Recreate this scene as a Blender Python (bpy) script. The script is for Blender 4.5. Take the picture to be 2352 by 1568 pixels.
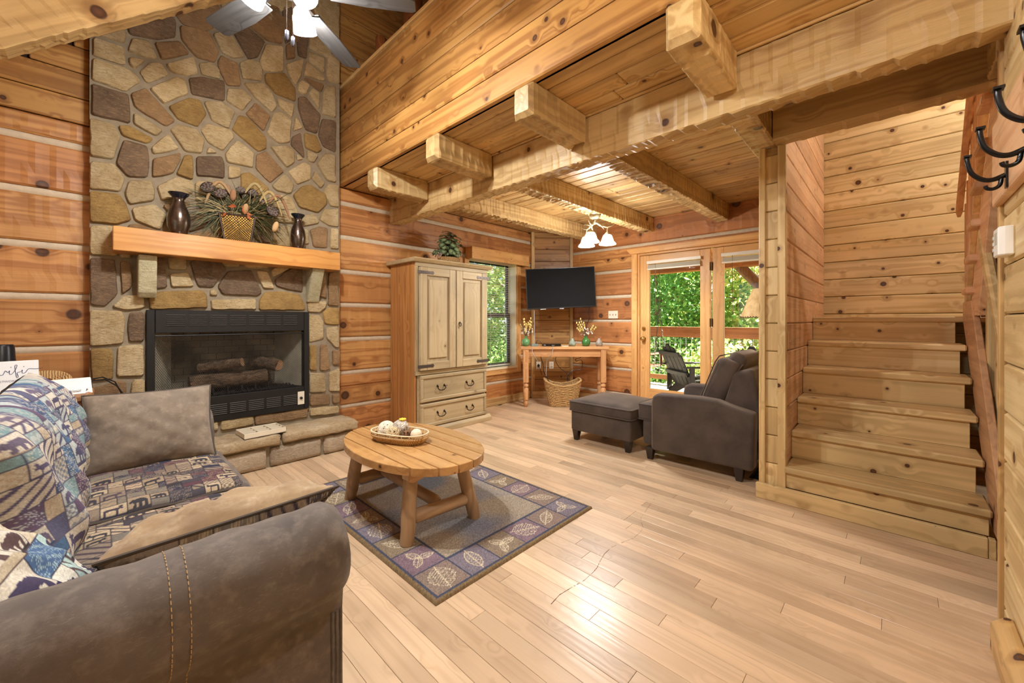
import bpy, bmesh, math, random
import numpy as np
from mathutils import Vector, Matrix

for o in list(bpy.data.objects):
    bpy.data.objects.remove(o)
scene = bpy.context.scene
COL = scene.collection
PI = math.pi
RND = random.Random(11)

# ------------------------------------------------------------------ camera
cam_data = bpy.data.cameras.new('camera')
cam_data.sensor_width = 36.0
cam_data.lens = 36.0 * 915 / 2352
cam_data.shift_y = -49 / 2352
cam_data.clip_start = 0.02
cam_data.clip_end = 300
cam = bpy.data.objects.new('camera', cam_data)
cam.location = (0, 0, 1.2)
cam.rotation_euler = (PI / 2, 0, math.radians(43.7526 - 90))
COL.objects.link(cam)
scene.camera = cam

# ------------------------------------------------------------------ world, sun, exposure
world = bpy.data.worlds.new('world')
scene.world = world
world.use_nodes = True
wn = world.node_tree.nodes
wl = world.node_tree.links
sky = wn.new('ShaderNodeTexSky')
sky.sky_type = 'HOSEK_WILKIE'
sky.sun_direction = (0.55, -0.55, 0.63)
sky.turbidity = 4.0
sky.ground_albedo = 0.4
wn['Background'].inputs[1].default_value = 7.0
wl.new(sky.outputs[0], wn['Background'].inputs[0])
sun_data = bpy.data.lights.new('sun', 'SUN')
sun_data.energy = 60.0
sun_data.angle = 0.009
sun_data.color = (1.0, 0.95, 0.86)
sun = bpy.data.objects.new('sun', sun_data)
sun.rotation_euler = Vector((-0.55, 0.55, -0.63)).to_track_quat('-Z', 'Y').to_euler()
sun.location = (8, -4, 9)
COL.objects.link(sun)
scene.view_settings.view_transform = 'Standard'
scene.view_settings.look = 'None'
scene.view_settings.gamma = 1.0
scene.view_settings.use_curve_mapping = False
scene.view_settings.exposure = 0.18
scene.cycles.use_denoising = True
scene.cycles.max_bounces = 8
scene.cycles.diffuse_bounces = 5
scene.cycles.glossy_bounces = 3
scene.cycles.transparent_max_bounces = 12
scene.cycles.sample_clamp_indirect = 6.0
scene.cycles.caustics_reflective = False
scene.cycles.caustics_refractive = False
BULB_FAN = 76.0      # watts of each bulb in the ceiling fan
BULB_FIX = 38.0       # of each bulb in the antler light
BULB_FILL = 52.0    # of the added fill pendant, out of view near the right wall
BULB_STAIR_FILL = 230.0    # of the added, unseen fill lamp in the stairwell
BULB_COL = (0.97, 1.0, 1.03)


# ------------------------------------------------------------------ small helpers
def S(r, g, b):
    f = lambda c: (c / 255 / 12.92) if c <= 10 else ((c / 255 + 0.055) / 1.055) ** 2.4
    return (f(r), f(g), f(b), 1.0)


def tag(o, label=None, cat=None, group=None, kind=None):
    if label: o['label'] = label
    if cat: o['category'] = cat
    if group: o['group'] = group
    if kind: o['kind'] = kind
    return o


def thing(name, label, cat, loc=(0, 0, 0), rz=0.0, group=None):
    o = bpy.data.objects.new(name, None)
    o.empty_display_size = 0.1
    o.location = loc
    o.rotation_euler = (0, 0, rz)
    COL.objects.link(o)
    return tag(o, label, cat, group)


def obj(name, me, mat=None, parent=None, loc=(0, 0, 0), rot=(0, 0, 0)):
    o = bpy.data.objects.new(name, me)
    o.location = loc
    o.rotation_euler = rot
    if mat is not None and len(me.materials) == 0:
        me.materials.append(mat)
    COL.objects.link(o)
    if parent is not None:
        o.parent = parent
    return o


def copy_tree(o, parent=None):
    c = o.copy()
    COL.objects.link(c)
    c.parent = parent
    for ch in [q for q in bpy.data.objects if q.parent is o]:
        copy_tree(ch, c)
    return c


class MB:
    """collects simple shapes and links them as one mesh object"""
    def __init__(self):
        self.v = []
        self.f = []

    def add(self, vs, fs):
        n = len(self.v)
        self.v += [tuple(p) for p in vs]
        self.f += [tuple(n + i for i in q) for q in fs]
        return self

    def box(self, x0, x1, y0, y1, z0, z1):
        return self.add([(x0, y0, z0), (x1, y0, z0), (x1, y1, z0), (x0, y1, z0), (x0, y0, z1), (x1, y0, z1), (x1, y1, z1), (x0, y1, z1)],
                        [(0, 3, 2, 1), (4, 5, 6, 7), (0, 1, 5, 4), (1, 2, 6, 5), (2, 3, 7, 6), (3, 0, 4, 7)])

    def prism(self, poly, a, b, axis='z'):
        """poly of 2-D points pushed from a to b along an axis"""
        n = len(poly)
        def P(p, h):
            if axis == 'z': return (p[0], p[1], h)
            if axis == 'y': return (p[0], h, p[1])
            return (h, p[0], p[1])
        vs = [P(p, a) for p in poly] + [P(p, b) for p in poly]
        fs = [tuple(range(n))[::-1], tuple(range(n, 2 * n))] + [(i, (i + 1) % n, n + (i + 1) % n, n + i) for i in range(n)]
        return self.add(vs, fs)

    def tube(self, pts, r, n=8, caps=True, close=False):
        pts = [Vector(p) for p in pts]
        rs = r if isinstance(r, (list, tuple)) else [r] * len(pts)
        up = Vector((0, 0, 1))
        vs, m = [], len(pts)
        prev = None
        for i, p in enumerate(pts):
            if close:
                d = pts[(i + 1) % m] - pts[i - 1]
            else:
                d = pts[min(i + 1, m - 1)] - pts[max(i - 1, 0)]
            if d.length < 1e-9: d = Vector((0, 0, 1))
            d.normalize()
            if prev is None:
                a = d.cross(up)
                if a.length < 1e-3: a = d.cross(Vector((1, 0, 0)))
            else:
                a = prev - d * prev.dot(d)
                if a.length < 1e-6: a = d.cross(up)
            a.normalize()
            prev = a
            b = d.cross(a)
            for k in range(n):
                q = 2 * PI * k / n
                vs.append(p + (a * math.cos(q) + b * math.sin(q)) * rs[i])
        fs = []
        for i in range(m if close else m - 1):
            j = (i + 1) % m
            for k in range(n):
                fs.append((i * n + k, i * n + (k + 1) % n, j * n + (k + 1) % n, j * n + k))
        if caps and not close:
            fs.append(tuple(range(n))[::-1])
            fs.append(tuple(range((m - 1) * n, m * n)))
        return self.add(vs, fs)

    def lathe(self, prof, n=24, c=(0, 0, 0), caps=True):
        vs, fs = [], []
        for r, z in prof:
            for k in range(n):
                q = 2 * PI * k / n
                vs.append((c[0] + r * math.cos(q), c[1] + r * math.sin(q), c[2] + z))
        for i in range(len(prof) - 1):
            for k in range(n):
                fs.append((i * n + k, i * n + (k + 1) % n, (i + 1) * n + (k + 1) % n, (i + 1) * n + k))
        if caps:
            fs.append(tuple(range(n))[::-1])
            fs.append(tuple(range((len(prof) - 1) * n, len(prof) * n)))
        return self.add(vs, fs)

    def sphere(self, c, r, n=12, m=8, sc=(1, 1, 1)):
        prof = [(max(1e-4, r * math.sin(PI * i / m)), -r * math.cos(PI * i / m)) for i in range(m + 1)]
        k = len(self.v)
        self.lathe(prof, n)
        for i in range(k, len(self.v)):
            p = self.v[i]
            self.v[i] = (c[0] + p[0] * sc[0], c[1] + p[1] * sc[1], c[2] + p[2] * sc[2])
        return self

    def mesh(self, name='m', bevel=0, seg=1, smooth=False, center=False):
        off = Vector((0, 0, 0))
        if center:
            a = np.array(self.v)
            off = Vector((a.min(0) + a.max(0)) / 2)
            self.v = [tuple(Vector(p) - off) for p in self.v]
        me = bpy.data.meshes.new(name)
        me.from_pydata(self.v, [], self.f)
        if bevel or smooth == 'fix':
            bm = bmesh.new()
            bm.from_mesh(me)
            if bevel:
                es = [e for e in bm.edges if len(e.link_faces) == 2 and e.calc_face_angle(0) > 0.5]
                bmesh.ops.bevel(bm, geom=es, offset=bevel, segments=seg, affect='EDGES', clamp_overlap=True, profile=0.5)
            bm.to_mesh(me)
            bm.free()
        if smooth:
            me.polygons.foreach_set('use_smooth', [True] * len(me.polygons))
            try:
                me.set_sharp_from_angle(angle=math.radians(smooth if isinstance(smooth, (int, float)) and not isinstance(smooth, bool) else 50))
            except Exception:
                pass
        me.update()
        return me, off

    def build(self, name, mat, parent=None, loc=(0, 0, 0), rot=(0, 0, 0), bevel=0, seg=1, smooth=False, center=False):
        me, off = self.mesh(name, bevel, seg, smooth, center)
        return obj(name, me, mat, parent, Vector(loc) + off, rot)


# ------------------------------------------------------------------ materials
MATS = {}


class NT:
    def __init__(self, name):
        self.m = bpy.data.materials.new(name)
        self.m.use_nodes = True
        self.t = self.m.node_tree
        self.b = self.t.nodes['Principled BSDF']

    def n(self, kind, **kw):
        q = self.t.nodes.new('ShaderNode' + kind)
        for k, v in kw.items():
            setattr(q, k, v)
        return q

    def l(self, a, b):
        self.t.links.new(a, b)

    def put(self, sock, val):
        if hasattr(val, 'is_output'):
            self.l(val, sock)
        else:
            sock.default_value = val

    def math(self, op, a, b=0.0, clamp=False):
        q = self.n('Math', operation=op)
        q.use_clamp = clamp
        self.put(q.inputs[0], a)
        self.put(q.inputs[1], b)
        return q.outputs[0]

    def vec(self, op, a, b):
        q = self.n('VectorMath', operation=op)
        self.put(q.inputs[0], a)
        self.put(q.inputs[1], b)
        return q.outputs[0]

    def mrange(self, v, a, b, c, d, smooth=False):
        q = self.n('MapRange')
        if smooth: q.interpolation_type = 'SMOOTHSTEP'
        self.put(q.inputs[0], v)
        for i, x in enumerate((a, b, c, d)):
            self.put(q.inputs[i + 1], x)
        return q.outputs[0]

    def mix(self, fac, a, b, blend='MIX'):
        q = self.n('Mix', data_type='RGBA', blend_type=blend)
        self.put(q.inputs[0], fac)
        self.put(q.inputs[6], a)
        self.put(q.inputs[7], b)
        return q.outputs[2]

    def noise(self, vec, scale, detail=3.0, rough=0.55, dist=0.0):
        q = self.n('TexNoise')
        if vec is not None: self.l(vec, q.inputs['Vector'])
        q.inputs['Scale'].default_value = scale
        q.inputs['Detail'].default_value = detail
        q.inputs['Roughness'].default_value = rough
        q.inputs['Distortion'].default_value = dist
        return q.outputs[0]

    def objvec(self, rnd=True):
        """object coordinates, shifted by a random amount for each object"""
        tc = self.n('TexCoord')
        if not rnd: return tc.outputs['Object'], None
        oi = self.n('ObjectInfo')
        c = self.n('CombineXYZ')
        for i, k in enumerate((61.0, 37.0, 83.0)):
            self.l(self.math('MULTIPLY', oi.outputs['Random'], k), c.inputs[i])
        return self.vec('ADD', tc.outputs['Object'], c.outputs[0]), oi.outputs['Random']

    def bump(self, h, strength, dist=0.01):
        q = self.n('Bump')
        q.inputs['Strength'].default_value = strength
        q.inputs['Distance'].default_value = dist
        self.l(h, q.inputs['Height'])
        self.l(q.outputs[0], self.b.inputs['Normal'])

    def done(self, col=None, rough=None, metal=None, coat=None):
        if col is not None: self.put(self.b.inputs['Base Color'], col)
        if rough is not None: self.put(self.b.inputs['Roughness'], rough)
        if metal is not None: self.b.inputs['Metallic'].default_value = metal
        if coat:
            self.b.inputs['Coat Weight'].default_value = coat
            self.b.inputs['Coat Roughness'].default_value = 0.22
        return self.m


def wood(key, axis='x', c1=None, c2=None, c3=None, knots=1.0, ks=7.5, kr=0.11, freq=15.0, ring=0.55, rough=0.42, coat=0.0, spread=0.22, bump=0.12, stretch=0.035, scale=10.0):
    """pine or oak along an axis: growth rings, fibre, knots, a tone of its own for each board"""
    k = (key, axis)
    if k in MATS: return MATS[k]
    t = NT(key + '_' + axis)
    v, rnd = t.objvec()
    vor = t.n('TexVoronoi')
    t.l(v, vor.inputs['Vector'])
    vor.inputs['Scale'].default_value = ks
    dist = vor.outputs['Distance']
    warp = t.mrange(dist, 0.0, 0.5, 0.028, 0.0, True)
    sc = {'x': (stretch, 1, 1), 'y': (1, stretch, 1), 'z': (1, 1, stretch)}[axis]
    vs = t.vec('MULTIPLY', v, sc)
    cw = t.n('CombineXYZ')
    for i in range(3): t.l(warp, cw.inputs[i])
    vs = t.vec('ADD', vs, cw.outputs[0])
    n1 = t.noise(vs, scale, 2.0, 0.45, 0.25)
    rings = t.math('MULTIPLY_ADD', t.math('SINE', t.math('MULTIPLY', n1, freq * 2.0)), 0.5)
    rings.node.inputs[2].default_value = 0.5
    fs = tuple(3.0 if abs(q - stretch) < 1e-9 else 150.0 for q in sc)
    fib = t.noise(t.vec('MULTIPLY', v, fs), 1.0, 2.0, 0.6)
    big = t.noise(v, 2.3, 1.0)
    fac = t.math('ADD', t.math('MULTIPLY', t.math('POWER', rings, 1.6), ring), t.math('MULTIPLY', fib, 0.42), True)
    col = t.mix(fac, c1, c2)
    if c3 is not None:
        col = t.mix(t.math('MULTIPLY', t.math('FRACT', t.math('MULTIPLY', rnd, 7.31)), 0.9), col, t.mix(fac, c3, tuple(q * 0.62 for q in c3[:3]) + (1,)))
    hsv = t.n('HueSaturation')
    t.put(hsv.inputs['Value'], t.math('ADD', t.mrange(rnd, 0, 1, 1 - spread, 1 + spread * 0.45), t.mrange(big, 0.3, 0.7, -0.12, 0.12)))
    t.l(col, hsv.inputs['Color'])
    col = hsv.outputs[0]
    if knots > 0:
        sep = t.n('SeparateColor')
        t.l(vor.outputs['Color'], sep.inputs[0])
        size = t.math('MULTIPLY', sep.outputs[0], kr)
        rel = t.math('DIVIDE', dist, t.math('MAXIMUM', size, 0.01))
        km = t.math('MULTIPLY', t.mrange(rel, 0.75, 1.05, 1.0, 0.0, True), knots)
        halo = t.math('MULTIPLY', t.mrange(rel, 1.0, 2.4, 0.5, 0.0, True), knots)
        col = t.mix(halo, col, (c2[0] * 0.62, c2[1] * 0.5, c2[2] * 0.45, 1))
        col = t.mix(km, col, t.mix(t.mrange(rel, 0.1, 0.8, 0, 1), (0.14, 0.055, 0.022, 1), (0.055, 0.02, 0.009, 1)))
    if bump: t.bump(t.math('ADD', fib, rings), bump, 0.002)
    MATS[k] = t.done(col, t.mrange(fib, 0.3, 0.7, rough - 0.07, rough + 0.1), 0, coat)
    return MATS[k]


def plain(name, col, rough=0.5, metal=0.0, var=0.12, scale=14.0, bump=0.0, bscale=60.0, coat=0.0, rnd=0.0, detail=4.0):
    """a plain surface with mottling and fine relief"""
    if name in MATS: return MATS[name]
    t = NT(name)
    v, r = t.objvec()
    n = t.noise(v, scale, detail)
    val = t.mrange(n, 0.25, 0.75, 1 - var, 1 + var)
    if rnd: val = t.math('MULTIPLY', val, t.mrange(r, 0, 1, 1 - rnd, 1 + rnd))
    hsv = t.n('HueSaturation')
    t.put(hsv.inputs['Value'], val)
    hsv.inputs['Color'].default_value = col
    if bump: t.bump(t.noise(v, bscale, 4.0, 0.6), bump, 0.006)
    MATS[name] = t.done(hsv.outputs[0], rough, metal, coat)
    return MATS[name]


def emit(name, col, strength):
    if name in MATS: return MATS[name]
    t = NT(name)
    t.b.inputs['Emission Color'].default_value = col
    t.b.inputs['Emission Strength'].default_value = strength
    MATS[name] = t.done(col, 0.35)
    return MATS[name]


def lit_glass(name, col, strength, clear=0.36):
    if name in MATS: return MATS[name]
    m = emit(name, col, strength)
    t = m.node_tree
    tr = t.nodes.new('ShaderNodeBsdfTransparent')
    tr.inputs[0].default_value = (1.0, 0.97, 0.92, 1)
    x = t.nodes.new('ShaderNodeMixShader')
    x.inputs[0].default_value = clear
    t.links.new(t.nodes['Principled BSDF'].outputs[0], x.inputs[1])
    t.links.new(tr.outputs[0], x.inputs[2])
    t.links.new(x.outputs[0], t.nodes['Material Output'].inputs[0])
    return m


def glass(name='pane_glass', refl=0.022):
    if name in MATS: return MATS[name]
    m = bpy.data.materials.new(name)
    m.use_nodes = True
    t = m.node_tree
    t.nodes.remove(t.nodes['Principled BSDF'])
    a = t.nodes.new('ShaderNodeBsdfTransparent')
    a.inputs[0].default_value = (0.97, 0.99, 0.98, 1)
    b = t.nodes.new('ShaderNodeBsdfGlossy')
    b.inputs['Roughness'].default_value = 0.02
    x = t.nodes.new('ShaderNodeMixShader')
    x.inputs[0].default_value = refl
    t.links.new(a.outputs[0], x.inputs[1])
    t.links.new(b.outputs[0], x.inputs[2])
    t.links.new(x.outputs[0], t.nodes['Material Output'].inputs[0])
    MATS[name] = m
    return m


def printed(name, rough=0.85, bump=0.25, bscale=220.0, sheen=0.0):
    """cloth whose printed pattern sits in the mesh's colour attribute"""
    if name in MATS: return MATS[name]
    t = NT(name)
    at = t.n('Attribute')
    at.attribute_name = 'Col'
    v, r = t.objvec()
    n = t.noise(v, bscale, 3.0, 0.7)
    col = t.mix(t.mrange(n, 0.3, 0.7, 0.0, 0.28), at.outputs['Color'], (0.02, 0.018, 0.02, 1))
    if bump: t.bump(n, bump, 0.004)
    if sheen: t.b.inputs['Sheen Weight'].default_value = sheen
    MATS[name] = t.done(col, rough)
    return MATS[name]


def suede(name, c1, c2, c3, scale=9.0, rough=0.8):
    """worn faux leather: cloudy patches and pale creases"""
    if name in MATS: return MATS[name]
    t = NT(name)
    v, r = t.objvec()
    a = t.noise(v, scale, 4.0, 0.6)
    b = t.noise(v, scale * 3.1, 3.0, 0.6)
    st_ = t.noise(t.vec('MULTIPLY', v, (1.0, 3.0, 5.0)), scale * 4.0, 5.0, 0.7, 1.6)
    crease = t.math('MULTIPLY', t.mrange(st_, 0.56, 0.66, 0.0, 1.0), t.mrange(a, 0.42, 0.62, 0.0, 0.5))
    col = t.mix(t.mrange(a, 0.32, 0.68, 0, 1), c1, c2)
    col = t.mix(t.mrange(b, 0.5, 0.78, 0, 0.6), col, c3)
    col = t.mix(crease, col, c3)
    fine = t.noise(v, 420.0, 2.0, 0.7)
    t.bump(t.math('ADD', fine, t.math('MULTIPLY', crease, -0.6)), 0.12, 0.002)
    t.b.inputs['Sheen Weight'].default_value = 0.25
    MATS[name] = t.done(t.mix(t.mrange(fine, 0.3, 0.7, 0.0, 0.18), col, c1), rough)
    return MATS[name]


# wood families
PINE = dict(c1=S(226, 194, 136), c2=S(182, 136, 78), c3=S(206, 166, 106), kr=0.17, ring=0.68)
LOGW = dict(c1=S(224, 174, 108), c2=S(170, 112, 60), c3=S(188, 120, 70), kr=0.24, ks=4.6, spread=0.2, bump=0.35, ring=0.65)
BEAMW = dict(c1=S(220, 192, 138), c2=S(176, 138, 84), c3=S(202, 166, 110), kr=0.2, ks=4.0, spread=0.1, bump=0.4, ring=0.6)
OAK = dict(c1=S(228, 201, 166), c2=S(202, 167, 128), c3=S(216, 183, 146), knots=0.0, rough=0.36, coat=0.18, spread=0.22, bump=0.05, freq=22.0, ring=0.34)
STAIRW = dict(c1=S(234, 212, 160), c2=S(200, 166, 108), c3=S(220, 188, 130), kr=0.19, rough=0.38, spread=0.1, ring=0.6)
REDW = dict(c1=S(230, 190, 148), c2=S(200, 148, 104), c3=S(216, 168, 124), kr=0.12, rough=0.36, spread=0.12)
GABLEW = dict(c1=S(200, 154, 88), c2=S(148, 98, 48), c3=S(176, 124, 66), kr=0.17, spread=0.18, ring=0.68)
FAMILY = dict(pine=PINE, log=LOGW, beam=BEAMW, oak=OAK, stair=STAIRW, red=REDW, gable=GABLEW)


def W(fam, axis):
    return wood(fam, axis, **FAMILY[fam])


def plank(name, parent, x0, x1, y0, y1, z0, z1, fam='pine', bev=0.003, axis=None, mat=None):
    d = (abs(x1 - x0), abs(y1 - y0), abs(z1 - z0))
    axis = axis or 'xyz'[d.index(max(d))]
    return MB().box(min(x0, x1), max(x0, x1), min(y0, y1), max(y0, y1), min(z0, z1), max(z0, z1)).build(
        name, mat or W(fam, axis), parent, bevel=min(bev, min(d) * 0.45), center=True)


def hewn(name, parent, L, Wd, H, loc, rot=(0, 0, 0), fam='beam', amp=(0.004, 0.010, 0.002, 0.004), cell=0.075, step=0.02, seed=0, mat=None, chamfer=0.012, endcut=0.0):
    """hand-hewn timber along local x: adze scallops on its faces.  amp = front(-y), bottom, top, back"""
    rg = np.random.RandomState(seed + 17)
    nx = max(4, int(L / step))
    xs = np.linspace(-L / 2, L / 2, nx + 1)
    m = 5
    ring = []      # (y, z, inward normal y, z, side, q)
    c = chamfer
    for side in range(4):
        for q in range(m):
            f = q / (m - 1)
            if side == 0: ring.append((-Wd / 2, H / 2 - c - f * (H - 2 * c), 1, 0, 0, f))
            if side == 1: ring.append((-Wd / 2 + c + f * (Wd - 2 * c), -H / 2, 0, 1, 1, f))
            if side == 3: ring.append((Wd / 2, -H / 2 + c + f * (H - 2 * c), -1, 0, 3, f))
            if side == 2: pass
    for q in range(m):
        f = q / (m - 1)
        ring.append((Wd / 2 - c - f * (Wd - 2 * c), H / 2, 0, -1, 2, f))
    n = len(ring)
    V = np.zeros((nx + 1, n, 3))
    lat = {}
    for j, (y, z, ny, nz, side, f) in enumerate(ring):
        band = int(f * 1.99)
        key = (side, band)
        if key not in lat:
            edges = [-L / 2 - rg.rand() * cell]
            while edges[-1] < L / 2 + cell: edges.append(edges[-1] + cell * (0.6 + 0.8 * rg.rand()))
            lat[key] = (np.array(edges), 0.35 + 0.65 * rg.rand(len(edges) + 1))
        ed, am = lat[key]
        i = np.clip(np.searchsorted(ed, xs) - 1, 0, len(ed) - 2)
        p = (xs - ed[i]) / (ed[i + 1] - ed[i])
        d = amp[side] * am[i] * (1 - (1 - p) ** 2) * (0.75 + 0.25 * math.sin(f * PI))
        V[:, j, 0] = xs
        V[:, j, 1] = y + ny * d
        V[:, j, 2] = z + nz * d
    if endcut:
        for e, s in ((0, 1), (nx, -1)):
            V[e, :, 1:] *= (1 - endcut / max(Wd, H) * 2)
            V[e + s, :, 0] = V[e, :, 0] + s * endcut
    vs = V.reshape(-1, 3).tolist()
    fs = []
    for i in range(nx):
        for j in range(n):
            k = (j + 1) % n
            fs.append((i * n + j, i * n + k, (i + 1) * n + k, (i + 1) * n + j))
    fs.append(tuple(range(n))[::-1])
    fs.append(tuple(range(nx * n, nx * n + n)))
    b = MB()
    b.v = vs
    b.f = fs
    return b.build(name, mat or W(fam, 'x'), parent, loc, rot)

# ================================================================== THE ROOM
XW, XB, YL, YR, YS = -0.95, 5.12, 4.06, -0.31, -1.35      # west wall, back wall, fireplace wall, right wall, stairwell side
ZC = 2.562                                                # underside of the loft boards
SLOPE = 0.9


def roof_z(x):
    z = 3.265 + SLOPE * x
    ridge = 3.0
    return z if x < ridge else 3.265 + SLOPE * (2 * ridge - x)


def roof_x(z):
    """x where the left slope reaches height z"""
    return (z - 3.265) / SLOPE


DARKJOINT = plain('dark_joint', S(58, 36, 20), 0.9)
CHINK = plain('chinking_mortar', S(206, 190, 164), 0.9, var=0.1, scale=30, bump=0.25, bscale=120)


def struct(name, bm, mat):
    o = bm.build(name, mat)
    o['kind'] = 'structure'
    return o


# ---- floor: oak strips along y
floor = struct('floor', MB().box(XW, XB + 0.3, YS, YL + 0.1, -0.10, -0.016), plain('subfloor', S(70, 42, 26), 0.9))
rf = random.Random(5)
pw = 0.0826
far = MB()
x = XW
while x < XB + 0.05:
    y0 = YR if x + pw < 2.5 else YS
    y = y0 - rf.random() * 0.8
    y_end = YL - 0.02
    while y < y_end:
        ln = 0.45 + rf.random() * 1.35
        a, b = max(y, y0), min(y + ln, y_end)
        if b - a > 0.03:
            if x < -0.32:
                far.box(x + 0.0005, x + pw - 0.0005, a, b - 0.001, -0.016, 0)
            else:
                plank('plank', floor, x + 0.0005, x + pw - 0.0005, a + 0.0005, b - 0.0005, -0.016, 0, 'oak', 0.0009, 'y')
        y += ln
    x += pw
o = far.build('plank_field', W('oak', 'y'), floor)
o['kind'] = 'stuff'
# the long wandering scratch in the floor
pts = [(1.33, 1.045), (1.401, 1.054), (1.482, 1.043), (1.557, 1.03), (1.639, 1.033), (1.682, 1.038), (1.732, 1.054), (1.806, 1.072), (1.884, 1.076), (1.982, 1.053), (2.046, 1.033), (2.146, 1.036), (2.193, 1.049), (2.255, 1.092), (2.302, 1.111), (2.443, 1.135), (2.598, 1.161)]
sb = MB()
for i in range(len(pts) - 1):
    a, b = Vector(pts[i] + (0,)), Vector(pts[i + 1] + (0,))
    for k in range(8):
        if rf.random() < 0.07 + 0.02 * i: continue
        p, q = a.lerp(b, k / 8), a.lerp(b, (k + 1) / 8)
        w = (0.0014 - 0.00005 * i) * (0.6 + 0.7 * rf.random())
        nrm = Vector((-(q - p).y, (q - p).x, 0)).normalized() * w
        sb.add([p - nrm + Vector((0, 0, 0.0004)), p + nrm + Vector((0, 0, 0.0004)), q + nrm + Vector((0, 0, 0.0004)), q - nrm + Vector((0, 0, 0.0004))], [(0, 3, 2, 1)])
o = sb.build('scratch', plain('scratch_dark', S(96, 56, 30), 0.8), floor)
o['label'] = 'thin dark wandering scratch across the boards'

# ---- fireplace wall (logs and pale chinking), window opening x 3.42..4.33, z 0.52..2.05
WX0, WX1, WZ0, WZ1 = 3.40, 4.33, 0.52, 2.06
wall_left = struct('wall_left', MB().box(XW, 0.18, YL + 0.06, YL + 0.2, 0, 2.6).box(1.45, WX0, YL + 0.06, YL + 0.2, 0, 2.6).box(0.18, 1.45, YL + 0.06, YL + 0.2, 1.32, 2.6).box(WX1, XB + 0.1, YL + 0.06, YL + 0.2, 0, 2.6)
                   .box(WX0, WX1, YL + 0.06, YL + 0.2, 0, WZ0).box(WX0, WX1, YL + 0.06, YL + 0.2, WZ1, 2.6)
                   .prism([(XW, 2.6), (XB + 0.1, 2.6), (XB + 0.1, roof_z(XB + 0.1) + 0.05), (3.0, roof_z(3.0) + 0.05), (XW, roof_z(XW) + 0.05)], YL + 0.03, YL + 0.2, 'y'), DARKJOINT)
LZ = [(0.0, 0.291), (0.334, 0.637), (0.682, 0.984), (1.029, 1.336), (1.381, 1.676), (1.722, 2.028), (2.074, 2.374), (2.42, 2.552)]


def log_piece(par, axis, face, a, b, z0, z1, seed, sign=-1):
    """one squared log in a wall; face = coordinate of the visible face"""
    L, H = b - a, z1 - z0
    if L < 0.03 or H < 0.02: return
    if axis == 'x':
        return hewn('log', par, L, 0.1, H, ((a + b) / 2, face + 0.05, (z0 + z1) / 2), (0, 0, 0), 'log', (0.006, 0.003, 0.003, 0), 0.11, 0.03, seed)
    return hewn('log', par, L, 0.1, H, (face + 0.05, (a + b) / 2, (z0 + z1) / 2), (0, 0, -PI / 2), 'log', (0.006, 0.003, 0.003, 0), 0.11, 0.03, seed)


def chink_piece(par, axis, face, a, b, z0, z1):
    if b - a < 0.03: return
    n = max(2, int((b - a) / 0.12))
    vs, fs = [], []
    r = random.Random(int(z0 * 1000 + a * 77))
    for i in range(n + 1):
        s = a + (b - a) * i / n
        j = (r.random() - 0.5) * 0.006
        for (dd, z) in ((0.03, z0 - 0.012), (0.016 + j, z0 + 0.008), (0.013 + j, (z0 + z1) / 2), (0.017 + j, z1 - 0.008), (0.03, z1 + 0.012)):
            vs.append((s, face + dd, z) if axis == 'x' else (face + dd, s, z))
    for i in range(n):
        for k in range(4):
            q = (i * 5 + k, (i + 1) * 5 + k, (i + 1) * 5 + k + 1, i * 5 + k + 1)
            fs.append(q if axis == 'x' else q[::-1])
    b_ = MB()
    b_.add(vs, fs)
    b_.build('chinking', CHINK, par, smooth=True)


def spans(z0, z1, a, b, openings):
    """cut a run a..b where it crosses an opening (lo, hi, zlo, zhi)"""
    out = [(a, b)]
    for lo, hi, zl, zh in openings:
        if z1 <= zl + 1e-4 or z0 >= zh - 1e-4: continue
        nxt = []
        for p, q in out:
            if p < lo: nxt.append((p, min(q, lo)))
            if q > hi: nxt.append((max(p, hi), q))
        out = nxt
    return [(p, q) for p, q in out if q - p > 0.02]


sd = 0
winop = [(WX0, WX1, WZ0, WZ1)]
for i, (z0, z1) in enumerate(LZ):
    cuts = sorted({z0, z1} | {q for q in (WZ0, WZ1) if z0 < q < z1})
    for c0, c1 in zip(cuts[:-1], cuts[1:]):
        for a, b in [(XW, -0.03)] + spans(c0, c1, 1.62, 4.70, winop):
            sd += 1
            log_piece(wall_left, 'x', YL, a, b, c0, c1, sd)
    if i < len(LZ) - 1:
        for a, b in [(XW, -0.03)] + spans(z1, LZ[i + 1][0], 1.62, 4.70, winop):
            chink_piece(wall_left, 'x', YL, a, b, z1, LZ[i + 1][0])
# gable boards above the top log
z = 2.555
while z < 5.9:
    h = 0.176
    zt = z + h
    xl = max(XW, roof_x(zt) + 0.0)
    xr = 6.0 - roof_x(zt)
    if zt < 3.30: plank('board', wall_left, max(XW, roof_x(z + h * 0.5)), -0.03, YL, YL + 0.03, z + 0.003, zt - 0.003, 'gable', 0.006)
    if xr > 1.7: plank('board', wall_left, 1.66, min(XB, xr + 0.1), YL, YL + 0.03, z + 0.003, zt - 0.003, 'gable', 0.006)
    z += h
plank('baseboard_left', None, 3.30, 4.62, YL - 0.022, YL + 0.02, 0, 0.11, 'pine')['kind'] = 'structure'

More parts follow.
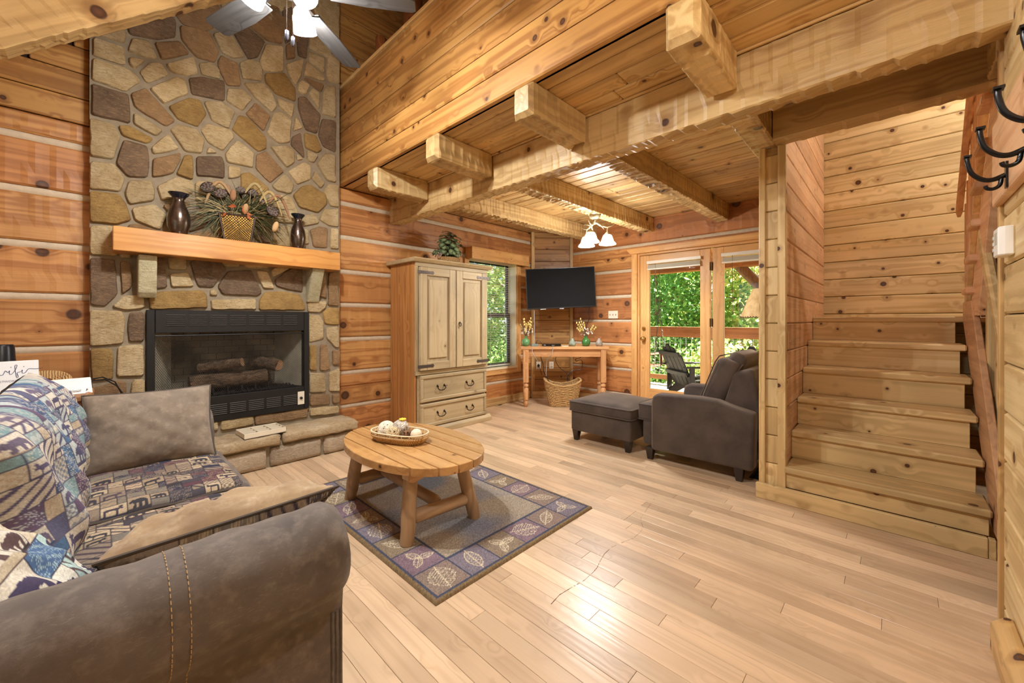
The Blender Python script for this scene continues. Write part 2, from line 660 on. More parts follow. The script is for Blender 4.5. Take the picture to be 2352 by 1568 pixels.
# ---- back wall with the glazed double door, opening y 0.64..2.52, z 0..2.085
DY0, DY1, DZ1 = 0.66, 2.52, 2.085
wall_back = struct('wall_back', MB().box(XB + 0.06, XB + 0.2, DY1, YL + 0.1, 0, 2.62).box(XB + 0.06, XB + 0.2, DY0, DY1, DZ1, 2.62).box(XB + 0.1, XB + 0.2, 0.55, YL + 0.1, 2.62, 4.15), DARKJOINT)
BZ = [(0.0, 0.14), (0.182, 0.488), (0.53, 0.834), (0.875, 1.172), (1.21, 1.512), (1.557, 1.868), (1.91, 2.206), (2.245, 2.57)]
dop = [(DY0, DY1, -0.1, DZ1)]
for i, (z0, z1) in enumerate(BZ):
    cuts = sorted({z0, z1} | {q for q in (DZ1,) if z0 < q < z1})
    for c0, c1 in zip(cuts[:-1], cuts[1:]):
        for a, b in spans(c0, c1, 0.62, 3.64, dop):
            sd += 1
            log_piece(wall_back, 'y', XB, a, b, c0, c1, sd)
    if i < len(BZ) - 1:
        for a, b in spans(z1, BZ[i + 1][0], 0.62, 3.64, dop):
            chink_piece(wall_back, 'y', XB, a, b, z1, BZ[i + 1][0])
plank('baseboard_back', None, XB - 0.02, XB + 0.02, 2.62, 3.6, 0, 0.10, 'pine')['kind'] = 'structure'

# ---- boarded diagonal panel across the corner
A, B = Vector((4.68, 4.05, 0)), Vector((5.115, 3.596, 0))
dv = (B - A)
plen = dv.length
ang = math.atan2(dv.y, dv.x)
corner = thing('wall_corner', None, None, A, ang)
corner['kind'] = 'structure'
z = 0.10
while z < ZC:
    zt = min(z + 0.183, ZC)
    plank('board', corner, 0.0, plen, 0.0, 0.03, z + 0.002, zt - 0.002, 'gable', 0.005)
    z += 0.183
plank('trim', corner, -0.012, 0.040, -0.024, 0.02, 0.0, ZC, 'pine')
plank('trim', corner, plen - 0.045, plen + 0.006, -0.024, 0.02, 0.0, ZC, 'pine')
plank('baseboard', corner, 0.0, plen, -0.05, 0.0, 0, 0.105, 'pine')
MB().box(0, plen, 0.03, 0.05, 0, ZC).build('backing', DARKJOINT, corner)

# ---- right wall next to the camera, horizontal boards, end trim
wall_right = struct('wall_right', MB().prism([(XW, 0), (2.44, 0), (2.44, 5.46), (XW, roof_z(XW) + 0.1)], YR - 0.11, YR - 0.02, 'y'), DARKJOINT)
z = 0.089 - 0.189
while z < 4.9:
    xl = max(XW, roof_x(z + 0.15))
    if xl < 2.3: plank('board', wall_right, xl, 2.44, YR - 0.02, YR, max(0, z) + 0.002, z + 0.187, 'stair', 0.008)
    z += 0.189
plank('trim', wall_right, 2.44, 2.475, YR - 0.13, YR + 0.012, 0, 4.4, 'pine')
plank('trim', wall_right, 2.475, 2.50, YR - 0.13, YR + 0.004, 0, 4.4, 'pine')
bb = MB().prism([(YR, 0), (YR + 0.055, 0), (YR + 0.055, 0.10), (YR + 0.02, 0.135), (YR, 0.135)], XW, 2.26, 'x').build('baseboard_right', W('pine', 'x'), bevel=0.004, center=True)
bb['kind'] = 'structure'

# ---- west wall behind the sofa, with an unseen window added to light the room from the left
wall_west = struct('wall_west', MB().box(XW - 0.15, XW, YR - 0.1, 1.3, 0, 2.6).box(XW - 0.15, XW, 2.9, YL + 0.2, 0, 2.6)
                   .box(XW - 0.15, XW, 1.3, 2.9, 0, 1.0).box(XW - 0.15, XW, 1.3, 2.9, 2.15, 2.6), W('log', 'y'))

# ---- stairwell: back wall, partition beside the stairs, far side wall
wall_stair_back = struct('wall_stair_back', MB().box(5.235, 5.3, YS - 0.05, 0.66, 0, 4.6), DARKJOINT)
z = 0.03
while z < 4.5:
    plank('board', wall_stair_back, 5.21, 5.235, YS, 0.60, z + 0.002, z + 0.174, 'stair', 0.007)
    z += 0.176
wall_stair = struct('wall_stair', MB().box(3.18, 5.23, 0.538, 0.645, 0, 2.365).box(3.18, 5.23, 0.538, 0.60, 2.365, 4.4), W('pine', 'x'))
z = 0.045
while z < 4.3:
    plank('board', wall_stair, 3.16, 5.21, 0.518, 0.538, z + 0.002, z + 0.187, 'red', 0.007)
    if z < 2.3: plank('board', wall_stair, 3.155, 3.18, 0.553, 0.632, z + 0.002, min(z + 0.187, 2.363), 'stair', 0.006)
    z += 0.189
plank('trim', wall_stair, 3.13, 3.18, 0.627, 0.664, 0.0, 2.365, 'stair')
plank('trim', wall_stair, 3.13, 3.18, 0.511, 0.556, 0.0, 2.365, 'stair')
wall_south = struct('wall_south', MB().box(2.40, 5.3, YS - 0.1, YS - 0.02, 0, 6.0).box(2.36, 2.42, YS - 0.1, YR - 0.11, 0, 5.5), DARKJOINT)
z = 0.02
while z < 4.5:
    plank('board', wall_south, 2.42, 5.21, YS - 0.02, YS, z + 0.002, z + 0.187, 'gable', 0.007)
    z += 0.189

# ---- loft: boards overhead, half wall, cathedral slopes
ceiling = struct('ceiling', MB().box(1.72, XB + 0.15, 0.52, YL + 0.1, ZC + 0.02, ZC + 0.07).box(1.72, 3.15, YS, 0.52, ZC + 0.02, ZC + 0.07), DARKJOINT)
bw = 0.1397
x = 1.715
while x < XB:
    y0 = YS if x + bw < 3.16 else 0.52
    cutp = [y0]
    if rf.random() < 0.6: cutp.append(y0 + 0.6 + rf.random() * 2.6)
    cutp.append(YL)
    for a, b in zip(cutp[:-1], cutp[1:]):
        plank('plank', ceiling, x + 0.003, x + bw - 0.003, a + 0.001, b - 0.001, ZC, ZC + 0.02, 'pine', 0.008, 'y')
    x += bw
plank('trim', ceiling, 2.246, 2.266, YR, YL, ZC - 0.014, ZC, 'pine', 0.005)
wall_loft = struct('wall_loft', MB().box(1.745, 1.76, YR, YL, ZC, 3.52), DARKJOINT)
fz = [2.552, 2.723, 2.893, 3.084, 3.255, 3.457, 3.515]
for a, b in zip(fz[:-1], fz[1:]):
    plank('board', wall_loft, 1.70, 1.745, YR, YL, a + 0.003, b - 0.003, 'gable', 0.009)
plank('trim', wall_loft, 1.685, 1.79, YR, YL, 3.515, 3.545, 'pine', 0.006)
slope_l = struct('ceiling_slope', MB().prism([(XW - 0.2, roof_z(XW - 0.2)), (3.0, roof_z(3.0)), (3.0, roof_z(3.0) + 0.12), (XW - 0.2, roof_z(XW - 0.2) + 0.12)], YS - 0.1, YL + 0.2, 'y')
                 .prism([(3.0, roof_z(3.0)), (XB + 0.2, roof_z(XB + 0.2)), (XB + 0.2, roof_z(XB + 0.2) + 0.12), (3.0, roof_z(3.0) + 0.12)], YS - 0.1, YL + 0.2, 'y'), W('gable', 'y'))
th = math.atan(SLOPE)
for i in range(9):
    s = -0.75 + i * 0.14
    xm = s * 1.0
    o = MB().box(-0.068, 0.068, -1.2, 1.2, -0.018, 0).build('board', W('red', 'y'), slope_l, (xm * math.cos(th) * 1.0, YL - 1.2, roof_z(xm * math.cos(th)) - 0.001), (0, -th, 0), bevel=0.005)

# ---- timber frame: things of their own
def timber(name, label, *a, **k):
    return tag(hewn(name, None, *a, **k), label, 'beam')


timber('ceiling_girder', 'long hand-hewn girder under the loft running from fireplace wall to stairs', YL - YR + 0.06, 0.136, 0.296, (2.334, (YL + YR) / 2, 2.413), (0, 0, -PI / 2), amp=(0.009, 0.024, 0.0, 0.009), cell=0.085, seed=3)
JY = [(3.362, 'joist end nearest the stone fireplace'), (2.447, 'second joist end from the stone fireplace'), (1.545, 'third joist end from the stone fireplace'), (0.644, 'largest joist end, above and left of the stair opening')]
for i, (y, w) in enumerate(JY):
    timber('ceiling_joist', 'hewn timber ' + w + ', front of girder', 0.575, 0.150, 0.200, (1.9785, y, 2.463), (0, 0, 0), amp=(0.006, 0.022, 0, 0.006), cell=0.07, seed=20 + i, endcut=0.028)['group'] = 'joists under the loft'
BJ = [((3.31, 3.23), 'joist nearest the log wall, above the window'), ((2.42, 2.365), 'joist carrying the antler light'), ((1.52, 1.455), 'joist above the armchair and double door')]
for i, ((ya, yb), w) in enumerate(BJ):
    L = math.hypot(XB - 2.40, ya - yb)
    timber('ceiling_joist', 'hewn timber ' + w + ', behind girder', L + 0.01, 0.146, 0.200, ((2.40 + XB) / 2, (ya + yb) / 2, 2.463), (0, 0, math.atan2(yb - ya, XB - 2.40)), amp=(0.012, 0.022, 0, 0.006), cell=0.06, seed=30 + i)['group'] = 'joists under the loft'
timber('ceiling_joist', 'hewn timber joist resting on top of the stair partition post', 2.72, 0.15, 0.197, (3.762, 0.640, 2.4645), (0, 0, 0), amp=(0.006, 0.018, 0, 0.006), cell=0.07, seed=41)['group'] = 'joists under the loft'
timber('ceiling_joist', 'short hewn timber at right wall end of the stair header', 0.62, 0.15, 0.2, (2.70, -0.40, 2.463), (0, 0, 0), amp=(0.006, 0.018, 0, 0.01), cell=0.07, seed=42)['group'] = 'joists under the loft'
timber('stair_header_beam', 'dark hewn header beam crossing above the stairs', 1.26, 0.14, 0.25, (3.075, -0.07, 2.475), (0, 0, -PI / 2), amp=(0.003, 0.014, 0, 0.003), cell=0.12, seed=51)
xm = 0.05
timber('roof_rafter', 'thick hewn roof rafter sloping across the top left corner', 2.6, 0.15, 0.24, (xm + 0.09, 3.47, roof_z(xm) - 0.09), (0, -math.atan(0.885), 0), amp=(0.010, 0.012, 0, 0.008), cell=0.11, seed=61)
for nm, (x, y, z1, r) in (('round log post stub peeking over the loft wall', (1.86, 3.49, 3.86, 0.052)), ('thick log post at the loft, cut by the top edge', (2.0, 3.16, 4.5, 0.085))):
    o = MB().lathe([(r, 0), (r * 1.03, (z1 - 2.64) * 0.5), (r * 0.97, z1 - 2.64 - 0.01), (r * 0.85, z1 - 2.64)], 20).build('loft_post', wood('post', 'z', c1=S(150, 92, 48), c2=S(104, 58, 28), kr=0.12), None, (x, y, 2.64), smooth=True)
    tag(o, nm, 'post')

# ================================================================== DOOR, WINDOW
DOORW = dict(c1=S(228, 180, 116), c2=S(206, 150, 88), kr=0.05, rough=0.36, spread=0.06)
FAMILY['door'] = DOORW
BRASS = plain('brass', S(214, 178, 110), 0.22, 1.0, var=0.05)
WHITEPL = plain('white_plastic', S(236, 232, 222), 0.4, var=0.02)
door = thing('door_1', 'glazed double door of honey wood with white blinds, onto the deck', None, (XB, 0, 0))
door['kind'] = 'structure'
plank('casing', door, -0.035, 0.03, 2.52, 2.60, 0, 2.10, 'door')
hd = MB().prism([(2.655, 2.172), (2.655, 2.15), (2.60, 2.10), (0.64, 2.10), (0.64, 2.172)], -0.06, 0.03, 'x').build('header', W('door', 'y'), door, bevel=0.004, center=True)
plank('jamb', door, -0.005, 0.16, 2.496, 2.52, 0, 2.10, 'door')
plank('head_jamb', door, -0.005, 0.16, 0.66, 2.496, 2.072, 2.10, 'door')
plank('threshold', door, -0.02, 0.16, 0.66, 2.50, 0, 0.02, 'oak')
for k, (ya, yb) in enumerate(((1.597, 2.494), (0.68, 1.576))):
    leaf = thing('door_leaf', None, None, (0, 0, 0))
    leaf.parent = door
    x0, x1 = 0.012, 0.056
    st = 0.118
    plank('stile', leaf, x0, x1, yb - st - 0.01, yb, 0.02, 2.068, 'door')
    plank('stile', leaf, x0, x1, ya, ya + st, 0.02, 2.068, 'door')
    plank('rail', leaf, x0, x1, ya + st, yb - st - 0.01, 1.945, 2.068, 'door')
    plank('rail', leaf, x0, x1, ya + st, yb - st - 0.01, 0.02, 0.285, 'door')
    MB().box(x0 + 0.018, x0 + 0.024, ya + st - 0.005, yb - st - 0.005, 0.28, 1.95).build('glass', glass(), leaf)
    bl = MB().box(-0.028, 0.008, ya + st - 0.02, yb - st + 0.008, 1.948, 1.986)
    for q in range(9): bl.box(-0.024, 0.004, ya + st - 0.012, yb - st, 1.886 + q * 0.0055, 1.889 + q * 0.0055)
    bl.box(-0.026, 0.006, ya + st - 0.014, yb - st + 0.002, 1.868, 1.884)
    bl.build('blind', WHITEPL, leaf, bevel=0.002)
    MB().tube([(-0.02, yb - st - 0.11, 1.95), (-0.02, yb - st - 0.115, 1.28)], 0.004, 6).build('blind_wand', plain('clear_wand', S(120, 105, 80), 0.2), leaf)
    for zz in (0.35, 1.12, 1.80):
        MB().tube([(0.006, yb if k else ya - 0.002, zz), (0.006, yb if k else ya - 0.002, zz + 0.1)], 0.008, 8).build('hinge', plain('hinge_bronze', S(70, 52, 36), 0.4, 0.8), leaf)
    if k == 0:
        for zz, r in ((0.95, 0.03), (1.085, 0.027)):
            MB().tube([(0.012, yb - 0.055, zz), (0.002, yb - 0.055, zz)], r, 16).build('rosette', BRASS, leaf, smooth=40)
            if zz < 1: MB().lathe([(0.012, 0), (0.012, 0.02), (0.026, 0.034), (0.028, 0.046), (0.018, 0.058), (0.001, 0.06)], 16).build('door_knob', BRASS, leaf, (0.002, yb - 0.055, zz), (0, -PI / 2, 0), smooth=True)
            else: MB().box(-0.018, 0.002, yb - 0.059, yb - 0.051, zz - 0.014, zz + 0.014).build('thumb_turn', BRASS, leaf, bevel=0.003)

win = thing('window_1', 'tall sash window with white slatted blind beside the armoire', None, (0, YL, 0))
win['kind'] = 'structure'
plank('casing', win, WX1, WX1 + 0.078, -0.028, 0.02, WZ0 - 0.07, 2.02, 'door')
plank('casing', win, WX0 - 0.078, WX0, -0.028, 0.02, WZ0 - 0.07, 2.02, 'door')
plank('apron', win, WX0 - 0.08, WX1 + 0.08, -0.025, 0.02, WZ0 - 0.09, WZ0 - 0.02, 'door')
CREAM = plain('cream_jamb', S(240, 222, 184), 0.5, var=0.04)
plank('sill', win, WX0, WX1, -0.034, 0.2, WZ0 - 0.02, WZ0 + 0.004, mat=CREAM)
plank('jamb', win, WX1 - 0.012, WX1, -0.01, 0.2, WZ0, WZ1, mat=CREAM)
plank('jamb', win, WX0, WX0 + 0.012, -0.01, 0.2, WZ0, WZ1, mat=CREAM)
plank('head_jamb', win, WX0, WX1, -0.01, 0.2, WZ1 - 0.015, WZ1, mat=CREAM)
DKF = plain('dark_sash', S(46, 36, 30), 0.45, var=0.08)
for nm, yy, z0, z1 in (('upper_sash', 0.15, 1.24, WZ1 - 0.02), ('lower_sash', 0.115, WZ0 + 0.01, 1.30)):
    sa = MB().box(WX0 + 0.012, WX0 + 0.055, yy, yy + 0.03, z0, z1).box(WX1 - 0.055, WX1 - 0.012, yy, yy + 0.03, z0, z1).box(WX0 + 0.055, WX1 - 0.055, yy, yy + 0.03, z0, z0 + 0.045).box(WX0 + 0.055, WX1 - 0.055, yy, yy + 0.03, z1 - 0.045, z1)
    s_ = sa.build(nm, DKF, win, bevel=0.004)
    MB().box(WX0 + 0.05, WX1 - 0.05, yy + 0.012, yy + 0.016, z0 + 0.04, z1 - 0.04).build('pane', glass(), s_)
sl = MB()
nsl = 54
for i in range(nsl):
    zz = WZ0 + 0.05 + i * (WZ1 - 0.1 - WZ0 - 0.05) / (nsl - 1)
    sl.add([(WX0 + 0.02, 0.044, zz + 0.004), (WX1 - 0.075, 0.044, zz + 0.004), (WX1 - 0.075, 0.069, zz - 0.001), (WX0 + 0.02, 0.069, zz - 0.001), (WX0 + 0.02, 0.044, zz + 0.0052), (WX1 - 0.075, 0.044, zz + 0.0052), (WX1 - 0.075, 0.069, zz + 0.0002), (WX0 + 0.02, 0.069, zz + 0.0002)],
           [(0, 3, 2, 1), (4, 5, 6, 7), (0, 1, 5, 4), (1, 2, 6, 5), (2, 3, 7, 6), (3, 0, 4, 7)])
o = sl.build('blind_slats', WHITEPL, win)
o['kind'] = 'stuff'
MB().box(WX0 + 0.02, WX1 - 0.075, 0.04, 0.072, WZ1 - 0.06, WZ1 - 0.02).box(WX0 + 0.02, WX1 - 0.075, 0.045, 0.068, WZ0 + 0.025, WZ0 + 0.04).build('blind_rail', WHITEPL, win, bevel=0.003)
lad = MB()
for xx in (WX0 + 0.15, 3.85, WX1 - 0.2): lad.box(xx - 0.001, xx + 0.001, 0.041, 0.043, WZ0 + 0.03, WZ1 - 0.06)
lad.build('blind_cords', WHITEPL, win)
val = thing('valance', None, None, (0, 0, 0))
val.parent = win
plank('valance_front', val, 3.352, 4.465, -0.14, -0.118, 2.0, 2.142, 'door')
plank('valance_end', val, 3.352, 3.374, -0.118, -0.002, 2.0, 2.142, 'door', axis='x')
plank('valance_end', val, 4.443, 4.465, -0.118, -0.002, 2.0, 2.142, 'door', axis='x')
plank('valance_top', val, 3.352, 4.465, -0.14, -0.002, 2.142, 2.156, 'door')
# west window added for side light (behind the sofa, out of frame)
w2 = thing('window_2', 'added window in the west wall above the sofa, for side light', None, (XW, 2.1, 1.0))
w2['kind'] = 'structure'
for y0, y1, z0, z1 in ((-0.82, -0.74, -0.06, 1.2), (0.74, 0.82, -0.06, 1.2), (-0.02, 0.02, 0, 1.15), (-0.82, 0.82, 1.12, 1.2), (-0.82, 0.82, -0.06, 0.0)):
    plank('casing', w2, -0.05, 0.02, y0, y1, z0, z1, 'door')
MB().box(-0.06, -0.055, -0.78, 0.78, 0, 1.15).build('pane', glass(), w2)

# ================================================================== STAIRS
stairs = thing('staircase', 'pine staircase with six steps up to a landing, right of the partition', 'staircase', (0, 0, 0))
NX = [3.12, 3.363, 3.603, 3.845, 4.095, 4.383]
NZ = [0.238, 0.430, 0.630, 0.830, 1.030, 1.227]
for i in range(6):
    x1 = NX[i + 1] + 0.03 if i < 5 else 5.21
    y0 = -0.362 if i < 5 else YS
    plank('tread', stairs, NX[i], x1, y0, 0.517, NZ[i] - 0.042, NZ[i], 'stair', 0.008, 'y')
    zb = NZ[i - 1] if i else 0.10
    plank('riser', stairs, NX[i] + 0.022, NX[i] + 0.044, -0.332 - 0.02 * (i == 0), 0.517, zb, NZ[i] - 0.042, 'stair', 0.002, 'y')
plank('base_board', stairs, 3.098, 3.13, -0.345, 0.676, 0.0, 0.102, 'stair', 0.004, 'y')
plank('base_return', stairs, 3.10, 3.14, -0.372, -0.347, 0.0, 0.10, 'stair', 0.003, 'x')


def slanted(name, pts, y0, y1, fam='red', bev=0.004):
    """a board lying in an x-z plane"""
    return MB().prism(pts[::-1], y0, y1, 'y').build(name, W(fam, 'x'), stairs, bevel=bev, center=True)


slanted('skirt_board', [(3.06, 0.12), (3.06, 0.36), (3.99, 1.33), (4.40, 1.33), (4.40, 1.20), (3.95, 0.80), (3.2, 0.12)], -0.400, -0.368)
slanted('handrail', [(2.99, 1.02), (3.03, 1.14), (3.66, 1.76), (3.66, 1.62)], -0.41, -0.366, 'stair', 0.012)
plank('handrail_post', stairs, 3.63, 3.70, -0.446, -0.40, 0.75, 1.66, 'stair')
for x in (3.42, 3.28, 3.12):
    plank('baluster', stairs, x, x + 0.07, -0.446, -0.41, NZ[0] + (x - 3.12) * 0.8 - 0.1, 1.10 + (x - 3.03) * 0.98, 'stair')
plank('newel_post', stairs, 2.98, 3.07, -0.48, -0.40, 0.0, 1.0, 'stair')
# upper flight, doubling back towards the camera
for i in range(8):
    xn, zn = 4.10 - 0.135 * i, 1.415 + 0.1945 * i
    plank('tread', stairs, xn - 0.22, xn, -1.22, -0.335, zn - 0.045, zn, 'red', 0.008, 'y')
    plank('riser', stairs, xn - 0.05, xn - 0.03, -1.22, -0.42, zn - 0.1945, zn - 0.045, 'red', 0.002, 'y')
slanted('stringer', [(4.07, 1.228), (3.72, 1.228), (2.77, 2.6), (3.12, 2.6)], -0.412, -0.372)
slanted('handrail', [(4.46, 1.96), (4.42, 2.06), (3.62, 2.86), (3.66, 2.76)], -0.372, -0.335, 'red', 0.01)
slanted('stringer_cap', [(4.38, 1.228), (4.34, 1.30), (3.2, 2.94), (3.24, 2.86)], -0.40, -0.372, 'stair', 0.004)
for i in range(7):
    xn, zn = 4.32 - 0.10 * i, 1.32 + 0.14 * i
    plank('baluster', stairs, xn, xn + 0.035, -0.405, -0.372, zn, zn + 0.72, 'red')
plank('newel_post', stairs, 3.66, 3.74, -0.50, -0.42, 1.228, 2.3, 'red')

# ================================================================== FIREPLACE
CF = 3.97     # mortar face of the chimney
fire = thing('fireplace', 'floor to ceiling fieldstone fireplace with raised stone hearth', 'fireplace', (0, 0, 0))
MORT = plain('mortar', S(146, 132, 110), 0.95, var=0.16, scale=22, bump=0.6, bscale=90)
IX0, IX1, IZ0, IZ1 = 0.254, 1.376, 0.383, 1.276
CX0, CX1 = -0.03, 1.672
ch = MB().box(CX0, IX0, CF, YL + 0.05, 0, IZ1).box(IX1, CX1, CF, YL + 0.05, 0, IZ1).box(IX0, IX1, CF, YL + 0.05, 0, IZ0)
ch.prism([(CX0, IZ1), (CX1, IZ1), (CX1, roof_z(CX1)), (CX0, roof_z(CX0))], CF, YL + 0.05, 'y')
ch.build('mortar_bed', MORT, fire)


def stone_mat(name, a, b, c):
    t = NT(name)
    v, r = t.objvec()
    n = t.noise(v, 7.0, 6.0, 0.7)
    n2 = t.noise(t.vec('MULTIPLY', v, (1.0, 1.0, 2.6)), 34.0, 6.0, 0.72, 0.8)
    col = t.mix(t.mrange(n, 0.36, 0.64, 0, 1), a, b)
    col = t.mix(t.mrange(n2, 0.48, 0.66, 0, 0.7), col, c)
    hsv = t.n('HueSaturation')
    t.put(hsv.inputs['Value'], t.mrange(r, 0, 1, 0.84, 1.14))
    t.l(col, hsv.inputs['Color'])
    t.bump(t.math('ADD', t.math('MULTIPLY', n, 2.0), n2), 0.9, 0.016)
    return t.done(hsv.outputs[0], 0.82)


SM = dict(t=stone_mat('stone_tan', S(214, 194, 152), S(186, 160, 114), S(152, 126, 88)), g=stone_mat('stone_gold', S(188, 154, 92), S(158, 124, 70), S(132, 102, 60)),
          b=stone_mat('stone_brown', S(132, 108, 84), S(102, 82, 64), S(164, 134, 98)), m=stone_mat('stone_amber', S(166, 132, 92), S(138, 106, 72), S(186, 156, 114)))
rs = random.Random(3)


def stone(poly, kind, y_back, thick, parent, axis='y', name='stone'):
    """rounded irregular slab; poly in (x, z), pushed out towards -y"""
    p = [Vector(q) for q in poly]
    a = sum(p[i].x * p[(i + 1) % len(p)].y - p[(i + 1) % len(p)].x * p[i].y for i in range(len(p)))
    if a < 0: p = p[::-1]
    out = []
    for i in range(len(p)):           # cut the corners, roughen the edges
        u, w = p[i], p[(i + 1) % len(p)]
        L = (w - u).length
        c = min(0.2, 0.010 / max(L, 0.02))
        n = max(1, int(L / 0.06))
        for k in range(n + 1):
            f = c + (1 - 2 * c) * k / n
            q = u.lerp(w, f)
            j = 0.0035 if 0 < k < n else 0.0015
            out.append(q + Vector((rs.uniform(-j, j), rs.uniform(-j, j))))
    c = sum(out, Vector((0, 0))) / len(out)
    n = len(out)
    tx, tz = rs.uniform(-0.03, 0.03), rs.uniform(-0.03, 0.03)
    vs = []
    for ring, (ins, dep) in enumerate(((-0.005, 0.02), (-0.004, -thick * 0.62), (0.002, -thick * 0.93), (0.014, -thick))):
        for q in out:
            d = (c - q)
            r = q + d.normalized() * min(ins, d.length * 0.6)
            dd = dep + ((r.x - c.x) * tx + (r.y - c.y) * tz + rs.uniform(-0.0015, 0.0015) if ring > 1 else 0)
            vs.append((r.x - c.x, dd, r.y - c.y))
    vs.append((0, -thick * 1.03, 0))
    fs = []
    for ring in range(3):
        for i in range(n):
            j = (i + 1) % n
            fs.append((ring * n + i, ring * n + j, (ring + 1) * n + j, (ring + 1) * n + i))
    for i in range(n):
        fs.append((3 * n + i, 3 * n + (i + 1) % n, 4 * n))
    b = MB()
    b.add(vs, fs)
    return b.build(name, SM[kind], parent, (c.x, y_back, c.y), smooth=38)


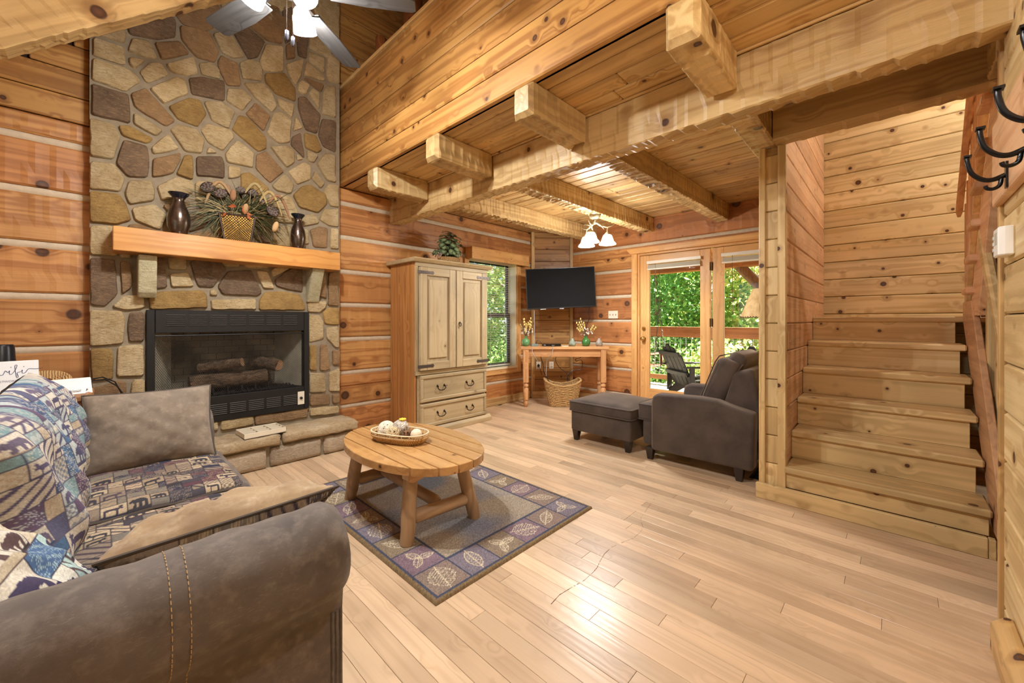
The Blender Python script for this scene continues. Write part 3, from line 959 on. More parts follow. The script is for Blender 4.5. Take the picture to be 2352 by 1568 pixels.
STONES = "t-14,3191 128,3312 149,3240 137,3176 -11,3161|t-11,3133 137,3142 143,3021 -11,3013|b146,3334 370,3543 421,3478 417,3361 324,3296 173,3252|m397,3567 508,3678 655,3802 705,3718 678,3590 610,3507 466,3485|t697,3808 862,3934 879,3815 756,3617 721,3727|m448,3458 536,3486 632,3500 689,3378 663,3281 544,3271 459,3356|t655,3502 740,3585 788,3542 870,3427 788,3378 709,3388|b788,3591 879,3682 1017,3629 964,3472 896,3419 845,3503|m887,3712 999,3903 1126,4006 1154,3678 1035,3649|b1159,4004 1361,4118 1376,3920 1270,3811 1183,3692|t1402,4142 1658,4287 1658,3885 1562,3883 1407,3931|m304,3256 445,3340 501,3273 344,3153|t167,3157 185,3229 266,3253 311,3159 292,3133 167,3128|t167,3082 247,3099 192,3014 170,3042|t-14,2988 143,3000 185,2982 222,2939 143,2834 -14,2844|t222,3007 279,3097 337,3120 380,3056 260,2943|t367,3125 529,3259 555,3143 487,3099 397,3086|t565,3226 632,3266 693,3238 697,3164 584,3147|m686,3301 709,3355 817,3343 841,3169 748,3134 689,3255|t833,3351 904,3419 977,3423 999,3368 991,3278 858,3235|t977,3438 1026,3603 1159,3649 1159,3430 1008,3372|m1188,3674 1260,3763 1260,3603 1192,3555|b1280,3789 1376,3876 1361,3646 1290,3639|t1402,3890 1540,3855 1519,3754 1402,3758|t1386,3718 1519,3726 1519,3581 1386,3630|t1551,3798 1664,3761 1664,3536 1574,3526 1546,3570|t1188,3506 1330,3615 1310,3465 1265,3355 1216,3413|t1361,3613 1513,3545 1519,3502 1340,3473|g1022,3347 1173,3420 1260,3315 1260,3203 1108,3210 1022,3276|t862,3197 999,3256 1071,3195 1108,3096 1071,3031 947,3114|t276,2907 424,3058 480,3051 494,2958 353,2826|b504,3080 580,3122 725,3157 725,2995 518,2968|t752,3107 858,3137 921,3089 854,2963 744,3003|m176,2827 253,2897 414,2721 363,2663 198,2739|b-17,2815 161,2813 167,2615 -17,2608|g383,2815 508,2927 569,2933 606,2837 551,2725 438,2738|t595,2934 709,2980 800,2929 756,2782 647,2805|m879,2948 947,3064 1058,2995 1008,2845|g784,2778 829,2915 896,2915 1026,2790 1026,2699 969,2656|t1035,2834 1089,3027 1145,3059 1231,3017 1212,2815 1126,2777|t1112,3171 1251,3173 1231,3043 1126,3114|t1290,3371 1320,3421 1386,3401 1350,3304 1290,3306|m1340,3452 1513,3464 1492,3385 1412,3412|t1381,3322 1412,3385 1476,3361 1470,3215|b1290,3253 1350,3277 1481,3163 1449,2974 1355,2975 1290,3146|t1508,3374 1540,3455 1624,3491 1624,3188 1502,3182|b1502,3126 1624,3154 1624,2851 1513,2873 1470,2970|t192,2695 344,2625 311,2571 192,2619|g111,2570 167,2590 292,2543 260,2498 137,2513|t-25,2573 79,2575 117,2498 85,2336 -25,2322|b140,2481 260,2473 269,2334 260,2250 161,2229 102,2308|t285,2476 377,2602 438,2511 295,2432|t394,2643 438,2698 544,2699 595,2629 576,2522 480,2510|t576,2706 617,2767 772,2774 792,2722 717,2588 625,2620|t610,2532 625,2583 678,2557|m295,2393 448,2483 445,2419 404,2319 292,2259|g476,2473 522,2482 522,2300 428,2316|b551,2482 705,2532 725,2481 725,2366 551,2340|t732,2559 817,2701 934,2630 925,2508 748,2502|m956,2617 1026,2673 1164,2538 1058,2412 956,2501|t1062,2725 1202,2775 1251,2747 1251,2641 1192,2582|b1231,2794 1241,2872 1310,2927 1340,2710|t1246,2927 1265,3061 1325,2986|g1340,2937 1444,2950 1492,2833 1454,2793 1355,2807|t1361,2781 1460,2767 1423,2690 1371,2697|t1540,2814 1624,2811 1624,2554 1540,2555 1454,2688|t1202,2543 1330,2664 1391,2649 1391,2528 1280,2451|t1275,2723 1330,2696 1280,2671|t-25,2280 85,2296 140,2208 120,2116 -25,2101|g-25,2080 111,2089 149,2019 173,1920 96,1877 -25,1874|t146,2106 167,2198 282,2231 298,2171 295,2088 167,2035|t317,2197 431,2292 526,2280 526,2198 344,2099|m347,2060 424,2099 501,2119 504,2093 383,2015|t182,2005 304,2056 367,1990 330,1879 198,1924|b397,1991 580,2054 625,1960 508,1894 410,1896|m161,1880 216,1898 357,1852 161,1813|t-25,1842 73,1856 143,1864 96,1655 -25,1652|m508,1867 602,1914 709,1870 717,1776 508,1767|t632,1980 717,2061 717,1900 647,1926|b913,2019 1017,2048 1062,2025 1062,1882 982,1880 921,1921|g845,2428 904,2454 1053,2350 982,2273 845,2272|t756,2472 845,2477 833,2405 756,2366|t1076,2387 1173,2515 1251,2440 1221,2348 1108,2353|t1053,2299 1221,2322 1280,2190 1270,2092 1108,2074 1017,2098|g1246,2338 1320,2436 1391,2469 1535,2409 1540,2320 1454,2225 1300,2243|t1407,2533 1438,2613 1519,2517 1486,2465|t1519,2439 1562,2517 1652,2528 1652,2315 1574,2316|t1476,2162 1519,2265 1652,2298 1652,2125 1562,2121|t1320,2166 1433,2204 1470,2128 1330,2076|t1089,2019 1221,2063 1231,1874 1076,1863|m1391,2043 1476,2090 1551,2086 1540,1904 1423,1899|t1579,2090 1652,2097 1652,1907 1579,1903|t1270,2039 1371,2045 1376,1915 1265,1899|t544,2284 725,2329 725,2177 544,2138|t732,2179 837,2221 862,2030 732,2007|m544,2120 713,2155 713,2079 595,2066|b-25,1625 90,1622 102,1385 45,1302 -22,1308|t123,1675 170,1677 167,1647 120,1646|m120,1617 167,1618 176,1439 131,1387|b301,1662 353,1673 370,1451 311,1434|t380,1676 480,1673 483,1593 387,1584|t390,1549 490,1566 526,1465 397,1457|b511,1650 551,1681 686,1677 740,1616 647,1467 558,1471|t709,1670 829,1673 821,1648 740,1640|t862,1677 1053,1671 1035,1654 870,1648|b686,1479 756,1603 913,1622 991,1448 964,1411 717,1414|t956,1621 1035,1623 1089,1484 1008,1479|t1071,1637 1108,1671 1212,1670 1080,1581|b1099,1557 1241,1673 1320,1675 1320,1465 1202,1480 1108,1506|t636,1443 670,1445 678,1403 636,1401|g266,1384 317,1408 580,1436 610,1391 613,1303 279,1282|t640,1364 947,1380 947,1295 644,1289|g982,1377 1026,1444 1145,1456 1300,1437 1345,1336 1340,1298 977,1291|t82,1298 143,1371 238,1379 241,1290 143,1275|t-25,1268 120,1262 140,1229 134,1039 -25,1026|b167,1251 241,1256 241,1052 167,1050 161,1121|m1454,1439 1486,1652 1530,1655 1535,1414|m1562,1658 1652,1677 1652,1344 1557,1347|t1371,1369 1540,1381 1530,1330 1476,1278 1376,1282|g1508,1273 1562,1319 1658,1316 1658,1160 1530,1167|t1381,1244 1476,1245 1508,1184 1508,1027 1386,998|t1540,1127 1652,1132 1658,936 1618,938 1540,1037|g-25,1001 75,1000 84,940 81,794 -14,792|t111,1011 238,1018 241,800 105,805|m-16,730 111,770 148,753 148,596 -14,571|t183,766 245,764 245,590 174,592|g1387,961 1447,958 1447,726 1387,737|m1486,962 1549,959 1572,733 1537,718 1480,723|m1601,903 1665,893 1665,761 1601,766|t1572,685 1665,725 1665,501 1566,514|t1392,703 1520,684 1531,513 1392,525|m1392,496 1566,479 1566,390 1392,399|m1601,474 1665,471 1665,387 1601,390|t1392,370 1654,352 1654,286 1392,301|m946,379 1365,380 1365,300 946,300|t706,381 928,382 928,309 706,306|t641,378 681,382 681,316 641,314|t416,373 618,377 618,314 416,313|m180,372 394,373 394,313 180,306|t-19,551 155,569 155,429 -19,422|m-19,397 155,403 155,290 -19,280"
for s in STONES.split('|'):
    poly = [tuple(float(q) / 1000 for q in p.split(',')) for p in s[1:].split(' ')]
    stone(poly, s[0], CF, 0.022 + rs.random() * 0.008, fire)
# stones above the picture's top edge, up to the roof
zr = 3.74
row = 0
while zr < 4.75:
    x = max(CX0, roof_x(zr + 0.22)) + 0.02
    while x < CX1 - 0.1:
        w = min(rs.uniform(0.16, 0.30), CX1 - 0.01 - x)
        h = 0.20
        poly = [(x + rs.uniform(0, 0.03), zr + rs.uniform(0, 0.03)), (x + w - rs.uniform(0.01, 0.03), zr + rs.uniform(0, 0.03)), (x + w - rs.uniform(0, 0.02), zr + h * 0.6), (x + w - rs.uniform(0.02, 0.05), zr + h), (x + rs.uniform(0.01, 0.04), zr + h - rs.uniform(0, 0.03))]
        if x > 0.62 or zr > 3.95 or x < 0.0:
            stone(poly, rs.choice('ttgmb'), CF, 0.026, fire)
        x += w
    zr += 0.215
# corbels under the mantel
for nm, x0, x1, prof in (('corbel', 0.205, 0.305, [(CF, 1.37), (CF - 0.09, 1.36), (CF - 0.13, 1.40), (CF - 0.155, 1.664), (CF, 1.664)]), ('corbel', 1.355, 1.46, [(CF, 1.36), (CF - 0.045, 1.37), (CF - 0.19, 1.674), (CF, 1.674)])):
    MB().prism(prof[::-1], x0, x1, 'x').build(nm, stone_mat('corbel_stone', S(214, 206, 172), S(190, 180, 140), S(166, 152, 112)), fire, bevel=0.009, seg=2, center=True)
# raised hearth: thick cap slabs over a course of blocks
hm = MB().box(-0.30, 1.675, 3.685, CF + 0.05, 0, 0.20)
hm.build('hearth_core', MORT, fire)
HS = [(-0.32, 0.30), (0.31, 1.056), (1.072, 1.71)]
HST = [stone_mat('hearth_stone', S(222, 202, 168), S(196, 168, 124), S(172, 142, 98)), stone_mat('hearth_block', S(200, 180, 152), S(172, 150, 124), S(214, 198, 170))]


def rough_block(name, x0, x1, y0, y1, z0, z1, mat, amp=0.006):
    nx = max(3, int((x1 - x0) / 0.05)); ny = max(3, int((y1 - y0) / 0.06)); nz = 3
    bm = bmesh.new()
    bmesh.ops.create_cube(bm, size=1.0)
    bmesh.ops.subdivide_edges(bm, edges=[e for e in bm.edges if abs((e.verts[0].co - e.verts[1].co).x) > 0.5], cuts=nx, use_grid_fill=True)
    bmesh.ops.subdivide_edges(bm, edges=[e for e in bm.edges if abs((e.verts[0].co - e.verts[1].co).y) > 0.5], cuts=ny, use_grid_fill=True)
    bmesh.ops.subdivide_edges(bm, edges=[e for e in bm.edges if abs((e.verts[0].co - e.verts[1].co).z) > 0.5], cuts=nz, use_grid_fill=True)
    r = random.Random(int(x0 * 1000) + int(z0 * 100))
    for v in bm.verts:
        e = sum(abs(abs(q) - 0.5) < 1e-4 for q in v.co)
        co = Vector((x0 + (v.co.x + 0.5) * (x1 - x0), y0 + (v.co.y + 0.5) * (y1 - y0), z0 + (v.co.z + 0.5) * (z1 - z0)))
        mid = Vector(((x0 + x1) / 2, (y0 + y1) / 2, (z0 + z1) / 2))
        for k in range(3):
            co[k] += r.uniform(-amp, amp) * (0.45 if e < 2 else 1.0)
        if e >= 2:
            for k in range(3):
                if abs(abs(v.co[k]) - 0.5) < 1e-4: co[k] -= math.copysign(0.008, v.co[k])
        v.co = co - mid
    me = bpy.data.meshes.new(name)
    bm.to_mesh(me)
    bm.free()
    me.polygons.foreach_set('use_smooth', [True] * len(me.polygons))
    return obj(name, me, mat, fire, ((x0 + x1) / 2, (y0 + y1) / 2, (z0 + z1) / 2))


for a, b in HS: rough_block('hearth_slab', a, b, 3.625, CF + 0.01, 0.178, 0.264, HST[0])
for a, b in ((-0.31, 0.24), (0.27, 0.955), (0.98, 1.38), (1.405, 1.69)): rough_block('hearth_block', a, b, 3.65, 3.74, 0.004, 0.158, HST[1], 0.004)

# ---- the black gas insert
ins = thing('fireplace_insert', 'black metal gas fireplace insert with mesh curtain and louvred panels', 'fireplace insert', (0, 0, 0))
BLK = plain('black_metal', S(30, 28, 27), 0.5, 0.3, var=0.1, bump=0.1, bscale=200)
BLK2 = plain('louvre_grey', S(92, 88, 84), 0.45, 0.5, var=0.05)
FY = CF - 0.035
OX0, OX1, OZ0, OZ1 = 0.302, 1.332, 0.588, 1.102
fr = MB().box(IX0, OX0, FY, CF + 0.04, IZ0, IZ1).box(OX1, IX1, FY, CF + 0.04, IZ0, IZ1).box(OX0, OX1, FY, CF + 0.04, OZ1, IZ1).box(OX0, OX1, FY, CF + 0.04, IZ0, OZ0)
fr.build('frame', BLK, ins, bevel=0.004)
for zb in (1.155, 0.435):
    for k in range(7):
        xa = 0.365 + k * 0.132
        if zb < 1 and xa > 1.2: continue
        g = MB()
        for q in range(6):
            zz = zb + q * 0.0155
            g.add([(xa, FY - 0.001, zz), (xa + 0.112, FY - 0.001, zz), (xa + 0.112, FY - 0.007, zz + 0.004), (xa, FY - 0.007, zz + 0.004), (xa, FY - 0.001, zz + 0.009), (xa + 0.112, FY - 0.001, zz + 0.009)], [(0, 1, 2, 3), (3, 2, 5, 4)])
        g.build('louvre', BLK2, ins)
FB = 4.34
brick = NT('firebrick')
v, r = brick.objvec(False)
bt = brick.n('TexBrick')
mp = brick.n('Mapping')
mp.inputs['Rotation'].default_value = (PI / 2, 0, 0)
brick.l(v, mp.inputs['Vector'])
brick.l(mp.outputs[0], bt.inputs['Vector'])
bt.inputs['Scale'].default_value = 4.4
bt.inputs['Color1'].default_value = S(190, 176, 146)
bt.inputs['Color2'].default_value = S(168, 154, 126)
bt.inputs['Mortar'].default_value = S(84, 74, 60)
bt.inputs['Mortar Size'].default_value = 0.012
nn = brick.noise(v, 4.0, 3.0)
soot = brick.mix(brick.mrange(nn, 0.35, 0.62, 0.15, 0.85), bt.outputs['Color'], S(44, 38, 32))
FBR = brick.done(soot, 0.9)
MB().add([(OX0 - 0.01, FY + 0.05, OZ0), (OX0 + 0.13, FB, OZ0), (OX0 + 0.13, FB, OZ1), (OX0 - 0.01, FY + 0.05, OZ1)], [(0, 3, 2, 1)]).build('side_panel', plain('side_panel_pale', S(196, 188, 164), 0.7, var=0.3, scale=6), ins)
MB().add([(OX1 + 0.01, FY + 0.05, OZ0), (OX1 - 0.13, FB, OZ0), (OX1 - 0.13, FB, OZ1), (OX1 + 0.01, FY + 0.05, OZ1)], [(0, 1, 2, 3)]).build('side_panel', MATS['side_panel_pale'], ins)
MB().box(OX0, OX1, FB, FB + 0.02, OZ0, OZ1).build('back_panel', FBR, ins)
MB().box(OX0 - 0.02, OX1 + 0.02, FY + 0.03, FB + 0.02, OZ0 - 0.03, OZ0).build('firebox_floor', plain('soot_floor', S(34, 30, 27), 0.95, bump=0.6, bscale=70), ins)
MB().box(OX0 - 0.02, OX1 + 0.02, FY + 0.04, FB + 0.02, OZ1, OZ1 + 0.02).build('firebox_roof', BLK, ins)
wires = MB()
my = FY + 0.022
step = 0.0125
h = OZ1 - 0.02 - OZ0
n = int((OX1 - OX0 + h * 0.6) / step)
for d in (1, -1):
    for i in range(n):
        xa = OX0 - h * 0.6 + i * step if d > 0 else OX0 + i * step
        p0, p1 = Vector((xa, my, OZ0)), Vector((xa + d * h * 0.6, my, OZ0 + h))
        lo, hi = 0.0, 1.0
        dx = p1.x - p0.x
        t0, t1 = sorted(((OX0 - p0.x) / dx, (OX1 - p0.x) / dx))
        lo, hi = max(lo, t0), min(hi, t1)
        if hi - lo < 0.02: continue
        a, b = p0.lerp(p1, lo), p0.lerp(p1, hi)
        wires.tube([a, b], 0.0012, 3, caps=False)
o = wires.build('mesh_curtain', plain('mesh_wire', S(66, 63, 60), 0.4, 0.6), ins)
o['kind'] = 'stuff'
MB().tube([(OX0, my, OZ1 - 0.02), (OX1, my, OZ1 - 0.02)], 0.006, 8).build('curtain_rod', BLK, ins)
bark = NT('bark')
v, r = bark.objvec()
n1 = bark.noise(bark.vec('MULTIPLY', v, (0.35, 1, 1)), 42.0, 4.0, 0.65, 0.8)
bark.bump(n1, 0.9, 0.02)
BARK = bark.done(bark.mix(bark.mrange(n1, 0.35, 0.65, 0, 1), S(70, 54, 40), S(150, 122, 92)), 0.9)
CUT = plain('log_cut', S(186, 146, 108), 0.9, var=0.25, scale=30)
for a, b, r in (((0.52, 4.10, 0.69), (1.06, 4.08, 0.70), 0.062), ((0.62, 4.22, 0.66), (1.12, 4.24, 0.67), 0.055), ((0.60, 4.18, 0.80), (0.86, 4.00, 0.84), 0.042), ((1.02, 4.24, 0.82), (1.14, 4.00, 0.79), 0.055)):
    a, b = Vector(a), Vector(b)
    m = [a.lerp(b, k / 8) + Vector((0, rs.uniform(-0.006, 0.006), rs.uniform(-0.006, 0.006))) for k in range(9)]
    lg = MB().tube(m, [r * rs.uniform(0.9, 1.08) for _ in m], 12).build('gas_log', BARK, ins, smooth=True)
    e = (b - a).normalized()
    MB().tube([m[-1], m[-1] + e * 0.003], r * 0.86, 12).build('cut_face', CUT, lg)
gr = MB()
for k in range(6): gr.tube([(0.56 + k * 0.1, 4.0, 0.60), (0.56 + k * 0.1, 4.0, 0.645), (0.56 + k * 0.1, 4.28, 0.635)], 0.007, 6)
gr.tube([(0.5, 4.12, 0.635), (1.12, 4.12, 0.635)], 0.007, 6)
gr.build('grate', BLK, ins)
em = MB()
for k in range(160):
    c = (rs.uniform(OX0 + 0.04, OX1 - 0.06), rs.uniform(FY + 0.05, 4.16), OZ0 + rs.uniform(0, 0.012))
    em.sphere(c, rs.uniform(0.006, 0.014), 5, 3)
o = em.build('lava_rock', plain('lava_rock', S(40, 35, 32), 0.95), ins)
o['kind'] = 'stuff'
MB().box(1.275, 1.332, FY - 0.006, FY, 0.427, 0.545).build('control_plate', plain('ivory_plate', S(226, 216, 194), 0.45, var=0.03), ins, bevel=0.002)
MB().lathe([(0.012, 0), (0.011, 0.014), (0.004, 0.018)], 14).build('control_knob', BLK, ins, (1.303, FY - 0.006, 0.487), (PI / 2, 0, 0), smooth=40)

# ---- mantel shelf
o = MB().box(0.078, 1.588, 3.752, CF + 0.02, 1.668, 1.832).build('mantel_shelf', wood('mantel', 'x', c1=S(212, 156, 88), c2=S(188, 124, 62), kr=0.16, ks=3.2, rough=0.3, coat=0.2, spread=0.0), None, bevel=0.006, seg=2, center=True)
tag(o, 'honey wood mantel shelf across the stone fireplace', 'shelf')

# ================================================================== LAMPS
def bulb_light(name, loc, watts, radius=0.035, parent=None, col=BULB_COL):
    d = bpy.data.lights.new(name, 'POINT')
    d.energy = watts
    d.color = col
    d.shadow_soft_size = radius
    o = bpy.data.objects.new(name, d)
    o.location = loc
    COL.objects.link(o)
    if parent is not None: o.parent = parent
    return o


SHADE = lit_glass('lit_glass_shade', (1.0, 0.92, 0.78, 1), 1.3)
SHADEW = lit_glass('lit_amber_shade', (1.0, 0.82, 0.50, 1), 1.0)
BULBM = emit('lit_bulb', (1.0, 0.95, 0.85, 1), 9.0)
GUN = plain('dark_bronze', S(46, 40, 36), 0.35, 0.8)
fan = thing('ceiling_fan', 'grey bladed ceiling fan with lit glass shades in front of the chimney', 'fan', (0.66, 2.18, 0))
fz0 = 2.85
MB().tube([(0, 0, 3.10), (0, 0, 3.86)], 0.013, 12).build('downrod', GUN, fan, smooth=True)
MB().lathe([(0.02, 3.72), (0.07, 3.76), (0.075, 3.86)], 24).build('canopy', GUN, fan, smooth=True)
MB().lathe([(0.03, 3.16), (0.10, 3.12), (0.125, 3.04), (0.12, 2.93), (0.07, 2.905), (0.05, 2.89), (0.075, 2.875), (0.075, 2.845), (0.02, 2.83)], 28).build('motor_housing', GUN, fan, smooth=True)
grey = wood('fan_grey', 'x', c1=S(70, 68, 67), c2=S(40, 38, 38), knots=0.0, rough=0.5, spread=0.04, freq=20)
for k in range(5):
    q = math.radians(36 + 72 * k)
    arm = MB().box(0.09, 0.22, -0.018, 0.018, -0.004, 0.004).box(0.19, 0.25, -0.04, 0.04, -0.004, 0.003).build('blade_iron', GUN, fan, (0, 0, fz0 + 0.012), (0, 0, q), bevel=0.002)
    out = [(0.19, -0.05), (0.36, -0.066), (0.60, -0.062), (0.62, -0.045), (0.62, 0.045), (0.60, 0.062), (0.36, 0.066), (0.19, 0.05)]
    MB().prism(out, -0.004, 0.004).build('blade', grey, fan, (0, 0, fz0), (math.radians(10), 0, q), bevel=0.002)
shade_prof = [(0.026, 0.0), (0.036, -0.012), (0.048, -0.045), (0.054, -0.085), (0.056, -0.118)]
for k in range(3):
    q = math.radians(41 + 120 * k)
    dx, dy = math.cos(q), math.sin(q)
    hold = MB().tube([(0.05 * dx, 0.05 * dy, 2.858), (0.085 * dx, 0.085 * dy, 2.858), (0.105 * dx, 0.105 * dy, 2.855)], 0.010, 8).tube([(0.10 * dx, 0.10 * dy, 2.865), (0.118 * dx, 0.118 * dy, 2.835)], 0.028, 12).build('lamp_holder', GUN, fan, smooth=40)
    sh = MB().lathe(shade_prof, 24, caps=False).build('shade', SHADE, fan, (0.112 * dx, 0.112 * dy, 2.845), (0, 0, 0), smooth=True)
    sh.rotation_euler = Vector((-dx * 0.42, -dy * 0.42, 1)).to_track_quat('Z', 'Y').to_euler()
    MB().lathe([(0.012, -0.01), (0.014, -0.03), (0.022, -0.05)], 12).build('bulb', BULBM, sh, smooth=True)
    bulb_light('fan_bulb_light', (0, 0, -0.085), BULB_FAN, 0.026, sh)
for k, (dx, dy) in enumerate(((-0.012, -0.03), (0.018, -0.022))):
    ln = 0.135 + 0.012 * k
    MB().tube([(dx, dy, 2.84), (dx, dy, 2.76 - ln)], 0.0018, 6).build('pull_chain', plain('chrome', S(200, 200, 205), 0.15, 1.0), fan)
    MB().lathe([(0.002, 0), (0.009, -0.006), (0.010, -0.04), (0.004, -0.052)], 10).build('pull_fob', plain('smoke_fob', S(70, 70, 76), 0.15, 0.6), fan, (dx, dy, 2.76 - ln), smooth=True)

F2, R2 = Vector((0.7224, 0.6915, 0)), Vector((0.6915, -0.7224, 0))
ant = thing('antler_light', 'rustic three-shade antler ceiling light hanging from a joist', 'ceiling light', (3.84, 2.40, 2.365))
VERD = plain('antler_patina', S(170, 158, 126), 0.55, 0.2, var=0.35, scale=26, bump=0.3, bscale=60)
MB().lathe([(0.062, 0.0), (0.062, -0.012), (0.052, -0.03), (0.02, -0.045), (0.016, -0.075), (0.022, -0.085), (0.006, -0.10)], 24).build('canopy', VERD, ant, smooth=True)
for k, (a, b) in enumerate(((-0.5, -0.87), (-0.5, 0.87), (1.0, 0.0))):
    d = R2 * a + F2 * b
    up = Vector((0, 0, 1))
    sd_ = d.cross(up)
    main = [Vector((0, 0, -0.075)) + d * 0.01, Vector((0, 0, -0.11)) + d * 0.06, Vector((0, 0, -0.132)) + d * 0.13, Vector((0, 0, -0.12)) + d * 0.18, Vector((0, 0, -0.10)) + d * 0.215]
    t1 = [main[1], main[1] + d * 0.02 + sd_ * 0.035 - up * 0.03, main[1] + d * 0.03 + sd_ * 0.045 - up * 0.055]
    t2 = [main[1], main[1] + d * 0.03 - sd_ * 0.03 + up * 0.02, main[1] + d * 0.07 - sd_ * 0.04 + up * 0.028]
    MB().tube(main, [0.012, 0.011, 0.009, 0.006, 0.002], 8).tube(t1, [0.008, 0.006, 0.002], 6).tube(t2, [0.008, 0.005, 0.002], 6).build('antler_arm', VERD, ant, smooth=True)
    c = d * 0.14
    MB().tube([c + Vector((0, 0, -0.13)), c + Vector((0.008, 0, -0.145)), c + Vector((-0.006, 0, -0.16)), c + Vector((0, 0, -0.18))], 0.004, 6).lathe([(0.006, -0.18), (0.022, -0.195), (0.034, -0.212), (0.036, -0.22)], 16, tuple(c)).build('socket_cup', VERD, ant, smooth=40)
    sh = MB().lathe([(0.036, 0), (0.044, -0.006), (0.054, -0.03), (0.066, -0.07), (0.090, -0.098), (0.092, -0.108)], 28, caps=False).build('shade', SHADE if k < 2 else SHADEW, ant, c + Vector((0, 0, -0.215)), smooth=True)
    MB().lathe([(0.012, -0.005), (0.014, -0.02), (0.022, -0.034)], 12).build('bulb', BULBM, sh, smooth=True)
    bulb_light('antler_bulb_light', (0, 0, -0.072), BULB_FIX, 0.032, sh)

for (x, y, z, w) in ((0.9, 0.15, 2.45, BULB_FILL),):  # unseen pendant, added to brighten the near floor and the stair front
    pl = thing('fill_pendant', 'added fill lamp with bell shade, out of view near the right wall', 'lamp', (x, y, z))
    MB().tube([(0, 0, 0.17), (0, 0, roof_z(x) - z)], 0.006, 8).build('rod', GUN, pl)
    MB().lathe([(0.02, 0.18), (0.04, 0.15), (0.075, 0.08), (0.10, 0.02), (0.104, 0.0)], 24, caps=False).build('shade', SHADE, pl, smooth=True)
    MB().lathe([(0.014, 0.16), (0.016, 0.12), (0.024, 0.10)], 12).build('bulb', BULBM, pl, smooth=True)
    bulb_light('fill_pendant_light', (0, 0, 0.04), w, 0.05, pl)
sl_ = thing('stair_fill_lamp', 'added globe fill lamp, out of view high in the stairwell', 'lamp', (4.3, YS, 3.35))  # lamp added out of view to brighten the stairwell
MB().lathe([(0.06, 0), (0.06, 0.02), (0.02, 0.03), (0.02, 0.12)], 20).build('bracket', GUN, sl_, (0, 0, 0), (-PI / 2, 0, 0), smooth=40)
MB().sphere((0, 0.17, 0), 0.075, 18, 12).build('globe', SHADE, sl_, smooth=True)
bulb_light('stair_fill_light', (0, 0.17, 0.0), BULB_STAIR_FILL, 0.05, sl_)

# ================================================================== PRINTED CLOTH (patterns kept in the mesh)
def raster(poly, xs, ys):
    """even-odd fill of a polygon over coordinate grids"""
    inside = np.zeros(xs.shape, bool)
    n = len(poly)
    for i in range(n):
        x1, y1 = poly[i]
        x2, y2 = poly[(i + 1) % n]
        if y1 == y2: continue
        c = ((y1 > ys) != (y2 > ys)) & (xs < (x2 - x1) * (ys - y1) / (y2 - y1) + x1)
        inside ^= c
    return inside


BEAR = [(.02, .45), (.10, .62), (.18, .70), (.24, .80), (.30, .74), (.45, .80), (.65, .84), (.85, .76), (.95, .60), (.97, .35), (.95, .05), (.80, .05), (.82, .32), (.70, .38), (.66, .05), (.52, .05), (.54, .36), (.42, .36), (.38, .05), (.24, .05), (.28, .36), (.20, .44), (.10, .40)]
MOOSE = [(.05, .55), (.12, .62), (.10, .80), (.02, .95), (.12, .88), (.14, .98), (.20, .86), (.26, .96), (.28, .80), (.24, .68), (.36, .72), (.70, .70), (.92, .62), (.95, .45), (.92, .02), (.83, .02), (.82, .36), (.60, .40), (.42, .38), (.40, .02), (.31, .02), (.30, .40), (.22, .48), (.10, .42)]
C3 = lambda *a: np.array(S(*a)[:3])
PAL_DARK = dict(ground=[C3(184, 162, 130), C3(156, 134, 106), C3(136, 118, 100)], ink=[C3(56, 46, 56), C3(40, 36, 42), C3(70, 54, 62)], accent=[C3(38, 40, 60), C3(84, 46, 56), C3(112, 104, 92), C3(44, 40, 42), C3(60, 54, 60), C3(126, 106, 84)])
PAL_BLUE = dict(ground=[C3(206, 196, 178), C3(190, 180, 164), C3(178, 184, 180)], ink=[C3(84, 76, 104), C3(70, 66, 94), C3(98, 86, 106)], accent=[C3(60, 80, 112), C3(90, 70, 94), C3(118, 146, 148), C3(66, 98, 130), C3(178, 160, 134), C3(84, 84, 110)])
PAL_BOLD = dict(ground=[C3(226, 222, 206), C3(214, 206, 188), C3(180, 206, 200)], ink=[C3(60, 50, 82), C3(48, 44, 70), C3(84, 60, 60)], accent=[C3(140, 172, 164), C3(60, 52, 88), C3(206, 190, 160), C3(50, 40, 44), C3(70, 100, 140)])


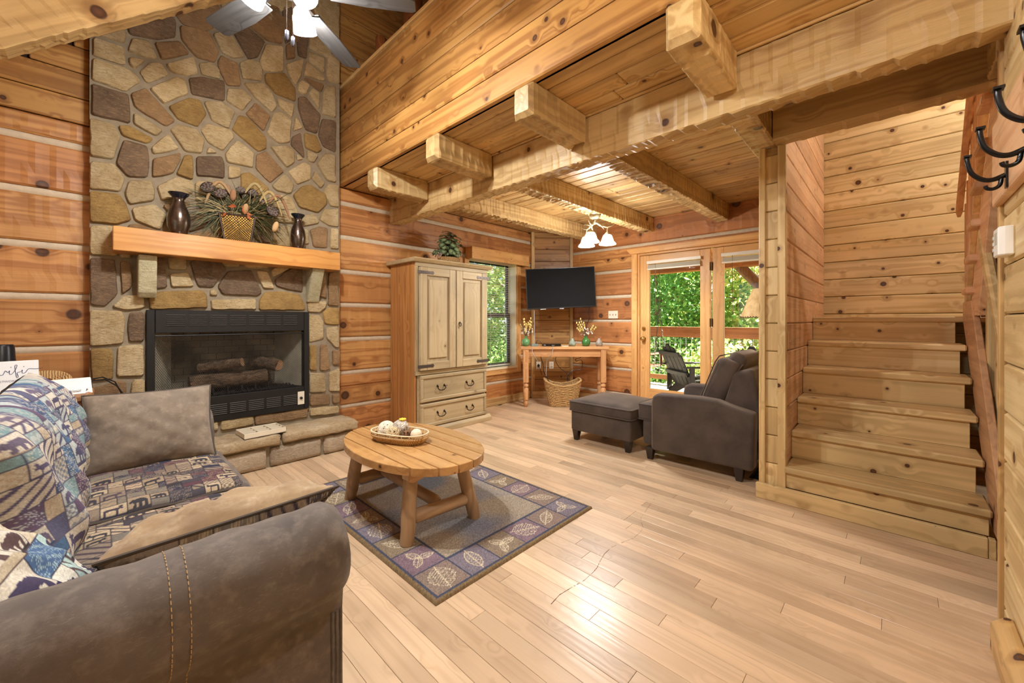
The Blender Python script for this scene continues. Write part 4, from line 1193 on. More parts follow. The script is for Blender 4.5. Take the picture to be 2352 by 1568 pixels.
def patchwork(w, h, pal, seed, lo=0.032, hi=0.10, res=0.0034):
    """quilt of bears, moose, checks, leaves and plain blocks; returns an image and its cell size"""
    r = random.Random(seed)
    nx, ny = int(w / res) + 1, int(h / res) + 1
    img = np.zeros((ny, nx, 3))
    X, Y = np.meshgrid(np.linspace(0, w, nx), np.linspace(0, h, ny))
    rects = []

    def split(x0, x1, y0, y1):
        a, b = x1 - x0, y1 - y0
        if (a < hi and b < hi and r.random() < 0.6) or (a < lo * 2 and b < lo * 2):
            rects.append((x0, x1, y0, y1))
            return
        if (a > b and a > 2 * lo) or b < 2 * lo:
            m = x0 + a * r.uniform(0.35, 0.65)
            split(x0, m, y0, y1); split(m, x1, y0, y1)
        else:
            m = y0 + b * r.uniform(0.35, 0.65)
            split(x0, x1, y0, m); split(x0, x1, m, y1)
    split(0, w, 0, h)
    for x0, x1, y0, y1 in rects:
        M = (X >= x0) & (X <= x1) & (Y >= y0) & (Y <= y1)
        a, b = x1 - x0, y1 - y0
        lx, ly = (X - x0), (Y - y0)
        big = a > 0.055 and b > 0.042
        k = r.choice(['animal', 'animal', 'animal', 'animal', 'leaf', 'leaf', 'stripe'] if big else ['plain', 'check', 'zig', 'leaf', 'leaf', 'plain', 'stripe'])
        g = np.array(r.choice(pal['ground'])); i = np.array(r.choice(pal['ink'])); c = np.array(r.choice(pal['accent']))
        col = np.tile(g, (ny, nx, 1))
        if k == 'animal':
            shape = r.choice([BEAR, MOOSE])
            fl = r.random() < 0.5
            u = (lx / a - 0.06) / 0.88
            if fl: u = 1 - u
            m = raster(shape, u, (ly / b - 0.08) / 0.84)
            col[m] = i
            col[(ly < b * 0.13)] = c * 0.8
        elif k == 'check':
            q = ((lx / 0.0095).astype(int) + (ly / 0.0095).astype(int)) % 2
            col[q == 0] = c * 0.7 + g * 0.3
        elif k == 'leaf':
            col[:] = c
            q = np.sin(lx * 420 + 3 * np.sin(ly * 310)) * np.sin(ly * 390 + 2 * np.sin(lx * 270))
            col[q > 0.4] = g * 0.75 + c * 0.25
        elif k == 'zig':
            q = (ly + np.abs((lx / 0.022) % 1 - 0.5) * 0.02) / 0.016
            col[(q.astype(int) % 2) == 0] = c * 0.6 + g * 0.4
        elif k == 'stripe':
            col[((lx + ly) / 0.012).astype(int) % 3 == 0] = i
        else:
            col[:] = c
        edge = (lx < 0.0035) | (ly < 0.0035)
        col[edge] = i * 0.8
        img[M] = col[M]
    return np.clip(img * (1 + 0.10 * np.random.RandomState(seed).randn(ny, nx, 1)), 0, 1)


def grid_mesh(name, P, img=None):
    """P: (n, m, 3) points -> smooth mesh, optional colours of the same grid"""
    n, m = P.shape[:2]
    me = bpy.data.meshes.new(name)
    nv, nf = n * m, (n - 1) * (m - 1)
    me.vertices.add(nv)
    me.vertices.foreach_set('co', P.reshape(-1))
    i, j = np.meshgrid(np.arange(n - 1), np.arange(m - 1), indexing='ij')
    a = (i * m + j).reshape(-1)
    q = np.stack([a, a + 1, a + m + 1, a + m], 1)
    me.loops.add(nf * 4)
    me.loops.foreach_set('vertex_index', q.reshape(-1))
    me.polygons.add(nf)
    me.polygons.foreach_set('loop_start', np.arange(nf) * 4)
    me.polygons.foreach_set('use_smooth', np.ones(nf, bool))
    me.update(calc_edges=True)
    if img is not None:
        ca = me.color_attributes.new('Col', 'FLOAT_COLOR', 'POINT')
        c = np.ones((nv, 4))
        c[:, :3] = img.reshape(-1, 3)
        ca.data.foreach_set('color', c.reshape(-1))
    return me


def pillow_surface(w, h, t, n, m, side, seed, wr=0.006, pinch=0.06, k=2.4):
    u, v = np.meshgrid(np.linspace(-1, 1, m), np.linspace(-1, 1, n))
    r = np.random.RandomState(seed)
    f = np.clip(1 - np.abs(u) ** k, 0, 1) ** 0.55 * np.clip(1 - np.abs(v) ** k, 0, 1) ** 0.55
    x = w / 2 * u * (1 - pinch * (1 - v ** 2))
    y = h / 2 * v * (1 - pinch * (1 - u ** 2))
    wrk = np.zeros_like(u)
    for _ in range(5):
        a, b, c = r.uniform(5, 16), r.uniform(5, 16), r.uniform(0, 6)
        wrk += np.sin(a * u + b * v * r.choice([-1, 1]) + c)
    rim = (np.abs(u) ** 4 + np.abs(v) ** 4)
    z = side * (t / 2 * f + wr * 0.35 * wrk * np.clip(f * 1.5, 0, 1) + wr * 0.5 * np.sin(26 * (u + v) + 5 * wrk) * rim * np.clip(f * 2, 0, 1))
    return np.stack([x, y, z], 2)


SUEDE = suede('suede_brown', S(74, 64, 56), S(100, 89, 79), S(134, 122, 109))
TAN = suede('suede_tan', S(136, 110, 78), S(168, 142, 104), S(202, 182, 150), 7.0)
CLOTH = printed('quilt_print')
PIPE = plain('piping', S(74, 62, 50), 0.8)


def pillow(name, label, w, h, t, loc, rot, front, back=None, seed=0, group=None, n=None, wr=0.006, cat='pillow'):
    """a throw pillow: two faces and a piped seam.  front = image or material"""
    th_ = thing(name, label, cat, loc, 0, group)
    th_.rotation_euler = rot
    if isinstance(front, np.ndarray):
        ny, nx = front.shape[:2]
        obj('front_face', grid_mesh(name, pillow_surface(w, h, t, ny, nx, 1, seed, wr), front), CLOTH, th_)
    else:
        obj('front_face', grid_mesh(name, pillow_surface(w, h, t, 60, 60, 1, seed, wr)), front, th_)
    if isinstance(back, np.ndarray):
        ny, nx = back.shape[:2]
        obj('back_face', grid_mesh(name, pillow_surface(w, h, t, ny, nx, -1, seed + 1, wr)[::-1], back), CLOTH, th_)
    else:
        obj('back_face', grid_mesh(name, pillow_surface(w, h, t, 48, 48, -1, seed + 1, wr)[::-1]), back or TAN, th_)
    e = pillow_surface(w, h, t, 17, 17, 1, seed)[:, :, :]
    ring = [e[0, i] for i in range(16)] + [e[i, 16] for i in range(16)] + [e[16, 16 - i] for i in range(16)] + [e[16 - i, 0] for i in range(16)]
    MB().tube([(p[0] * 1.004, p[1] * 1.004, 0) for p in ring], 0.005, 6, close=True).build('piping', PIPE, th_, smooth=True)
    return th_


# ================================================================== SOFA (faces +x)
sofa = thing('sofa', 'brown suede two-seat sofa with rolled arms and animal-print cushions', 'sofa', (0, 0, 0))
NB = 40


def roll_arm(y_c, s):
    """s = +1: outer side towards +y, -1: towards -y"""
    x0, x1 = -0.50, 0.475
    zc, r = 0.553, 0.128
    prof = []
    # outline of the arm in (y, z): inner panel, roll, tucked outer panel
    inn = -s * 0.115
    prof.append((inn, 0.10))
    prof.append((inn, 0.50))
    for k in range(15):
        q = PI - k * (1.32 * PI) / 14
        prof.append((-(-s) * 0 + s * (0.012 + r * 0.985 * math.cos(q)), zc + r * math.sin(q)))
    prof.append((s * 0.062, 0.40))
    prof.append((s * 0.066, 0.10))
    n = len(prof)
    nx = NB
    P = np.zeros((nx + 1, n, 3))
    for i in range(nx + 1):
        f = i / nx
        x = x0 + (x1 - x0) * f
        e = max(0.0, (x - (x1 - 0.05)) / 0.05)
        k = 1 - 0.16 * (1 - math.sqrt(max(0, 1 - e * e)))
        for j, (y, z) in enumerate(prof):
            if z > 0.42: y, z = s * 0.012 + (y - s * 0.012) * k, zc + (z - zc) * k
            wob = 0.0025 * math.sin(x * 23 + z * 14) + 0.002 * math.sin(x * 57 + y * 40)
            seam = -0.006 * math.exp(-((x - 0.12) / 0.008) ** 2) - 0.006 * math.exp(-((x + 0.33) / 0.008) ** 2)
            d = wob + seam if z > 0.44 else 0.4 * seam
            P[i, j] = (x, y_c + y * (1 + d * 4), z + (d if z > zc else 0))
    if s > 0: P = P[:, ::-1]
    arm = obj('arm', grid_mesh('arm', P), SUEDE, sofa)
    # front panel
    cap = MB()
    ring = [tuple(P[nx, j]) for j in range(n)]
    c = (x1 + 0.012, y_c, 0.5)
    cap.add(ring + [(x1 + 0.006, y_c + s * 0.012, zc), (x1 + 0.004, y_c - s * 0.02, 0.25)], [(j, j + 1, n) if P[nx, j][2] > 0.43 else (j, j + 1, n + 1) for j in range(n - 1)] + [(n - 1, 0, n + 1)])
    cap.build('arm_front', SUEDE, arm, smooth=True)
    # double-stitched seams over the roll
    st = MB()
    for xs in (0.105, 0.135, -0.345, -0.315):
        i = int((xs - x0) / (x1 - x0) * nx)
        f = (xs - x0) / (x1 - x0) * nx - i
        for j in range(1, n - 1):
            a = Vector(P[i, j] * (1 - f) + P[i + 1, j] * f)
            b = Vector(P[i, j + 1] * (1 - f) + P[i + 1, j + 1] * f)
            L = (b - a).length
            k = max(1, int(L / 0.012))
            mid = Vector((xs, y_c + s * 0.012, zc))
            for q in range(k):
                p0, p1 = a.lerp(b, (q + 0.15) / k), a.lerp(b, (q + 0.75) / k)
                nrm = ((p0 - mid) * Vector((0, 1, 1))).normalized() if (p0 - mid).length else Vector((0, 0, 1))
                st.tube([p0 + nrm * 0.001, p1 + nrm * 0.001], 0.0011, 4)
    o = st.build('stitching', plain('tan_thread', S(186, 156, 112), 0.7), arm)
    o['kind'] = 'stuff'
    # corded edge of the front panel below the roll
    for dx in (0.0, 0.012, 0.024):
        yy = y_c + s * (0.064 - 0.0)
        MB().tube([(x1 - 0.004 - dx, yy, 0.10), (x1 - 0.004 - dx, yy, 0.40)], 0.0035, 6).build('cord', SUEDE, arm, smooth=True)
    return arm


roll_arm(1.172, -1)
roll_arm(2.935, 1)
MB().box(-0.47, 0.43, 1.24, 2.87, 0.08, 0.31).build('base', SUEDE, sofa, bevel=0.02, seg=2, smooth=True, center=True)
MB().prism([(-0.56, 0.08), (-0.30, 0.08), (-0.34, 0.80), (-0.42, 0.86), (-0.56, 0.82)], 1.10, 3.0, 'y').build('back_frame', SUEDE, sofa, bevel=0.035, seg=3, smooth=True, center=True)
for x, y in ((0.38, 1.16), (0.38, 2.94), (-0.5, 1.16), (-0.5, 2.94)):
    MB().lathe([(0.022, 0), (0.03, 0.10)], 12).build('foot', plain('dark_foot', S(44, 28, 20), 0.4), sofa, (x, y, 0), smooth=40)


def seat_cushion(y0, y1, seed, img):
    x0, x1, z0, z1 = -0.14, 0.50, 0.30, 0.465
    c = MB().box(x0, x1, y0, y1, z0, z1).build('seat_cushion', SUEDE, sofa, bevel=0.045, seg=4, smooth=True, center=True)
    ny, nx = img.shape[:2]
    u, v = np.meshgrid(np.linspace(-1, 1, nx), np.linspace(-1, 1, ny))
    a, b = (x1 - x0) / 2 - 0.022, (y1 - y0) / 2 - 0.012
    crown = 0.024 * (1 - u ** 4) * (1 - v ** 4) + 0.003 * np.sin(9 * u + 7 * v + seed) * (1 - u ** 2)
    P = np.stack([a * u, b * v, crown + 0.0825 + 0.004 - 0.030 * np.clip((np.abs(u) - 0.9) / 0.1, 0, 1) ** 2 - 0.02 * np.clip((np.abs(v) - 0.93) / 0.07, 0, 1) ** 2], 2)
    obj('printed_top', grid_mesh('printed_top', P, img), CLOTH, c)
    e = [P[0, i] for i in range(0, nx, 6)] + [P[i, -1] for i in range(0, ny, 6)] + [P[-1, nx - 1 - i] for i in range(0, nx, 6)] + [P[ny - 1 - i, 0] for i in range(0, ny, 6)]
    MB().tube([tuple(p) for p in e], 0.007, 6, close=True).build('piping', PIPE, c, smooth=True)


seat_cushion(2.115, 2.815, 3, patchwork(0.60, 0.70, PAL_DARK, 12))
seat_cushion(1.295, 2.085, 4, patchwork(0.60, 0.78, PAL_DARK, 19))


def back_cushion(yc, w, seed, img):
    """plump loose back cushion leaning on the frame: printed front rolling over a suede top"""
    c = thing('back_cushion', None, None, (-0.17, yc, 0.70))
    c.rotation_euler = (0, math.radians(-9), 0)
    c.parent = sofa
    ny, nx = img.shape[:2]
    u, v = np.meshgrid(np.linspace(-1, 1, nx), np.linspace(-1, 1, ny))     # u along y, v up
    f = np.clip(1 - np.abs(u) ** 3.2, 0, 1) ** 0.5
    g = np.clip(1 - np.abs(v) ** 2.6, 0, 1) ** 0.5
    bulge = 0.135 * f * g + 0.012 * np.sin(5 * v + 3 * u + seed) * f * g + 0.009 * np.sin(13 * u - 6 * v) * f * g
    P = np.stack([bulge, -w / 2 * u * (1 - 0.04 * (1 - v ** 2)), 0.265 * v], 2)
    obj('printed_front', grid_mesh('printed_front', P, img), CLOTH, c)
    Q = P[::3, ::3].copy()
    Q[:, :, 0] *= -0.55
    obj('suede_back', grid_mesh('suede_back', Q[:, ::-1]), TAN, c)


back_cushion(2.47, 0.74, 1, patchwork(0.74, 0.60, PAL_BLUE, 31))
back_cushion(1.80, 0.66, 2, patchwork(0.66, 0.60, PAL_BLUE, 37))
# loose pillows
pillow('throw_pillow', 'brown suede throw pillow leaning on the far sofa arm', 0.50, 0.40, 0.15, (0.20, 2.74, 0.655), (math.radians(62), 0, math.radians(-2)), suede('suede_taupe', S(104, 90, 75), S(132, 115, 96), S(160, 145, 124)), SUEDE, 5, wr=0.003)
pillow('throw_pillow', 'bold moose and paw print pillow in the near corner of the sofa', 0.40, 0.40, 0.14, (-0.15, 1.37, 0.635), Vector((0.72, -0.10, 0.68)).to_track_quat('Z', 'Y').to_euler(), patchwork(0.40, 0.40, PAL_BOLD, 58, 0.07, 0.2), TAN, 7)
pillow('throw_pillow', 'tan suede and dark print pillow standing against the near sofa arm', 0.56, 0.23, 0.17, (0.27, 1.415, 0.592), (math.radians(-30), 0, math.radians(3)), TAN, patchwork(0.56, 0.23, PAL_DARK, 77, 0.08, 0.2), 9, wr=0.012)

# ================================================================== RUG
RX0, RX1, RY0, RY1 = 0.985, 2.19, 1.385, 2.995


def rug_image(w, h, res):
    nx, ny = int(w / res) + 1, int(h / res) + 1
    X, Y = np.meshgrid(np.linspace(0, w, nx), np.linspace(0, h, ny))
    r = np.random.RandomState(4)

    def cloud(k):
        a = np.zeros_like(X)
        for _ in range(8):
            fx, fy, p, q = r.uniform(2, 9) * k, r.uniform(2, 9) * k, r.uniform(0, 6), r.uniform(0, 6)
            a += np.sin(fx * X + p + 1.5 * np.sin(fy * Y + q))
        return (a / 8 + 1) / 2
    A, B_, C_ = cloud(1.0), cloud(1.3), cloud(0.9)
    tan, grey, blue, plum, olive = C3(176, 156, 126), C3(154, 148, 142), C3(116, 130, 150), C3(140, 108, 124), C3(128, 112, 78)
    img = tan * A[..., None] + grey * (1 - A[..., None])
    m = np.clip((B_ - 0.5) * 5, 0, 1)[..., None]
    img = img * (1 - m * 0.8) + blue * m * 0.8
    m = np.clip((C_ - 0.55) * 5, 0, 1)[..., None]
    img = img * (1 - m * 0.6) + plum * m * 0.6
    bind, sq = 0.028, 0.198
    navy = C3(70, 76, 96)
    cols = 6
    rows = 8
    sx, sy = (w - 2 * bind) / cols, (h - 2 * bind) / rows
    cx_ = ((X - bind) / sx).astype(int)
    cy_ = ((Y - bind) / sy).astype(int)
    border = (cx_ <= 0) | (cx_ >= cols - 1) | (cy_ <= 0) | (cy_ >= rows - 1)
    lx, ly = (X - bind) / sx - cx_, (Y - bind) / sy - cy_
    base = [C3(150, 132, 112), C3(138, 116, 124), C3(150, 134, 100), C3(130, 126, 134)]
    for i in range(cols):
        for j in range(rows):
            if not (i in (0, cols - 1) or j in (0, rows - 1)): continue
            M = (cx_ == i) & (cy_ == j)
            b = base[(i * 3 + j * 5) % 4]
            rad = np.hypot(lx - 0.5, ly - 0.5)
            col = b * (1 - 0.35 * A[..., None]) + plum * 0.35 * A[..., None]
            k = (i + j * 2) % 3
            th0 = r.uniform(0, 6.28)
            ux, uy = (lx - 0.5) * math.cos(th0) + (ly - 0.5) * math.sin(th0), -(lx - 0.5) * math.sin(th0) + (ly - 0.5) * math.cos(th0)
            line = np.zeros(X.shape, bool)
            lw = 0.022
            leaves = [(0, 0, 0, 1.0)] if k < 2 else [(0.0, 0.12, 0, 0.62), (-0.16, -0.14, 2.1, 0.6), (0.16, -0.14, -2.1, 0.6)]
            for ox, oy, rot, s in leaves:
                vx = ((ux - ox) * math.cos(rot) + (uy - oy) * math.sin(rot)) / s
                vy = (-(ux - ox) * math.sin(rot) + (uy - oy) * math.cos(rot)) / s
                f = np.clip(1 - (vy / 0.40) ** 2, 0, 1)
                half = (0.29 if k == 0 else 0.20) * f ** 0.8 * (1 + (0.22 * np.abs(np.sin(vy * 28)) if k == 0 else 0))
                ins = (np.abs(vx) < half) & (np.abs(vy) < 0.40)
                line |= ins & (np.abs(vx) > half - lw * 1.3 / s)
                line |= (np.abs(vx) < lw * 0.8) & (np.abs(vy) < 0.46)
                line |= ins & ((((vy - np.abs(vx) * 0.75) / 0.085) % 1) < 0.2)
                line |= ins & ((((vy + np.abs(vx) * 1.6) / 0.10) % 1) < 0.10)
            col[line] = C3(216, 200, 168)
            img[M] = col[M]
    grid = ((np.minimum(lx, 1 - lx) * sx < 0.004) | (np.minimum(ly, 1 - ly) * sy < 0.004)) & border
    inner_edge = ((np.abs(X - bind - sx) < 0.008) | (np.abs(X - w + bind + sx) < 0.008)) & (Y > bind + sy - 0.008) & (Y < h - bind - sy + 0.008)
    inner_edge |= ((np.abs(Y - bind - sy) < 0.008) | (np.abs(Y - h + bind + sy) < 0.008)) & (X > bind + sx - 0.008) & (X < w - bind - sx + 0.008)
    img[grid | inner_edge] = navy
    edge = (X < bind) | (X > w - bind) | (Y < bind) | (Y > h - bind)
    img[edge] = C3(136, 112, 76)
    img[(np.minimum(np.minimum(X, w - X), np.minimum(Y, h - Y)) - bind * 0.85).__abs__() < 0.004] = navy
    return np.clip(img * (1 + 0.22 * r.randn(ny, nx, 1)), 0.005, 1)


rw, rh = RX1 - RX0, RY1 - RY0
rimg = rug_image(rw, rh, 0.0042)
ny, nx = rimg.shape[:2]
U, V = np.meshgrid(np.linspace(-rw / 2, rw / 2, nx), np.linspace(-rh / 2, rh / 2, ny))
dedge = np.minimum(rw / 2 - np.abs(U), rh / 2 - np.abs(V))
Zr = 0.0135 * np.clip(dedge / 0.006, 0, 1) ** 0.5 + 0.0006 * np.random.RandomState(8).randn(ny, nx) * (dedge > 0.01)
rug = obj('area_rug', grid_mesh('area_rug', np.stack([U, V, Zr], 2), rimg), printed('rug_pile', 0.95, 0.7, 380.0), None, ((RX0 + RX1) / 2, (RY0 + RY1) / 2, 0.0005))
tag(rug, 'blue grey and tan rug with leaf-patterned border squares', 'rug')

# ================================================================== COFFEE TABLE
FAMILY['table'] = dict(c1=S(204, 160, 102), c2=S(166, 116, 66), c3=S(188, 142, 86), kr=0.08, rough=0.25, coat=0.4, spread=0.12, ring=0.4)
FAMILY['tlog'] = dict(c1=S(196, 164, 126), c2=S(146, 116, 84), c3=S(168, 138, 104), kr=0.14, ks=5, rough=0.5, spread=0.08, bump=0.4)
tc = (1.37, 2.19)
table = thing('coffee_table', 'oval plank-top log coffee table standing on the rug', 'table', (tc[0], tc[1], 0.0135))
ax, ay, zt, tk = 0.345, 0.545, 0.4265, 0.045
edges = [-ax, -0.25, -0.15, -0.05, 0.05, 0.15, 0.25, ax]
for k in range(7):
    a, b = edges[k] + (0.0035 if k else 0), edges[k + 1] - (0.0035 if k < 6 else 0)
    xs = [a + (b - a) * i / 10 for i in range(11)]
    f = lambda x: ay * math.sqrt(max(0.0, 1 - (abs(x) / (ax * 1.004)) ** 2.3))
    poly = [(x, -f(x)) for x in xs] + [(x, f(x)) for x in xs[::-1]]
    poly = [p for i, p in enumerate(poly) if (Vector(p) - Vector(poly[i - 1])).length > 1e-4]
    MB().prism(poly, zt - tk, zt).build('top_plank', W('table', 'y'), table, bevel=0.004, seg=2)
for y in (-0.32, 0.32):
    w = 0.235
    pr = [(-w, zt - tk - 0.045), (-w + 0.03, zt - tk - 0.06), (-0.12, zt - tk - 0.042), (0.0, zt - tk - 0.06), (0.12, zt - tk - 0.042), (w - 0.03, zt - tk - 0.06), (w, zt - tk - 0.045), (w, zt - tk), (-w, zt - tk)]
    MB().prism(pr[::-1], y - 0.035, y + 0.035, 'y').build('cleat', W('table', 'x'), table, bevel=0.003)
legs = [((-0.195, -0.31), (-0.232, -0.33)), ((0.12, -0.34), (0.21, -0.366)), ((-0.20, 0.30), (-0.198, 0.425)), ((0.16, 0.32), (0.235, 0.415))]
for (tx, ty), (fx, fy) in legs:
    a, b = Vector((fx, fy, 0.0)), Vector((tx, ty, zt - tk - 0.02))
    pts = [a.lerp(b, q / 5) + Vector((0.003 * math.sin(q * 2.1), 0.003 * math.cos(q * 1.7), 0)) for q in range(6)]
    MB().tube(pts, [0.036, 0.039, 0.040, 0.039, 0.038, 0.036], 14).build('leg', W('tlog', 'z'), table, smooth=45)
lp = lambda i, z: Vector(legs[i][1] + (0,)).lerp(Vector(legs[i][0] + (zt - tk,)), z / (zt - tk))
for i, j in ((0, 1), (2, 3)):
    a, b = lp(i, 0.13), lp(j, 0.13)
    d = (b - a).normalized()
    MB().tube([a + d * 0.03, a + d * 0.045, b - d * 0.045, b - d * 0.03], [0.026, 0.037, 0.037, 0.026], 12).build('stretcher', W('tlog', 'x'), table, smooth=45)
a, b = (lp(0, 0.145) + lp(1, 0.145)) / 2, (lp(2, 0.145) + lp(3, 0.145)) / 2
MB().tube([a + Vector((0, 0.02, 0)), a + Vector((0, 0.05, 0.005)), b - Vector((0, 0.05, -0.005)), b - Vector((0, 0.02, 0))], [0.022, 0.033, 0.033, 0.022], 12).build('stretcher', W('tlog', 'y'), table, smooth=45)
TZ = 0.0135 + zt

# ---- woven tray with decorative balls on the table
SEAG = NT('seagrass')
v, r = SEAG.objvec(False)
wv = SEAG.n('TexWave')
SEAG.l(v, wv.inputs['Vector'])
wv.inputs['Scale'].default_value = 28.0
wv.inputs['Distortion'].default_value = 3.0
SEAG.bump(wv.outputs['Fac'], 0.6, 0.01)
SEAG = SEAG.done(SEAG.mix(wv.outputs['Fac'], S(166, 124, 74), S(214, 178, 124)), 0.8)
bt_ = thing('woven_tray', 'small oval seagrass tray on the coffee table', 'basket', (1.325, 2.25, TZ), math.radians(112))
for k in range(3):
    pts = [((0.165 + 0.012 * k) * (1 if abs(math.cos(q)) < 2 else 1) * math.copysign(abs(math.cos(q)) ** 0.7, math.cos(q)), (0.075 + 0.010 * k) * math.copysign(abs(math.sin(q)) ** 0.8, math.sin(q)), 0.010 + 0.014 * k) for q in [2 * PI * i / 40 for i in range(40)]]
    MB().tube(pts, 0.0095, 8, close=True).build('woven_coil', SEAG, bt_, smooth=True)
MB().prism([(0.16 * math.copysign(abs(math.cos(q)) ** 0.7, math.cos(q)), 0.07 * math.copysign(abs(math.sin(q)) ** 0.8, math.sin(q))) for q in [2 * PI * i / 40 for i in range(40)]], 0.0, 0.008).build('tray_base', SEAG, bt_)
rim = [(0.195 * math.copysign(abs(math.cos(q)) ** 0.7, math.cos(q)), 0.10 * math.copysign(abs(math.sin(q)) ** 0.8, math.sin(q)), 0.062) for q in [2 * PI * i / 40 for i in range(40)]]
wr_ = MB().tube(rim, 0.0045, 6, close=True)
for i in range(0, 40, 2): wr_.tube([rim[i], (rim[i][0] * 0.95, rim[i][1] * 0.92, 0.035)], 0.0035, 5)
wr_.build('rim', plain('pale_reed', S(226, 208, 174), 0.7), bt_, smooth=True)


def to_world(t, p):
    c, s = math.cos(t.rotation_euler[2]), math.sin(t.rotation_euler[2])
    return (t.location[0] + c * p[0] - s * p[1], t.location[1] + s * p[0] + c * p[1], t.location[2] + p[2])


def yarn_ball(name, label, r, loc, mat, seed, n=26, wr=0.0022):
    q = random.Random(seed)
    b = MB()
    for k in range(n):
        ax_ = Vector((q.gauss(0, 1), q.gauss(0, 1), q.gauss(0, 1))).normalized()
        u = ax_.orthogonal().normalized()
        w = ax_.cross(u)
        h = q.uniform(-0.55, 0.55) * r
        rr = math.sqrt(r * r - h * h)
        b.tube([ax_ * h + (u * math.cos(2 * PI * i / 22) + w * math.sin(2 * PI * i / 22)) * rr for i in range(22)], wr, 5, close=True)
    return tag(b.build(name, mat, None, loc, smooth=True), label, 'ball', 'decorative balls in the tray')


CREAMY = plain('cream_twine', S(232, 222, 198), 0.8, var=0.2, scale=60)
yarn_ball('twine_ball', 'large cream crocheted ball at the far end of the tray', 0.052, to_world(bt_, (0.09, 0.015, 0.066)), CREAMY, 1, 60, 0.0028)
yarn_ball('twine_ball', 'pale wicker ball in the middle of the tray', 0.040, to_world(bt_, (0.02, 0.04, 0.055)), plain('pale_wicker', S(222, 198, 156), 0.7), 2, 24)
yarn_ball('twine_ball', 'silver glittery wire ball with yellow top in the tray', 0.050, to_world(bt_, (0.012, -0.025, 0.075)), plain('silver_twine', S(214, 206, 192), 0.3, 0.4), 3, 50, 0.0022)
yarn_ball('twine_ball', 'small white twine ball tucked behind in the tray', 0.034, to_world(bt_, (0.05, -0.035, 0.05)), plain('white_twine', S(240, 236, 224), 0.8), 4, 40)
o = MB().sphere((0, 0, 0), 0.036, 20, 14).build('wooden_egg', plain('ivory_egg', S(236, 216, 184), 0.45, var=0.05), None, to_world(bt_, (-0.125, 0.0, 0.052)), smooth=True)
tag(o, 'smooth ivory ball at the near end of the tray', 'ball', 'decorative balls in the tray')
pod = MB()
for k in range(9):
    q = 2 * PI * k / 9
    pod.add([(0, 0, -0.01), (0.028 * math.cos(q - 0.3), 0.028 * math.sin(q - 0.3), 0.012), (0.046 * math.cos(q), 0.046 * math.sin(q), 0.028), (0.028 * math.cos(q + 0.3), 0.028 * math.sin(q + 0.3), 0.012)], [(0, 1, 2, 3)])
pod.sphere((0, 0, 0.0), 0.030, 12, 8, (1.3, 1, 0.8))
tag(pod.build('seed_pod', plain('brown_pod', S(112, 78, 50), 0.7, var=0.3), None, to_world(bt_, (-0.06, 0.0, 0.05)), smooth=40), 'brown dried seed pod lying in the tray', 'seed pod')
fl = MB()
for k in range(6):
    q = 2 * PI * k / 6
    fl.sphere((0.014 * math.cos(q), 0.014 * math.sin(q), 0), 0.011, 8, 5, (1, 1, 0.6))
tag(fl.build('yellow_flower', plain('yellow_petal', S(236, 200, 60), 0.6), None, to_world(bt_, (0.0, -0.03, 0.128)), smooth=True), 'yellow flower head on top of the silver ball', 'flower')

# ================================================================== MANTEL AND HEARTH THINGS
MZ = 1.832


def vase(x, y, sc, label):
    t = thing('vase', label, 'vase', (x, y, MZ), 0, 'bronze vases on the mantel')
    pr = [(0.044, 0.0), (0.054, 0.02), (0.068, 0.07), (0.071, 0.115), (0.064, 0.165), (0.046, 0.215), (0.034, 0.25), (0.032, 0.265), (0.042, 0.285), (0.058, 0.305), (0.060, 0.312), (0.054, 0.310), (0.028, 0.27), (0.02, 0.2)]
    g = NT('bronze_glaze')
    vv, rr = g.objvec()
    n1 = g.noise(vv, 55.0, 3.0)
    n2 = g.noise(g.vec('MULTIPLY', vv, (1, 1, 0.2)), 9.0, 2.0)
    g.bump(n1, 0.15, 0.004)
    colr = g.mix(g.mrange(n2, 0.62, 0.75, 0, 0.8), g.mix(g.mrange(n1, 0.4, 0.6, 0, 1), S(74, 60, 52), S(92, 76, 64)), S(140, 82, 34))
    MB().lathe([(a * sc, b) for a, b in pr], 32).build('body', g.done(colr, 0.26, 0.8, 0.5), t, smooth=True)
    MB().lathe([(0.033 * sc, 0.268), (0.0435 * sc, 0.286), (0.0615 * sc, 0.306), (0.063 * sc, 0.313), (0.056 * sc, 0.312)], 32, caps=False).build('rim', plain('blue_black_glaze', S(34, 36, 46), 0.12, 0.4), t, smooth=True)
    return t


vase(0.428, 3.852, 1.0, 'larger bronze glazed vase at left on the mantel')
vase(1.252, 3.852, 0.88, 'slimmer bronze glazed vase at right on the mantel')

bq = thing('dried_arrangement', 'dried grass and lotus pod arrangement in a gold lattice planter on the mantel', 'arrangement', (0.80, 3.862, MZ), math.radians(-12))
pl_ = MB()
b0, b1, hh = 0.085, 0.118, 0.205
pl_.add([(-b0, -b0 * 0.8, 0), (b0, -b0 * 0.8, 0), (b0, b0 * 0.8, 0), (-b0, b0 * 0.8, 0), (-b1, -b1 * 0.75, hh), (b1, -b1 * 0.75, hh), (b1, b1 * 0.75, hh), (-b1, b1 * 0.75, hh)], [(0, 3, 2, 1), (0, 1, 5, 4), (1, 2, 6, 5), (2, 3, 7, 6), (3, 0, 4, 7), (4, 5, 6, 7)])
pl_.build('planter', plain('gold_panel', S(206, 164, 74), 0.45, 0.3, var=0.4, scale=40), bq)
lt = MB()
def on_front(u, w):
    f = w
    bx = b0 + (b1 - b0) * f
    by = b0 * 0.8 + (b1 * 0.75 - b0 * 0.8) * f
    return (u * bx, -by - 0.002, f * hh)
